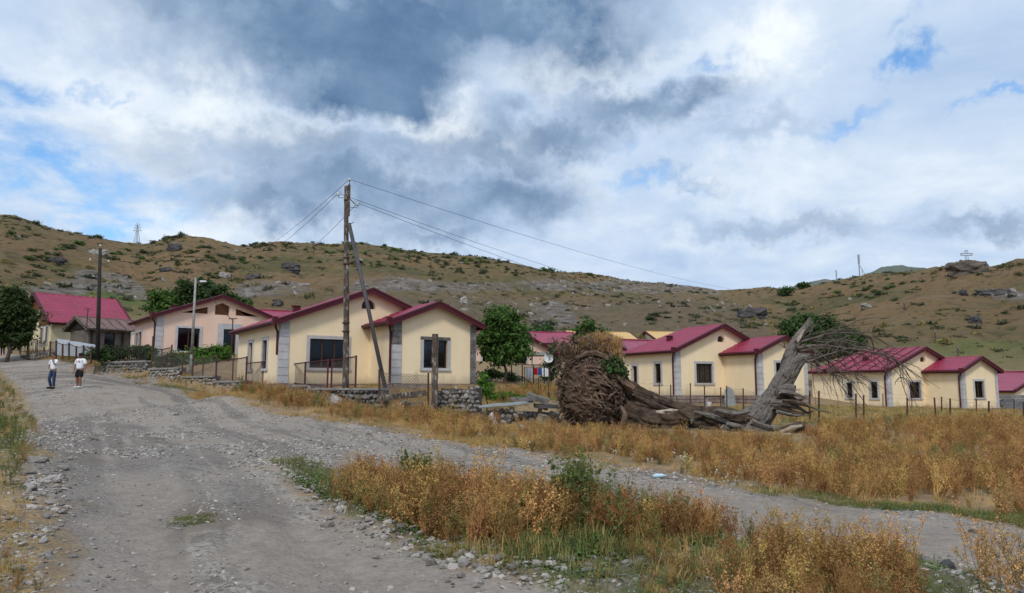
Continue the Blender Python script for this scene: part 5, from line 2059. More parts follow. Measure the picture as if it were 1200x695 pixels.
# ------------------------------------------------------------------ leaves
def leaf_cloud(blobs, n, size, seed, asp=.5, clump=.19, fill=.33):
    """blobs: (centre, rx, ry, rz). Returns rhombic leaf quads grouped in clumps"""
    g = np.random.default_rng(seed)
    vol = np.array([b[1] * b[2] * b[3] for b in blobs]) ** .75
    cnt = (n * vol / vol.sum()).astype(int) + 1
    allV = []
    for b, k in zip(blobs, cnt):
        nc = max(6, k // 28)
        d = g.normal(size=(nc, 3))
        d /= np.linalg.norm(d, axis=1)[:, None]
        rr = g.random(nc) ** fill
        cc = np.array(b[0]) + d * rr[:, None] * np.array(b[1:4])
        idx = g.integers(0, nc, k)
        sp = np.array(b[1:4]) * clump + size * .8
        P = cc[idx] + g.normal(size=(k, 3)) * sp * np.array([1, 1, .6])
        out = P - np.array(b[0])
        out /= np.linalg.norm(out, axis=1)[:, None] + 1e-6
        nrm = out * .5 + g.normal(size=(k, 3)) * .6 + np.array([0, 0, .55])
        nrm /= np.linalg.norm(nrm, axis=1)[:, None]
        t = np.cross(nrm, g.normal(size=(k, 3)))
        t /= np.linalg.norm(t, axis=1)[:, None] + 1e-6
        s = np.cross(nrm, t)
        sz = size * g.uniform(.55, 1.25, (k, 1))
        a, c_ = P - t * sz, P + t * sz - np.array([0, 0, .25]) * sz
        bb, dd = P + s * sz * asp + nrm * sz * .15, P - s * sz * asp + nrm * sz * .15
        allV.append(np.stack([a, bb, c_, dd], 1).reshape(-1, 3))
    V = np.concatenate(allV)
    return V, np.arange(len(V)).reshape(-1, 4)


def tree(label, base, blobs, n, size, mat, D, trunk_r=.14, cat='tree', name='leafy_tree', seed=1, group=None, depth=1.0, limbs=True, asp=.5, trunks=None):
    """base (px,py); blobs (px,py,rx,ry[,dy]) all at distance D"""
    b = U(base[0], base[1], D)
    b.z = min(b.z, gz(b.x, b.y) + .05) if D < 90 else gz(b.x, b.y)
    root = thing(name, label, cat, b, 0, group)
    s = D / F
    bl = []
    g = random.Random(seed)
    for q in blobs:
        c = U(q[0], q[1], D) - b
        c.y += (q[4] if len(q) > 4 else g.uniform(-.5, .5) * q[2] * s)
        bl.append((c, q[2] * s, (q[2] + q[3]) / 2 * s * depth, q[3] * s))
    top = max(bl, key=lambda q: q[0].z)[0]
    mz = min(q[0].z for q in bl)
    tp = [(0, 0, -.2), (.04 * top.z, 0, mz * .5), (top.x * .4, 0, mz), (top.x * .8, top.y * .6, max(mz * 1.05, top.z * .8))]
    MB().tube(tp, [trunk_r, trunk_r * .85, trunk_r * .7, trunk_r * .3], 8).build('trunk', TWIG, root, True)
    if limbs:
        for q in bl:
            st_ = Vector((top.x * .35, 0, min(mz, q[0].z) * .75))
            m_ = st_.lerp(q[0], .5) + Vector((g.uniform(-.1, .1), 0, -.1)) * q[1]
            MB().tube([st_, m_, q[0], q[0] + Vector((g.uniform(-.5, .5) * q[1], 0, q[3] * .6))], [trunk_r * .5, trunk_r * .38, trunk_r * .22, trunk_r * .08], 6).build('limb', TWIG, root, True)
    V, Q = leaf_cloud(bl, n, size, seed, asp)
    link('crown', npmesh('crown', V, Q), root, mat)
    return root


fallen_tree()

tree('tall dark green walnut tree in the yard right of the annex', (590, 446),
     [(588, 372, 17, 12), (600, 385, 16, 14), (576, 388, 13, 14), (596, 402, 22, 12), (574, 410, 12, 10), (608, 412, 13, 12), (588, 420, 14, 8), (586, 392, 18, 16), (570, 398, 9, 8), (614, 400, 8, 8)], 8200, .125, LEAFW, 40, .09, seed=3)
# second slim stem of the same yard
tree('big dark broadleaf tree filling the left edge of the view', (8, 412),
     [(-14, 396, 18, 9), (14, 397, 14, 8), (28, 392, 8, 8), (-10, 352, 22, 16), (12, 350, 16, 14), (6, 372, 26, 18), (24, 370, 11, 14), (-14, 378, 24, 18), (18, 386, 13, 11), (-2, 390, 22, 9), (32, 374, 6, 9), (16, 341, 8, 6)], 10500, .21, LEAFD, 62, .17, seed=5)
tree('airy green tree left of the pink house peak', (190, 395), [(182, 352, 8, 9), (191, 347, 9, 10), (201, 356, 10, 9), (186, 362, 12, 6), (196, 364, 12, 6)], 2600, .22, LEAFW, 78, .18, seed=6)
tree('tall spreading green tree behind the pink house peak', (228, 390), [(222, 334, 10, 8), (212, 345, 12, 9), (232, 343, 12, 9), (246, 340, 10, 8), (258, 341, 8, 7), (226, 356, 18, 9), (246, 355, 12, 8), (240, 330, 7, 5)], 4200, .23, LEAFD, 80, .22, seed=7)
tree('low green tree right of the pink house peak', (278, 390), [(270, 350, 9, 6), (280, 353, 9, 6), (288, 358, 6, 5), (262, 350, 8, 6)], 1500, .22, LEAFD, 82, .15, seed=8)
tree('light green tree behind the root plate', (694, 440), [(690, 385, 10, 10), (682, 392, 9, 8), (703, 396, 10, 9), (712, 402, 8, 8), (695, 398, 12, 8), (676, 398, 6, 5)], 2300, .17, LEAFW, 62, .14, seed=9, asp=.6)
tree('rounded dark tree behind the red roof right of the yard tree', (634, 420), [(630, 388, 11, 8), (641, 390, 9, 7), (620, 392, 7, 6)], 1500, .24, LEAFD, 102, .2, seed=10)
tree('broad dense green tree behind the leaning stem', (958, 445), [(930, 388, 14, 14), (950, 379, 18, 11), (972, 380, 16, 11), (985, 392, 12, 10), (955, 398, 28, 14), (925, 402, 12, 10), (980, 405, 20, 11), (950, 415, 20, 9), (1000, 412, 10, 9)], 9500, .23, LEAFD, 76, .3, seed=11)
tree('smaller round green tree right of the broad dense tree', (1002, 430), [(1001, 397, 8, 8), (1008, 401, 6, 6), (995, 404, 7, 6)], 1500, .20, LEAFD, 78, .12, seed=12)
# shrubs and hedges by the houses
SH = dict(cat='shrub', name='shrub', limbs=False, trunk_r=.03)
tree('bright green vine hedge in front of the pink house windows', (235, 436), [(215, 419, 12, 7), (232, 414, 12, 8), (250, 413, 12, 8), (264, 415, 8, 9), (240, 424, 22, 6), (256, 427, 14, 6)], 4300, .10, LEAFB, 46, seed=21, **SH)
tree('dark rounded garden shrub behind the low wall', (134, 426), [(128, 414, 10, 8), (142, 415, 12, 8), (134, 418, 16, 6)], 2600, .11, LEAFD, 50.2, seed=22, **SH)
tree('loose green bush beside the pole foot', (111, 426), [(108, 414, 7, 7), (118, 417, 6, 6)], 1000, .11, LEAFD, 49.5, seed=23, **SH)
tree('green climbing bush behind the thin barred railing', (163, 424), [(158, 412, 8, 7), (168, 412, 7, 8), (176, 413, 6, 8)], 1600, .10, LEAFD, 49.3, seed=24, **SH)
tree('dark green vines behind the netting fence', (205, 436), [(198, 421, 8, 8), (212, 426, 12, 7), (186, 424, 7, 7), (232, 431, 12, 6), (250, 434, 10, 6)], 2600, .10, LEAFD, 45.5, seed=25, **SH)
tree('bright green bush growing over the end of the dry stone wall', (570, 470), [(567, 446, 5, 8), (571, 456, 7, 8), (578, 463, 7, 4), (563, 452, 3, 5)], 1500, .06, LEAFB, 30.2, seed=26, **SH)
tree('low green shrub under the yard tree', (575, 446), [(570, 438, 9, 5), (583, 440, 9, 4), (600, 442, 9, 5)], 1500, .09, LEAFD, 41.5, seed=27, **SH)
tree('dark garden greenery behind the yard railing', (645, 448), [(645, 432, 8, 10), (652, 424, 6, 12), (640, 441, 8, 5)], 1600, .10, LEAFD, 47, seed=28, **SH)
tree('pink flowering bush left of the root plate', (651, 440), [(650, 405, 6, 8), (654, 412, 5, 8), (648, 416, 6, 7)], 900, .09, LEAFD, 46, seed=29, **SH)
o = [x for x in bpy.data.objects if x.get('label', '').startswith('pink flowering')][0]
V, Q = leaf_cloud([(U(653, 404, 45.8) - o.location, .22, .2, .2), (U(655, 413, 45.8) - o.location, .2, .2, .25)], 120, .07, 4)
link('blossom', npmesh('blossom', V, Q), o, M('pink_blossom', (0.55, 0.12, 0.20), None, rough=.8))
tree('green weeds and sedge at the yard wall foot', (600, 468), [(590, 464, 14, 3), (610, 467, 12, 3)], 1400, .07, LEAFB, 34, seed=30, **SH)
# larger greens on the hills
tree('bright round bush on the middle hillside', (758, 376), [(758, 370, 4.5, 4.5)], 500, .35, LEAFB, 150, seed=31, **SH)
tree('green spreading tree on the lower left slope', (38, 337), [(30, 326, 7, 5), (42, 325, 9, 6), (36, 331, 12, 4)], 900, .38, LEAFG, 150, seed=32, **SH)
tree('tall narrow green bush above the steep red roof', (74, 343), [(66, 337, 4, 5), (74, 338, 4, 5)], 500, .3, LEAFG, 130, seed=33, **SH)
tree('dark juniper on the saddle, larger of two', (920, 350), [(920, 342, 7, 6)], 700, .4, LEAFD, 215, seed=34, **SH)
tree('dark juniper on the saddle, smaller of two', (941, 342), [(942, 336, 6, 4)], 500, .4, LEAFD, 225, seed=35, **SH)

# ------------------------------------------------------------------ hillside scrub: each bush its own object
BUSHM = []
for i in range(7):
    g = random.Random(i)
    bl = [((g.uniform(-.5, .5), g.uniform(-.4, .4), g.uniform(.2, .5)), g.uniform(.35, .6), g.uniform(.35, .6), g.uniform(.25, .45)) for _ in range(4)]
    V, Q = leaf_cloud(bl, 210, .15, 100 + i, .6)
    me = npmesh('scrub_bush', V, Q)
    me.materials.append(LEAFH if i % 3 else LEAFG)
    BUSHM.append(me)
CL = [(18, 262, 26, 10, 9, 5), (14, 278, 10, 6, 3, 5), (55, 300, 30, 10, 12, 5), (45, 315, 30, 10, 6, 5), (80, 288, 12, 4, 5, 6), (107, 278, 10, 2, 3, 5), (185, 280, 12, 4, 7, 4.5), (202, 277, 16, 4, 8, 5),
      (240, 298, 25, 8, 14, 4.5), (270, 303, 25, 8, 10, 4.5), (295, 288, 20, 5, 8, 4.5), (160, 300, 25, 10, 8, 4), (190, 315, 15, 10, 6, 4), (262, 322, 18, 8, 6, 4.5), (120, 300, 25, 10, 7, 4), (100, 328, 14, 5, 4, 5),
      (340, 298, 50, 14, 16, 4), (400, 291, 70, 9, 16, 4), (480, 303, 80, 13, 42, 4), (560, 312, 28, 9, 14, 4), (575, 303, 20, 5, 6, 3.5), (605, 318, 25, 6, 9, 4), (640, 316, 15, 4, 5, 4.5), (690, 325, 15, 3, 4, 4),
      (780, 371, 30, 6, 8, 5), (700, 376, 40, 8, 5, 4), (925, 358, 14, 6, 8, 4.5), (1005, 338, 40, 9, 14, 4.5), (1050, 340, 50, 14, 16, 4.5), (1110, 355, 60, 18, 16, 4.5), (1160, 378, 40, 14, 14, 5), (1060, 375, 50, 14, 10, 4.5),
      (1180, 325, 20, 8, 5, 4), (1187, 306, 14, 2, 5, 4), (965, 352, 30, 12, 10, 4), (1010, 372, 30, 10, 7, 4), (1150, 402, 35, 6, 8, 6), (890, 355, 16, 8, 6, 5), (1110, 313, 14, 3, 3, 4), (305, 338, 40, 10, 6, 4)]
nb = 0
for (cx, cy, rx, ry, n, sz) in CL:
    side = 'left' if cx < 320 else ('middle' if cx < 830 else 'right')
    for k in range(n):
        if nb >= 296:
            break
        a, r_ = rnd.uniform(0, 6.283), math.sqrt(rnd.random())
        px, py = cx + rx * r_ * math.cos(a), cy + ry * r_ * math.sin(a)
        h_ = hit(px, py, 400)
        if h_ is None:
            b = hill_base(px, py)
            h_ = (b.x, b.y)
        if h_[1] < 95:
            continue
        s = h_[1] / F * sz * rnd.choice([.55, .7, .9, 1.1, 1.35])
        o = put('scrub_bush', BUSHM[rnd.randrange(7)], (h_[0], h_[1], gz(*h_) - .15 * s), (s * rnd.uniform(1, 1.5), s, s * rnd.uniform(.75, 1.1)), (0, 0, rnd.uniform(0, 6)))
        tag(o, {'left': 'low scrub bush scattered on the left-hand dry slope', 'middle': 'low scrub bush scattered on the long middle slope', 'right': 'low scrub bush scattered on the right-hand dry slope'}[side], 'bush',
            'scrub bushes on the %s slope' % side)
        nb += 1

# ------------------------------------------------------------------ people
def skin_mesh(name, V, E_, Rr, mat, par, root=0, sub=2):
    me = bpy.data.meshes.new(name)
    me.from_pydata([tuple(v) for v in V], E_, [])
    o = link(name, me, par, mat)
    md = o.modifiers.new('skin', 'SKIN')
    md.use_smooth_shade = True
    for i, r_ in enumerate(Rr):
        sv = me.skin_vertices[0].data[i]
        sv.radius = r_ if isinstance(r_, tuple) else (r_, r_)
        sv.use_root = (i == root)
    s = o.modifiers.new('sub', 'SUBSURF')
    s.levels = s.render_levels = sub
    return o


def person(label, px, py, D, H, heading, legs, arms, top, bottom, shoes, hair=True, hat=False, stout=1.0, shorts=False, prints=(), longtop=False):
    b = U(px, py, D)
    b.z = gz(b.x, b.y)
    t = thing('person', label, 'person', b, heading)
    k = H / 1.75
    S = lambda x, y, z: Vector((x * k, y * k, z * k))
    w = stout
    # facing -Y locally
    V = [S(0, 0, .95), S(0, -.01, 1.12), S(0, 0, 1.30), S(0, .01, 1.43), S(0, 0, 1.50), S(0, -.02, 1.57), S(0, -.02, 1.66), S(0, -.01, 1.73)]
    E_ = [(0, 1), (1, 2), (2, 3), (3, 4), (4, 5), (5, 6), (6, 7)]
    Rr = [(.15 * w, .11 * w), (.145 * w, .11 * w), (.16 * w, .115 * w), (.10, .08), (.055, .055), (.075, .085), (.082, .098), (.06, .07)]
    Rr = [(a * k, c * k) for a, c in Rr]

    def add(p, r_, j):
        V.append(p)
        Rr.append((r_ * k, r_ * k))
        E_.append((j, len(V) - 1))
        return len(V) - 1
    limb = {}
    for sgn, lg in zip((-1, 1), legs):
        hip, kn, an, toe = [S(*q) for q in lg]
        i = add(hip, .09 * w, 0)
        i2 = add(kn, .062 * w, i)
        i3 = add(kn.lerp(an, .35), .058 * w, i2)
        i4 = add(an, .042, i3)
        add(toe, .035, i4)
        limb['leg%d' % sgn] = (hip, kn, an, toe)
    for sgn, ar in zip((-1, 1), arms):
        sh_, el, wr, hd = [S(*q) for q in ar]
        i = add(sh_, .062 * w, 3)
        i2 = add(el, .043 * w, i)
        i3 = add(wr, .028, i2)
        i4 = add(wr.lerp(hd, .55), .036, i3)
        d = (hd - wr).normalized()
        sd_ = d.cross(Vector((0, 1, 0))).normalized() if abs(d.y) < .9 else Vector((1, 0, 0))
        palm = wr.lerp(hd, .6)
        for f in range(4):
            o_ = sd_ * (f - 1.5) * .019 * k
            ln = (.075, .085, .08, .062)[f] * k
            a = add(palm + o_ + d * .02 * k, .010, i4)
            a = add(palm + o_ + d * ln * .6 + Vector((0, -.012 * k, 0)), .009, a)
            add(palm + o_ + d * ln + Vector((0, -.03 * k, 0)), .008, a)
        a = add(wr.lerp(hd, .35) + sd_ * -.035 * k, .011, i4)
        add(wr.lerp(hd, .7) + sd_ * -.055 * k + Vector((0, -.01 * k, 0)), .009, a)
        limb['arm%d' % sgn] = (sh_, el, wr, hd)
    skin_mesh('body', V, E_, Rr, SKIN, t)
    # face
    q = MB().add([S(0, -.115, 1.655), S(-.014, -.10, 1.618), S(.014, -.10, 1.618), S(0, -.142, 1.622), S(0, -.10, 1.61)], [(0, 1, 3), (0, 3, 2), (1, 4, 3), (3, 4, 2)])
    q.build('nose', SKIN, t)
    for sx in (-1, 1):
        MB().box(S(.032 * sx, -.108, 1.655), (.024 * k, .01, .01 * k)).build('eye', HAIR, t)
        MB().tube([S(.086 * sx, -.01, 1.66), S(.10 * sx, 0, 1.645), S(.088 * sx, 0, 1.61)], [.012, .016, .008], 6).build('ear', SKIN, t)
    MB().box(S(0, -.104, 1.585), (.04 * k, .01, .007 * k)).build('mouth', M('lip%d' % px, (0.25, .08, .06)), t)
    # hair cap
    bm = bmesh.new()
    bmesh.ops.create_icosphere(bm, subdivisions=3, radius=1)
    for v in bm.verts:
        n = v.co.normalized()
        zc = n.z
        if n.y < -.1 and zc < .35:
            zc = max(zc, .35)
        v.co = Vector((n.x * .098, n.y * .115 + .012, max(zc, -.45) * .115)) * k * (1 + .05 * noise.noise(n * 5))
    me = bpy.data.meshes.new('hair')
    bm.to_mesh(me)
    bm.free()
    h_ = link('hair', me, t, HAIR, True)
    h_.location = S(0, -.01, 1.675)
    if hat:
        q = MB().tube([S(0, -.01, z) for z in (1.665, 1.67, 1.68, 1.70, 1.74, 1.785, 1.795)], [a * k for a in (.185, .19, .12, .112, .108, .095, .02)], 20)
        q.build('hat', BLACKC, t, True)
    # shirt
    Vs = [S(0, -.01, .92), S(0, -.015, 1.08), S(0, 0, 1.30), S(0, .01, 1.43), S(0, 0, 1.475)]
    Rs = [(.178 * w, .135 * w), (.178 * w, .14 * w), (.185 * w, .135 * w), (.14, .10), (.075, .07)]
    Es = [(0, 1), (1, 2), (2, 3), (3, 4)]
    for key in ('arm-1', 'arm1'):
        sh_, el, wr, hd = limb[key]
        Vs += [sh_ + Vector((0, 0, .0)), sh_.lerp(el, .45), sh_.lerp(el, .78)]
        Rs += [(.078 * w, .08 * w), (.075 * w, .075 * w), (.078 * w, .078 * w)]
        n = len(Vs)
        Es += [(3, n - 3), (n - 3, n - 2), (n - 2, n - 1)]
    skin_mesh('t_shirt', Vs, Es, [(a * k, c * k) for a, c in Rs], top, t)
    for (x, z, sx, sz, mt) in prints:
        MB().box(S(x, -.158 * w, z), (sx * k, .012, sz * k)).build('shirt_print', mt, t)
    Vs = [S(0, 0, 1.0), S(0, 0, .93)]
    Rs = [(.16 * w, .12 * w), (.165 * w, .125 * w)]
    Es = [(0, 1)]
    for key in ('leg-1', 'leg1'):
        hip, kn, an, toe = limb[key]
        if shorts:
            pp, rr = [hip, hip.lerp(kn, .5), hip.lerp(kn, .95)], [.115 * w, .105 * w, .105 * w]
        else:
            pp, rr = [hip, kn, kn.lerp(an, .5), an.lerp(kn, .06)], [.105 * w, .078 * w, .07 * w, .07]
        n = len(Vs)
        Vs += pp
        Rs += [(a, a) for a in rr]
        Es += [(1, n)] + [(n + i, n + i + 1) for i in range(len(pp) - 1)]
    skin_mesh('shorts' if shorts else 'trousers', Vs, Es, [(a * k, c * k) for a, c in Rs], bottom, t)
    for key in ('leg-1', 'leg1'):
        hip, kn, an, toe = limb[key]
        d = (toe - an)
        d.z = 0
        q = MB().tube([an + Vector((0, .05 * k, -.02)), an + Vector((0, 0, -.035 * k)), toe + Vector((0, 0, .0)), toe + d.normalized() * .05 * k], [.045 * k, .055 * k, .048 * k, .02 * k], 10)
        q.build('shoe', shoes, t, True)
    return t


person('person in white t-shirt and blue jeans walking down the road, hand raised to face', 61, 454.5, 37, 1.72, R(-18),
       [((-.09, 0, .9), (-.12, -.10, .50), (-.15, .06, .09), (-.17, -.12, .05)), ((.09, 0, .9), (.10, -.02, .48), (.10, .0, .08), (.12, -.17, .04))],
       [((-.20, 0, 1.42), (-.27, -.02, 1.13), (-.08, -.20, 1.04), (.0, -.24, 1.03)), ((.20, 0, 1.42), (.26, -.16, 1.18), (.12, -.20, 1.45), (.06, -.17, 1.56))],
       TEE, DENIM, BLACKC)
person('stocky person in black hat, printed white t-shirt and black shorts walking down the road', 92.5, 453.5, 37, 1.70, R(-12),
       [((-.10, 0, .9), (-.12, -.04, .48), (-.12, .04, .08), (-.14, -.13, .04)), ((.10, 0, .9), (.12, -.10, .50), (.13, -.06, .08), (.15, -.22, .05))],
       [((-.22, 0, 1.42), (-.30, 0, 1.12), (-.30, -.08, .86), (-.29, -.11, .76)), ((.22, 0, 1.42), (.31, .02, 1.12), (.33, -.04, .86), (.33, -.07, .76))],
       TEE, BLACKC, WHITEP, hat=True, stout=1.22, shorts=True, prints=((-.09, 1.36, .05, .04, BLUEM), (.06, 1.355, .09, .06, REDM), (.02, 1.37, .03, .03, REDM)))
person('person in dark clothes standing by the tree at the left edge', 3, 413, 68, 1.62, R(25),
       [((-.09, 0, .9), (-.10, -.03, .48), (-.10, .03, .08), (-.12, -.13, .04)), ((.09, 0, .9), (.10, -.03, .48), (.13, .03, .08), (.15, -.12, .04))],
       [((-.20, 0, 1.42), (-.26, 0, 1.12), (-.24, -.08, .88), (-.23, -.11, .80)), ((.20, 0, 1.42), (.27, .0, 1.12), (.27, -.08, .88), (.26, -.11, .80))],
       BLACKC, BLACKC, REDM)

# ------------------------------------------------------------------ odds and ends in the yards
p = U(643, 419, 46)
ds = thing('satellite_dish', 'white satellite dish facing the road beside the carport', 'satellite dish', (p.x, p.y, gz(p.x, p.y)))
hz = p.z - gz(p.x, p.y)
MB().tube([(0, .25, 0), (0, .25, hz), (0, .1, hz)], .04, 8).build('mast', RUSTP, ds)
q = MB()
n, m_ = 20, 6
for j in range(m_ + 1):
    r_ = .30 * j / m_ + .001
    for i in range(n):
        a = 2 * math.pi * i / n
        q.v.append((r_ * math.cos(a), -.7 * r_ * r_ + .06, hz + r_ * 1.08 * math.sin(a)))
for j in range(m_):
    for i in range(n):
        q.f.append((j * n + i, j * n + (i + 1) % n, (j + 1) * n + (i + 1) % n, (j + 1) * n + i))
q.build('reflector', WHITEP, ds, True)
MB().tube([(0, .05, hz - .3), (0, -.35, hz - .05)], .014, 6).build('feed_arm', GREYST, ds)
MB().box((0, -.36, hz - .03), (.06, .1, .06)).build('feed_horn', GREYST, ds)
# carport
p = U(612, 440, 52)
cp = thing('carport', 'grey flat carport with thin posts in the yard behind the railing', 'carport', (p.x, p.y, gz(p.x, p.y)), R(8))
hz = U(612, 416, 52).z - cp.location.z
for x in (-.4, .7, 1.75):
    MB().bar((x, 0, 0), (x, 0, hz), .1).build('post', GREYST, cp)
MB().box((.7, 1.2, hz + .08), (3.0, 3.0, .14)).build('roof_slab', CONC, cp)
MB().box((.7, -.32, hz + .08), (3.0, .05, .2)).build('fascia', GREYST, cp)
# washing and parked white tub
p = U(629, 441, 42.5)
wl = thing('washing', 'red and blue washing with a white sheet hung behind the railing', 'washing', (p.x, p.y, gz(p.x, p.y)))
hz = U(629, 431, 42.5).z - wl.location.z
MB().tube([(-.7, 0, hz), (.75, 0, hz)], .01, 5).build('line', WIREM, wl)
for x in (-.7, .75):
    MB().bar((x, 0, -.05), (x, 0, hz + .05), .04).build('post', RUSTP, wl)
for i, (x0, x1, zz, mt) in enumerate(((-.62, -.2, .55, WHITEP), (-.18, .05, .4, REDM), (.07, .28, .42, BLUEM), (.30, .66, .5, WHITEP))):
    q = MB()
    for a in range(9):
        xx = x0 + (x1 - x0) * a / 8
        q.v += [(xx, .02 * math.sin(a * 1.9 + i), hz), (xx, .04 * math.sin(a * 1.9 + i), hz - zz)]
    q.f += [(2 * a, 2 * a + 2, 2 * a + 3, 2 * a + 1) for a in range(8)]
    q.build('cloth', mt, wl)
# blue-white sheet fence panels
pts = [(67, 397, 412), (82, 399.5, 413), (96, 401.5, 414), (112, 404.5, 415)]
A0 = U(67, 412, 56)
sf = thing('sheet_fence', 'pale blue white sheet panels behind the dark fence posts', 'fence', A0)
for i in range(3):
    a, b = pts[i], pts[i + 1]
    D0, D1 = 56 - i * 1.3, 56 - (i + 1) * 1.3
    q = MB()
    a0, a1, b0, b1 = U(a[0], a[2] + 4, D0) - A0, U(a[0], a[1], D0) - A0, U(b[0] - .3, b[2] + 4, D1) - A0, U(b[0] - .3, b[1] - .5, D1) - A0
    y = Vector((0, .04, 0))
    q.add([a0, b0, b1, a1, a0 + y, b0 + y, b1 + y, a1 + y], [(0, 1, 2, 3), (7, 6, 5, 4), (0, 3, 7, 4), (1, 5, 6, 2), (3, 2, 6, 7)])
    q.build('sheet_panel', BLUEW, sf)
# leaning sheet + low bench + bucket at the tiled house
p = gpt(856, 478)
c_ = Vector((U(856, 476, 46).x, 46, 0))
c_.z = gz(c_.x, c_.y)
q = MB()
for i in range(9):
    a = -.9 + 1.8 * i / 8
    x = .42 * math.sin(a)
    y = -.12 * math.cos(a)
    q.v += [(x, y, 0), (x * .85, y + .25, 1.15 - .25 * abs(a) + (.05 if i < 4 else 0)), (x, y + .03, 0), (x * .85, y + .28, 1.15 - .25 * abs(a))]
q.f += [(4 * i, 4 * i + 4, 4 * i + 5, 4 * i + 1) for i in range(8)] + [(4 * i + 2, 4 * i + 3, 4 * i + 7, 4 * i + 6) for i in range(8)]
o = q.build('leaning_sheet', SHEET, None, True)
o.location = c_
tag(o, 'pale curved sheet leaning against the stone plinth of the tiled house', 'sheet')
c_ = Vector((U(838, 474, 47).x, 47, 0))
c_.z = gz(c_.x, c_.y)
bn = thing('low_table', 'low dark table against the plinth left of the leaning sheet', 'table', c_)
MB().box((0, 0, .55), (1.25, .5, .06)).build('table_top', TARP, bn)
for x in (-.55, .55):
    MB().box((x, 0, .26), (.08, .4, .52)).build('leg', CONC, bn)
c_ = Vector((U(831, 476, 45.5).x, 45.5, 0))
c_.z = gz(c_.x, c_.y)
q = MB().tube([(0, 0, 0), (0, 0, .02), (0, 0, .25), (0, 0, .27), (0, 0, .26)], [.12, .13, .16, .17, .14], 14)
o = q.build('bucket', WHITEP, None, True)
o.location = c_
tag(o, 'small white bucket in the grass before the low table', 'bucket')


def slab(label, px, py, D, dims, rot, mat, name='slab', cat='slab', jit=.015, nsub=3):
    bm = bmesh.new()
    bmesh.ops.create_cube(bm, size=1)
    bmesh.ops.subdivide_edges(bm, edges=bm.edges, cuts=nsub, use_grid_fill=True)
    for v in bm.verts:
        v.co = Vector((v.co.x * dims[0], v.co.y * dims[1], v.co.z * dims[2]))
        v.co += noise.noise_vector(v.co * 5 + Vector((px, py, 0))) * jit * 2
    me = bpy.data.meshes.new(name)
    bm.to_mesh(me)
    bm.free()
    p = U(px, py, D)
    o = link(name, me, None, mat)
    o.location = p
    o.rotation_euler = rot
    tag(o, label, cat)
    return o


slab('flat broken stone slab tilted on the verge left of the coping end', 367, 470, 30, (.62, .4, .10), (.2, .15, .3), CONC)
slab('lower flat stone slab beneath the tilted verge slab', 364, 474, 29.8, (.55, .35, .08), (.1, .05, .1), CONC)
slab('pale square slab leaning on the rubble wall foot', 394, 469, 29.8, (.42, .5, .08), (.7, .35, .5), PALEROCK)
slab('dark rubble block propping the pale leaning slab', 386, 471, 30.1, (.5, .4, .35), (.2, .6, .3), RUBBLE)
slab('thin flat stone lying by the road under the wall end', 392, 489, 26.5, (.55, .35, .06), (.05, .05, .3), CONC)
slab('weathered wooden beam lying between the two rusty posts', 471, 464, 30.3, (1.95, .22, .24), (0, -.12, .05), POLEW, 'beam', 'beam')
slab('long thin grey sheet laid across the tumbled wall', 593, 474, 28.6, (2.1, .45, .03), (.18, -.085, .05), SHEET, 'sheet', 'sheet')
slab('dark tilted box-like slab on the tumbled wall', 630, 467, 28.8, (.85, .5, .22), (.1, .3, .12), DTUFF)
slab('dark flat slab under the tilted box-like slab', 640, 476, 28.7, (.9, .5, .14), (.05, .02, .12), DARKROCK)
slab('squared pale stone in the weeds left of the root plate', 637, 490, 27.3, (.34, .28, .22), (.2, .1, .5), RUBBLE)
slab('concrete kerb block at the yard edge behind the sheet', 612, 468, 31, (1.0, .25, .16), (0, .02, .05), DTUFF)
# broken curved white shard
q = MB()
for i in range(10):
    t = i / 9
    a = -.2 + 1.5 * t
    w_ = .13 * math.sin(math.pi * min(1, t * 1.05 + .05)) + .02
    x, z = .55 * (1 - math.cos(a)) * .6, .50 * math.sin(a)
    q.v += [(x - w_, 0, .44 - z), (x + w_, .05, .44 - z + .03), (x - w_, .04, .44 - z), (x + w_, .09, .44 - z + .03)]
q.f += [(4 * i, 4 * i + 4, 4 * i + 5, 4 * i + 1) for i in range(9)] + [(4 * i + 2, 4 * i + 3, 4 * i + 7, 4 * i + 6) for i in range(9)]
o = q.build('broken_shard', WHITEP, None, True)
p = U(576, 497, 28.0)
o.location = (p.x, p.y, gz(p.x, p.y))
tag(o, 'curved white broken shard standing in the rubble', 'shard')
# crumpled plastic bottle and bag on the branch road
p = gpt(765, 566)
q = MB().tube([(0, 0, 0), (.06, 0, .01), (.12, 0, .01), (.17, .01, .01), (.20, .01, .01), (.23, .01, .01)], [.02, .035, .032, .033, .014, .013], 10)
o = q.build('plastic_bottle', PLASTIC, None, True)
o.location = p + Vector((0, 0, .04))
tag(o, 'pale blue plastic bottle lying on the branch road', 'bottle')


# ------------------------------------------------------------------ countable rocks
def rocks(spec, mats, label, group, name='rock', sizes=None):
    for (px, py, w) in spec:
        h_ = hit(px, py)
        D = h_[1]
        s = w / 2 * D / F * 1.25
        me = mats[rnd.randrange(len(mats))]
        o = put(name, me, (h_[0], h_[1], gz(*h_) + s * .22), (s * rnd.uniform(.9, 1.15), s * rnd.uniform(.7, 1), s * rnd.uniform(.45, .7)), (rnd.uniform(-.25, .25), rnd.uniform(-.25, .25), rnd.uniform(0, 6)))
        tag(o, label, 'rock', group)


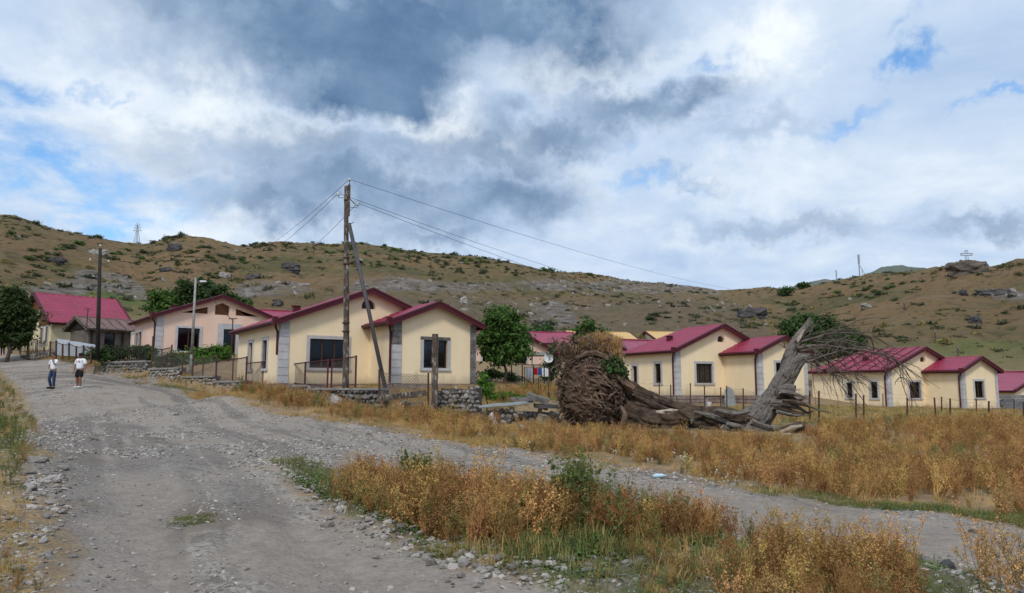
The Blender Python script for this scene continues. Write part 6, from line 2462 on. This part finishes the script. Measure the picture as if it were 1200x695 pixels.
isl = [(415, 588, 15), (400, 592, 10), (398, 605, 12), (383, 618, 14), (388, 612, 12), (392, 598, 9), (404, 598, 11), (412, 602, 12), (430, 607, 9), (418, 617, 10), (423, 622, 9), (438, 596, 12), (445, 600, 10), (452, 588, 12), (436, 614, 8),
       (472, 626, 12), (480, 622, 9), (462, 620, 8), (455, 612, 9), (448, 630, 9), (466, 606, 11), (470, 640, 10), (434, 640, 9), (440, 652, 8), (500, 655, 13), (505, 664, 15), (515, 660, 12), (520, 668, 12), (530, 662, 10), (540, 655, 12),
       (545, 666, 18), (555, 658, 13), (562, 672, 14), (580, 652, 10), (585, 668, 16), (600, 655, 17), (607, 650, 12), (620, 657, 11), (573, 678, 16), (560, 690, 16), (600, 678, 12), (615, 690, 13), (640, 662, 12), (650, 670, 9),
       (655, 684, 10), (672, 678, 12), (690, 684, 9), (540, 680, 12), (525, 684, 9), (705, 655, 14), (718, 668, 12), (735, 690, 10), (350, 575, 8), (362, 580, 9), (375, 592, 8), (368, 600, 7), (430, 575, 9), (395, 570, 9), (345, 562, 7)]
PALE_A, PALE_B = STONE_PALE[:3] * 2 + STONE_PALE[3:], None
rocks(isl, PALE_A, 'pale grey stone lying at the weedy edge of the central island', 'stones along the edge of the weedy island')
rocks([(766, 655, 24), (796, 664, 20), (755, 646, 14), (778, 642, 18), (806, 658, 18), (812, 650, 12)], PALE_A, 'pale stone half hidden under the right part of the weeds', 'stones under the island weeds')
rocks([(1066, 668, 26), (1078, 676, 16)], STONE_DARK[:3], 'dark angular stone at the right foot of the island weeds', 'dark stones at the right foot of the island')
rocks([(1112, 682, 26)], STONE_DARK[:3], 'rounded dark stone near the bottom right corner', None)
rocks([(42, 549, 22)], STONE_PALE[:3], 'white flattened stone at the left verge edge', None)
rocks([(74, 555, 12)], STONE_PALE[:3], 'smaller white stone right of the flattened stone', None)
lf = [(18, 569, 6), (34, 518, 8), (53, 531, 6), (46, 503, 8), (64, 560, 7), (50, 578, 7), (54, 613, 13), (40, 587, 7), (38, 640, 9), (18, 622, 10), (8, 620, 7), (64, 626, 9), (60, 600, 7), (28, 636, 9), (46, 606, 8), (4, 645, 6), (35, 650, 7),
      (86, 608, 5), (85, 658, 8), (102, 681, 5), (48, 656, 8), (70, 545, 7), (82, 540, 7), (60, 588, 7), (72, 596, 7), (44, 570, 7)]
rocks(lf, STONE_PALE + STONE_RUB, 'small loose stone along the left edge of the gravel road', 'loose stones along the left road edge')
rocks([(150, 598, 7), (204, 487, 9), (110, 512, 14), (210, 618, 6), (290, 554, 6), (295, 558, 5), (207, 609, 7), (163, 588, 7), (150, 628, 5), (206, 672, 5), (132, 675, 6)], STONE_PALE + STONE_RUB,
      'flat stone lying loose on the main gravel road', 'flat stones on the main gravel road')
rocks([(1012, 572, 10), (1065, 584, 8), (1140, 624, 9), (1120, 556, 22), (1108, 618, 5), (1070, 600, 7), (955, 590, 6)], STONE_DARK[:4] + STONE_PALE[:2], 'stone lying at the edge of the branch road below the brown weeds', 'stones by the branch road')
rocks([(588, 496, 10), (600, 492, 12), (612, 494, 10), (568, 503, 9), (560, 512, 10), (602, 515, 12), (611, 507, 12), (613, 516, 8), (594, 512, 8), (640, 502, 12), (630, 500, 9), (570, 515, 10), (560, 520, 8), (620, 520, 8), (585, 520, 7),
       (478, 480, 14), (487, 484, 10), (470, 484, 10), (492, 478, 8), (480, 488, 8), (515, 494, 11), (430, 468, 0.1 + 8), (432, 511, 6), (464, 502, 8), (520, 502, 8), (540, 508, 7)], STONE_RUB, 'grey stone tumbled in the weeds below the broken walls', 'stones tumbled below the broken walls')
rocks([(925, 512, 8), (762, 497, 10), (775, 502, 8), (905, 522, 9), (980, 508, 14), (985, 520, 12), (1005, 495, 12), (1080, 505, 10), (1120, 512, 14), (830, 520, 6), (860, 530, 5)], STONE_PALE, 'pale stone among the field weeds near the fallen trunk', 'pale stones near the fallen trunk')


# ------------------------------------------------------------------ uncountable ground cover (geometry-node scatter)
def scatter(name, pts, rot, scl, idx, protos, mat_=None):
    """one object: a point per plant or pebble, an instance of one of the prototypes on each"""
    me = bpy.data.meshes.new(name)
    me.vertices.add(len(pts))
    me.vertices.foreach_set('co', np.asarray(pts, np.float32).ravel())
    for nm, tp, a in (('rot', 'FLOAT_VECTOR', rot), ('scl', 'FLOAT_VECTOR', scl), ('idx', 'INT', idx)):
        at = me.attributes.new(nm, tp, 'POINT')
        at.data.foreach_set('value' if tp == 'INT' else 'vector', np.asarray(a, np.int32 if tp == 'INT' else np.float32).ravel())
    me.update()
    o = bpy.data.objects.new(name, me)
    COL.objects.link(o)
    cl = bpy.data.collections.new(name + '_kinds')
    for i, pm in enumerate(protos):
        po = bpy.data.objects.new('%s_kind_%02d' % (name, i), pm)
        cl.objects.link(po)
    ng = bpy.data.node_groups.new(name, 'GeometryNodeTree')
    ng.interface.new_socket('Geometry', in_out='INPUT', socket_type='NodeSocketGeometry')
    ng.interface.new_socket('Geometry', in_out='OUTPUT', socket_type='NodeSocketGeometry')
    N, L = ng.nodes, ng.links
    gi, go = N.new('NodeGroupInput'), N.new('NodeGroupOutput')
    iop = N.new('GeometryNodeInstanceOnPoints')
    ci = N.new('GeometryNodeCollectionInfo')
    ci.inputs['Collection'].default_value = cl
    ci.inputs['Separate Children'].default_value = True
    ci.inputs['Reset Children'].default_value = True

    def na(nm, tp):
        n = N.new('GeometryNodeInputNamedAttribute')
        n.data_type = tp
        n.inputs['Name'].default_value = nm
        return n.outputs['Attribute']
    L.new(gi.outputs[0], iop.inputs['Points'])
    L.new(ci.outputs[0], iop.inputs['Instance'])
    iop.inputs['Pick Instance'].default_value = True
    L.new(na('idx', 'INT'), iop.inputs['Instance Index'])
    L.new(na('rot', 'FLOAT_VECTOR'), iop.inputs['Rotation'])
    L.new(na('scl', 'FLOAT_VECTOR'), iop.inputs['Scale'])
    L.new(iop.outputs[0], go.inputs[0])
    md = o.modifiers.new('scatter', 'NODES')
    md.node_group = ng
    tag(o, kind='stuff')
    return o


def in_poly_pts(pxpoly, n, clumpy=0.0, seed=1, P=None, excl=()):
    P = poly(pxpoly) if P is None else P
    g = np.random.default_rng(seed)
    lo, hi = P.min(0), P.max(0)
    out = []
    tot = 0
    while tot < n:
        q = g.random((n * 3, 2)) * (hi - lo) + lo
        k = sdist(P, q[:, 0], q[:, 1]) > 0
        if clumpy:
            f = fbm(q[:, 0] / 1.6 + seed, q[:, 1] / 1.6, 3)
            k &= (g.random(len(q)) < np.clip(.5 + f * clumpy, 0.02, 1))
        for e in excl:
            k &= ~e(q[:, 0], q[:, 1])
        q = q[k]
        out.append(q)
        tot += len(q)
        if not len(q):
            break
    q = np.concatenate(out)[:n]
    return np.c_[q, zg(q[:, 0], q[:, 1]) - .02]


# prototypes -----------------------------------------------------
def weed_mesh(seed, H=.7, stems=8, branches=6, heads=4, mat=None, mat2=None, leafy=.4, spread=.35, headsize=.011, thick=.0028, leaf=.02):
    g = random.Random(seed)
    st, hd = MB(), MB()

    def card(p, s, up=None):
        d = Vector((g.gauss(0, 1), g.gauss(0, 1), g.gauss(0, 1))).normalized()
        e = d.orthogonal().normalized()
        n = d.cross(e)
        hd.add([p - d * s, p + e * s * .7 + n * s * .3, p + d * s, p - e * s * .7 + n * s * .3], [(0, 1, 2, 3)])

    for i in range(stems):
        a = g.uniform(0, 6.283)
        tilt = g.uniform(.05, spread * 1.6)
        d = Vector((math.cos(a) * tilt, math.sin(a) * tilt, 1)).normalized()
        p = Vector((g.gauss(0, .05), g.gauss(0, .05), 0))
        h = H * g.uniform(.55, 1.05)
        pts = [p.copy()]
        for k in range(5):
            d = (d + Vector((g.gauss(0, .09), g.gauss(0, .09), .05))).normalized()
            p = p + d * h / 5
            pts.append(p.copy())
        st.tube(pts, [thick * 1.3, thick * 1.2, thick, thick * .9, thick * .7, thick * .5], 3, False)
        for k in range(branches):
            t = g.uniform(.25, 1)
            j = min(4, int(t * 5))
            q = pts[j].lerp(pts[j + 1], t * 5 - j)
            b = (d * .6 + Vector((g.gauss(0, .6), g.gauss(0, .6), g.uniform(0, .7)))).normalized()
            ln = h * g.uniform(.12, .34) * (1.3 - t * .6)
            m_ = q + b * ln * .6
            e = q + b * ln + Vector((0, 0, ln * .15))
            st.tube([q, m_, e], [thick * .7, thick * .55, thick * .35], 3, False)
            for s_ in range(heads):
                u = g.uniform(.35, 1.05)
                c = q.lerp(e, u) + Vector((g.gauss(0, .012), g.gauss(0, .012), g.gauss(0, .012)))
                card(c, headsize * g.uniform(.6, 1.4))
        for k in range(int(leafy * 20)):
            t = g.uniform(.05, .95)
            j = min(4, int(t * 5))
            q = pts[j].lerp(pts[j + 1], t * 5 - j) + Vector((g.gauss(0, .015), g.gauss(0, .015), 0))
            card(q, leaf * g.uniform(.5, 1.2))
    me = bpy.data.meshes.new('weed')
    me.from_pydata(st.v + hd.v, [], st.f + [tuple(i + len(st.v) for i in f) for f in hd.f])
    me.materials.append(mat)
    me.materials.append(mat2 or mat)
    me.polygons.foreach_set('material_index', [0] * len(st.f) + [1] * len(hd.f))
    me.update()
    return me


def grass_mesh(seed, n=46, H=.28, w=.004, mat=None, spread=.12, lean=.5):
    g = random.Random(seed)
    q = MB()
    for i in range(n):
        a = g.uniform(0, 6.283)
        p = Vector((g.gauss(0, spread), g.gauss(0, spread), 0))
        h = H * g.uniform(.4, 1.1)
        d = Vector((math.cos(a), math.sin(a), 0))
        s = Vector((-d.y, d.x, 0)) * w
        l = lean * g.uniform(.2, 1.2)
        m_ = p + d * l * h * .35 + Vector((0, 0, h * .6))
        e = p + d * l * h + Vector((0, 0, h * g.uniform(.55, 1)))
        q.add([p - s, p + s, m_ + s * .8, m_ - s * .8, e], [(0, 1, 2, 3), (3, 2, 4)])
    me = q.mesh('grass')
    me.materials.append(mat)
    return me


def rosette_mesh(seed, mat, n=30, r=.14, s=.028, h=.05):
    g = np.random.default_rng(seed)
    P = g.normal(size=(n, 3)) * np.array([r * .5, r * .5, 0])
    P[:, 2] = np.abs(g.normal(size=n)) * h
    V = []
    for p in P:
        a = g.uniform(0, 6.28)
        t = np.array([math.cos(a), math.sin(a), g.uniform(-.2, .5)])
        b = np.array([-math.sin(a), math.cos(a), g.uniform(-.3, .3)])
        z = s * g.uniform(.5, 1.3)
        V += [p - t * z, p + b * z * .55, p + t * z, p - b * z * .55]
    me = npmesh('rosette', np.array(V), np.arange(len(V)).reshape(-1, 4))
    me.materials.append(mat)
    return me


DRY = [weed_mesh(i, .62, 8, 8, 5, DRYR if i % 2 else DRYW, DRYW if i % 3 else DRYR) for i in range(5)]
DRYT = [weed_mesh(20 + i, .85, 6, 9, 6, DRYR, DRYW, .5, .22, .012) for i in range(3)]
GRN = [weed_mesh(40 + i, .70, 6, 6, 3, OLIVE, GRNW, 1.2, .25, .013, leaf=.028) for i in range(3)]
OLV = [weed_mesh(60 + i, .55, 8, 7, 4, OLIVE, OLIVE if i else DRYW, .8, .35) for i in range(3)]
GRS = [grass_mesh(i, 46, .26, .004, DRYG) for i in range(3)]
GRG = [grass_mesh(10 + i, 46, .20, .004, GRNW if i else OLIVE) for i in range(2)]
ROS = [rosette_mesh(i, CLOV if i % 2 else GRNW) for i in range(4)]
FLW = [weed_mesh(80, .35, 5, 3, 3, GRNW, FLOWER, .1, .3, .016)]


def build_scatter(name, parts, protos):
    """parts: list of (points, smin, smax, allowed prototype indices, tilt)"""
    P, Ro, Sc, I = [], [], [], []
    g = np.random.default_rng(len(name) * 7 + 1)
    for (pts, a, b, al, tilt) in parts:
        n = len(pts)
        P.append(pts)
        Ro.append(np.c_[g.normal(0, tilt, n), g.normal(0, tilt, n), g.uniform(0, 6.283, n)])
        s = g.uniform(a, b, n)
        Sc.append(np.c_[s, s, s * g.uniform(.85, 1.15, n)])
        I.append(np.array(al)[g.integers(0, len(al), n)])
    return scatter(name, np.concatenate(P), np.concatenate(Ro), np.concatenate(Sc), np.concatenate(I), protos)


notroad = lambda x, y: (sdist(ROAD, x, y) > .15) & (sdist(ISLE, x, y) < 0)
AW = DRY + DRYT + GRN + OLV + FLW   # 0-4 dry, 5-7 tall, 8-10 green, 11-13 olive, 14 flower
d_, t_, g_, o_, f_ = [0, 1, 2, 3, 4], [5, 6, 7], [8, 9, 10], [11, 12, 13], [14]
parts = [
    (in_poly_pts([(385, 590), (400, 572), (450, 582), (520, 598), (540, 625), (520, 640), (470, 622), (420, 604)], 190, .8, 1), .45, .75, d_ + o_, .14),
    (in_poly_pts([(470, 622), (500, 606), (580, 616), (650, 636), (670, 660), (640, 668), (580, 655), (510, 640)], 300, .9, 2), .36, .92, d_ + d_ + t_[:1] + o_, .14),
    (in_poly_pts([(620, 630), (700, 640), (790, 652), (850, 662), (800, 668), (720, 664), (640, 660)], 210, .9, 3), .36, .80, d_ + d_ + o_ + g_, .12),
    (in_poly_pts([(660, 642), (740, 650), (830, 662), (870, 676), (780, 680), (690, 664)], 60, .8, 4), .45, .75, g_[:1] + o_ + d_, .12),
    (in_poly_pts([(475, 592), (505, 600), (500, 606), (478, 600)], 10, 0, 5), .75, .9, g_, .08),
    (in_poly_pts([(655, 640), (695, 648), (690, 658), (655, 652)], 14, 0, 6), .85, 1.05, g_, .06),
    (in_poly_pts([(840, 690), (900, 682), (1000, 690), (1070, 706), (1080, 760), (960, 790), (860, 750)], 150, .6, 7), .38, .62, d_ + d_ + o_, .14),
    (in_poly_pts([(880, 690), (1000, 694), (1060, 712), (1040, 740), (900, 730)], 40, .3, 8), .42, .62, t_, .10),
    (in_poly_pts([(1150, 705), (1210, 705), (1230, 760), (1160, 760)], 9, 0, 9), .5, .7, t_, .2),
    (in_poly_pts([(720, 676), (850, 680), (900, 700), (880, 760), (760, 730)], 50, .5, 10), .2, .36, d_ + o_, .18),
    # field right of the branch road
    (in_poly_pts([(600, 528), (640, 510), (760, 515), (860, 520), (960, 512), (960, 560), (880, 578), (800, 560), (700, 544), (620, 534)], 1350, 2.2, 11, excl=()), .3, .82, d_ + d_ + o_ + f_, .18),
    (in_poly_pts([(860, 578), (960, 540), (960, 508), (1060, 500), (1200, 500), (1420, 505), (1420, 640), (1200, 612), (1100, 601), (1000, 592), (920, 584)], 3500, 2.4, 12), .3, .9, d_ + d_ + t_[:1] + d_ + o_[:1], .16),
    (in_poly_pts([(960, 503), (1000, 497), (1200, 494), (1400, 496), (1400, 506), (1200, 502), (1000, 508)], 500, .6, 13), .35, .7, o_ + d_ + g_[:1], .12),
    (in_poly_pts([(735, 486), (880, 486), (960, 488), (960, 498), (820, 500), (740, 496)], 160, .3, 14), .3, .6, o_ + d_, .12),
    (in_poly_pts([(560, 470), (600, 458), (655, 458), (655, 468), (600, 476)], 200, .3, 15), .5, .9, d_ + g_[:1], .12),
    # verges
    (in_poly_pts([(160, 445), (200, 449), (260, 460), (310, 474), (310, 466), (260, 452), (200, 440)], 150, .7, 16), .25, .6, d_ + o_, .14),
    (in_poly_pts([(255, 463), (310, 477), (380, 487), (400, 470), (350, 462), (300, 457), (262, 452)], 330, .9, 17), .45, 1.2, d_ + d_ + o_ + g_[:1], .14),
    (in_poly_pts([(380, 489), (440, 500), (520, 517), (600, 528), (650, 508), (560, 490), (500, 488), (450, 478), (400, 478)], 480, 2.4, 18), .3, 1.0, d_ + d_ + o_, .16),
    (in_poly_pts([(560, 520), (620, 530), (680, 512), (650, 500), (600, 505)], 140, .8, 19), .25, .55, d_, .16),
    # left verge
    (in_poly_pts([(-60, 440), (4, 446), (24, 470), (40, 500), (36, 545), (10, 590), (-60, 610), (-90, 500)], 560, .8, 20), .22, .58, o_ + g_ + g_ + d_[:2], .16),
    (in_poly_pts([(-80, 660), (20, 655), (46, 690), (50, 780), (-60, 790)], 60, .7, 21), .14, .3, d_ + o_, .18),
    (in_poly_pts([(30, 414), (60, 423), (100, 432), (140, 440), (170, 440), (120, 430), (60, 418)], 130, .5, 22), .3, .7, o_ + d_, .14),
    (in_poly_pts([(960, 540), (1120, 540), (1150, 560), (1000, 570)], 40, .6, 23), .5, .8, g_, .14),
]
build_scatter('tall_dry_weeds', parts, AW)

AG = GRS + GRG + ROS   # 0-2 straw, 3-4 green, 5-8 rosettes
s_, gg, r_s = [0, 1, 2], [3, 4], [5, 6, 7, 8]
parts = [
    (in_poly_pts([(318, 545), (360, 548), (520, 592), (700, 630), (900, 652), (1100, 675), (1200, 702), (1150, 760), (760, 740), (560, 672), (400, 602)], 700, 1.0, 31), .4, .9, r_s + r_s + gg, .1),
    (in_poly_pts([(330, 555), (400, 570), (520, 605), (500, 640), (420, 605), (350, 572)], 900, 1.3, 32), .4, .9, r_s, .1),
    (in_poly_pts([(480, 640), (640, 665), (800, 672), (1000, 690), (1000, 740), (700, 700), (560, 670)], 330, 1.2, 33), .35, .7, r_s + r_s + s_[:1], .1),
    (in_poly_pts([(600, 655), (800, 668), (860, 680), (700, 680), (600, 668)], 160, .5, 46), .6, 1.1, gg + gg + r_s + s_[:1], .1),
    (in_poly_pts([(200, 603), (250, 604), (254, 611), (230, 616), (203, 612)], 130, .5, 34), .25, .5, r_s + gg[:1], .1),
    (in_poly_pts([(740, 700), (820, 692), (900, 690), (960, 694), (960, 760), (780, 740)], 160, .6, 45), .35, .65, s_ + gg, .25),
    (in_poly_pts([(600, 530), (640, 508), (960, 508), (1200, 494), (1420, 500), (1420, 642), (1200, 616), (1000, 596), (880, 584), (700, 547)], 1700, 2.6, 35), .3, .75, s_ + s_ + gg[:1], .14),
    (in_poly_pts([(1000, 594), (1100, 598), (1200, 610), (1300, 625), (1300, 634), (1200, 620), (1100, 606), (1000, 598)], 900, .3, 36), .35, .7, gg + r_s, .12),
    (in_poly_pts([(870, 578), (1000, 590), (1000, 597), (900, 588)], 200, .5, 37), .3, .6, gg + r_s, .12),
    (in_poly_pts([(700, 502), (740, 482), (1000, 478), (1300, 478), (1300, 495), (1000, 500)], 4200, .3, 38), .7, 1.3, s_ + gg + gg, .12),
    (in_poly_pts([(140, 438), (175, 436), (260, 452), (330, 462), (400, 474), (560, 490), (650, 500), (660, 512), (610, 533), (500, 518), (440, 504), (310, 484), (200, 453)], 2300, 2.4, 39), .4, .95, s_ + s_ + gg[:1], .14),
    (in_poly_pts([(545, 478), (600, 462), (655, 450), (655, 470), (600, 482)], 900, .4, 40), .6, 1.2, s_ + gg, .12),
    (in_poly_pts([(-80, 430), (4, 443), (26, 468), (40, 500), (34, 545), (30, 590), (-80, 600)], 1900, .8, 41), .35, .8, s_[:1] + gg + gg + r_s, .14),
    (in_poly_pts([(-80, 600), (24, 590), (30, 640), (36, 695), (40, 790), (-80, 790)], 330, 1.0, 47), .2, .5, s_ + r_s, .2),
    (in_poly_pts([(24, 413), (60, 422), (100, 431), (140, 438), (170, 437), (120, 425), (60, 415)], 700, .4, 42), .6, 1.2, s_ + gg, .12),
    (in_poly_pts([(140, 440), (170, 437), (215, 448), (250, 462), (200, 455)], 400, .5, 43), .5, .9, gg + r_s, .12),
    (in_poly_pts([(430, 455), (450, 450), (560, 452), (560, 465), (500, 476), (450, 474)], 420, .5, 48), .5, 1.1, s_ + gg[:1] + s_, .14),
    (in_poly_pts([(300, 455), (460, 458), (470, 470), (430, 480), (300, 465)], 400, .5, 44), .5, 1.0, s_ + gg[:1], .12),
]
build_scatter('low_grass', parts, AG)

# pebbles on the gravel
PEBS = []
for i in range(6):
    me = lump(70 + i, (1, .85, .55), 1, .35, .45)
    me.materials.append(PEB)
    PEBS.append(me)
g = np.random.default_rng(5)


def pebbles(n, lo, hi, s0, s1, seed):
    g = np.random.default_rng(seed)
    out = []
    tot = 0
    while tot < n:
        Y = np.exp(g.uniform(math.log(lo), math.log(hi), n * 3))
        X = g.uniform(-.74, .74, n * 3) * Y
        dr, di = sdist(ROAD, X, Y), sdist(ISLE, X, Y)
        f = fbm(X / 1.3, Y / 1.3, 3)
        k = ((dr > -.4) & (g.random(len(X)) < np.clip(.28 + 1.5 * f, .02, 1)))
        k |= ((np.abs(dr) < .7) & (g.random(len(X)) < .35)) | ((np.abs(di) < .5) & (g.random(len(X)) < .3))
        q = np.c_[X, Y][k]
        for P_ in DUSTY:
            q = q[~((sdist(P_, q[:, 0], q[:, 1]) > 0) & (g.random(len(q)) < .8))]
        out.append(q)
        tot += len(q)
    q = np.concatenate(out)[:n]
    s = s0 + (s1 - s0) * g.random(n) ** 3.2
    z = zg(q[:, 0], q[:, 1]) + s * .15
    return np.c_[q, z], np.c_[s, s, s * .8] * g.uniform(.7, 1.3, (n, 3)), np.c_[g.normal(0, .3, n), g.normal(0, .3, n), g.uniform(0, 6.28, n)]


A = pebbles(30000, 3.5, 16, .004, .030, 1)
B = pebbles(20000, 12, 60, .010, .048, 2)
P = np.concatenate([A[0], B[0]])
for pn, (pp_, nn_) in enumerate([([(325, 552), (350, 556), (420, 600), (500, 635), (600, 660), (720, 676), (760, 760), (640, 712), (560, 682), (470, 650), (400, 612)], 650), ([(30, 560), (72, 556), (84, 600), (66, 650), (56, 720), (10, 720), (22, 620)], 380),
                                 ([(430, 478), (560, 500), (655, 500), (640, 520), (560, 512), (470, 498), (400, 486)], 420), ([(960, 500), (1040, 498), (1120, 505), (1100, 520), (980, 522)], 160)]):
    qq = in_poly_pts(pp_, nn_, .9, 60 + pn)
    ss = .010 + .055 * np.random.default_rng(pn).random(len(qq)) ** 3
    qq[:, 2] += ss * .2 + .02
    P = np.concatenate([P, qq])
    A = (A[0], np.concatenate([A[1]]), A[2])
    B = (B[0], np.concatenate([B[1], np.c_[ss, ss, ss * .7] * g.uniform(.75, 1.3, (len(qq), 3))]), np.concatenate([B[2], np.c_[g.normal(0, .3, len(qq)), g.normal(0, .3, len(qq)), g.uniform(0, 6.28, len(qq))]]))
scatter('gravel', P, np.concatenate([A[2], B[2]]), np.concatenate([A[1], B[1]]), g.integers(0, 6, len(P)), PEBS)

# small rubble and tufts over the slopes
HB = []
for i in range(4):
    V, Q = leaf_cloud([((0, 0, .3), .6, .6, .4)], 46, .26, 200 + i, .6)
    me = npmesh('tuft', V, Q)
    me.materials.append(LEAFH if i < 3 else OLIVE)
    HB.append(me)
n = 14000
g = np.random.default_rng(9)
rr = np.sqrt(g.uniform(105 ** 2, 330 ** 2, n))
az = g.uniform(-.66, .66, n)
X, Y = rr * np.sin(az), rr * np.cos(az)
f = fbm(X / 22, Y / 22, 3)
k = g.random(n) < np.clip(.45 + f * 1.3, .05, 1)
X, Y = X[k], Y[k]
n = len(X)
s = .28 + .85 * g.random(n) ** 2.5
scatter('hill_tufts', np.c_[X, Y, zg(X, Y) - .1], np.c_[np.zeros(n), np.zeros(n), g.uniform(0, 6, n)], np.c_[s * 1.3, s, s * .8], g.integers(0, 4, n), HB)
HR = []
for i in range(5):
    me = lump(90 + i, (1, .8, .7), 1, .4, .5)
    me.materials.append(PALEROCK if i < 1 else RUBBLE)
    HR.append(me)
n = 9000
rr = np.sqrt(g.uniform(102 ** 2, 340 ** 2, n))
az = g.uniform(-.66, .66, n)
X, Y = rr * np.sin(az), rr * np.cos(az)
Z = zg(X, Y)
px, py = proj_np(X, Y, Z)
w = np.full(n, .025)
for Pp in SCREE:
    w = np.maximum(w, np.clip(sdist(np.array(Pp, float), px, py) / 3 + .5, 0, 1) * .9)
w = np.maximum(w, (sdist(np.array([(380, 343), (850, 345), (900, 365), (905, 400), (600, 400), (420, 395), (380, 365)], float), px, py) > 0) * .16)
k = g.random(n) < w
X, Y, Z = X[k], Y[k], Z[k]
n = len(X)
s = .12 + .6 * g.random(n) ** 4
scatter('hill_scree', np.c_[X, Y, Z], g.uniform(-1, 1, (n, 3)), np.c_[s * 1.2, s, s], g.integers(0, 5, n), HR)

for px, py, lab in ((418, 608, 1),):
    pass
print('objects', len(bpy.data.objects))
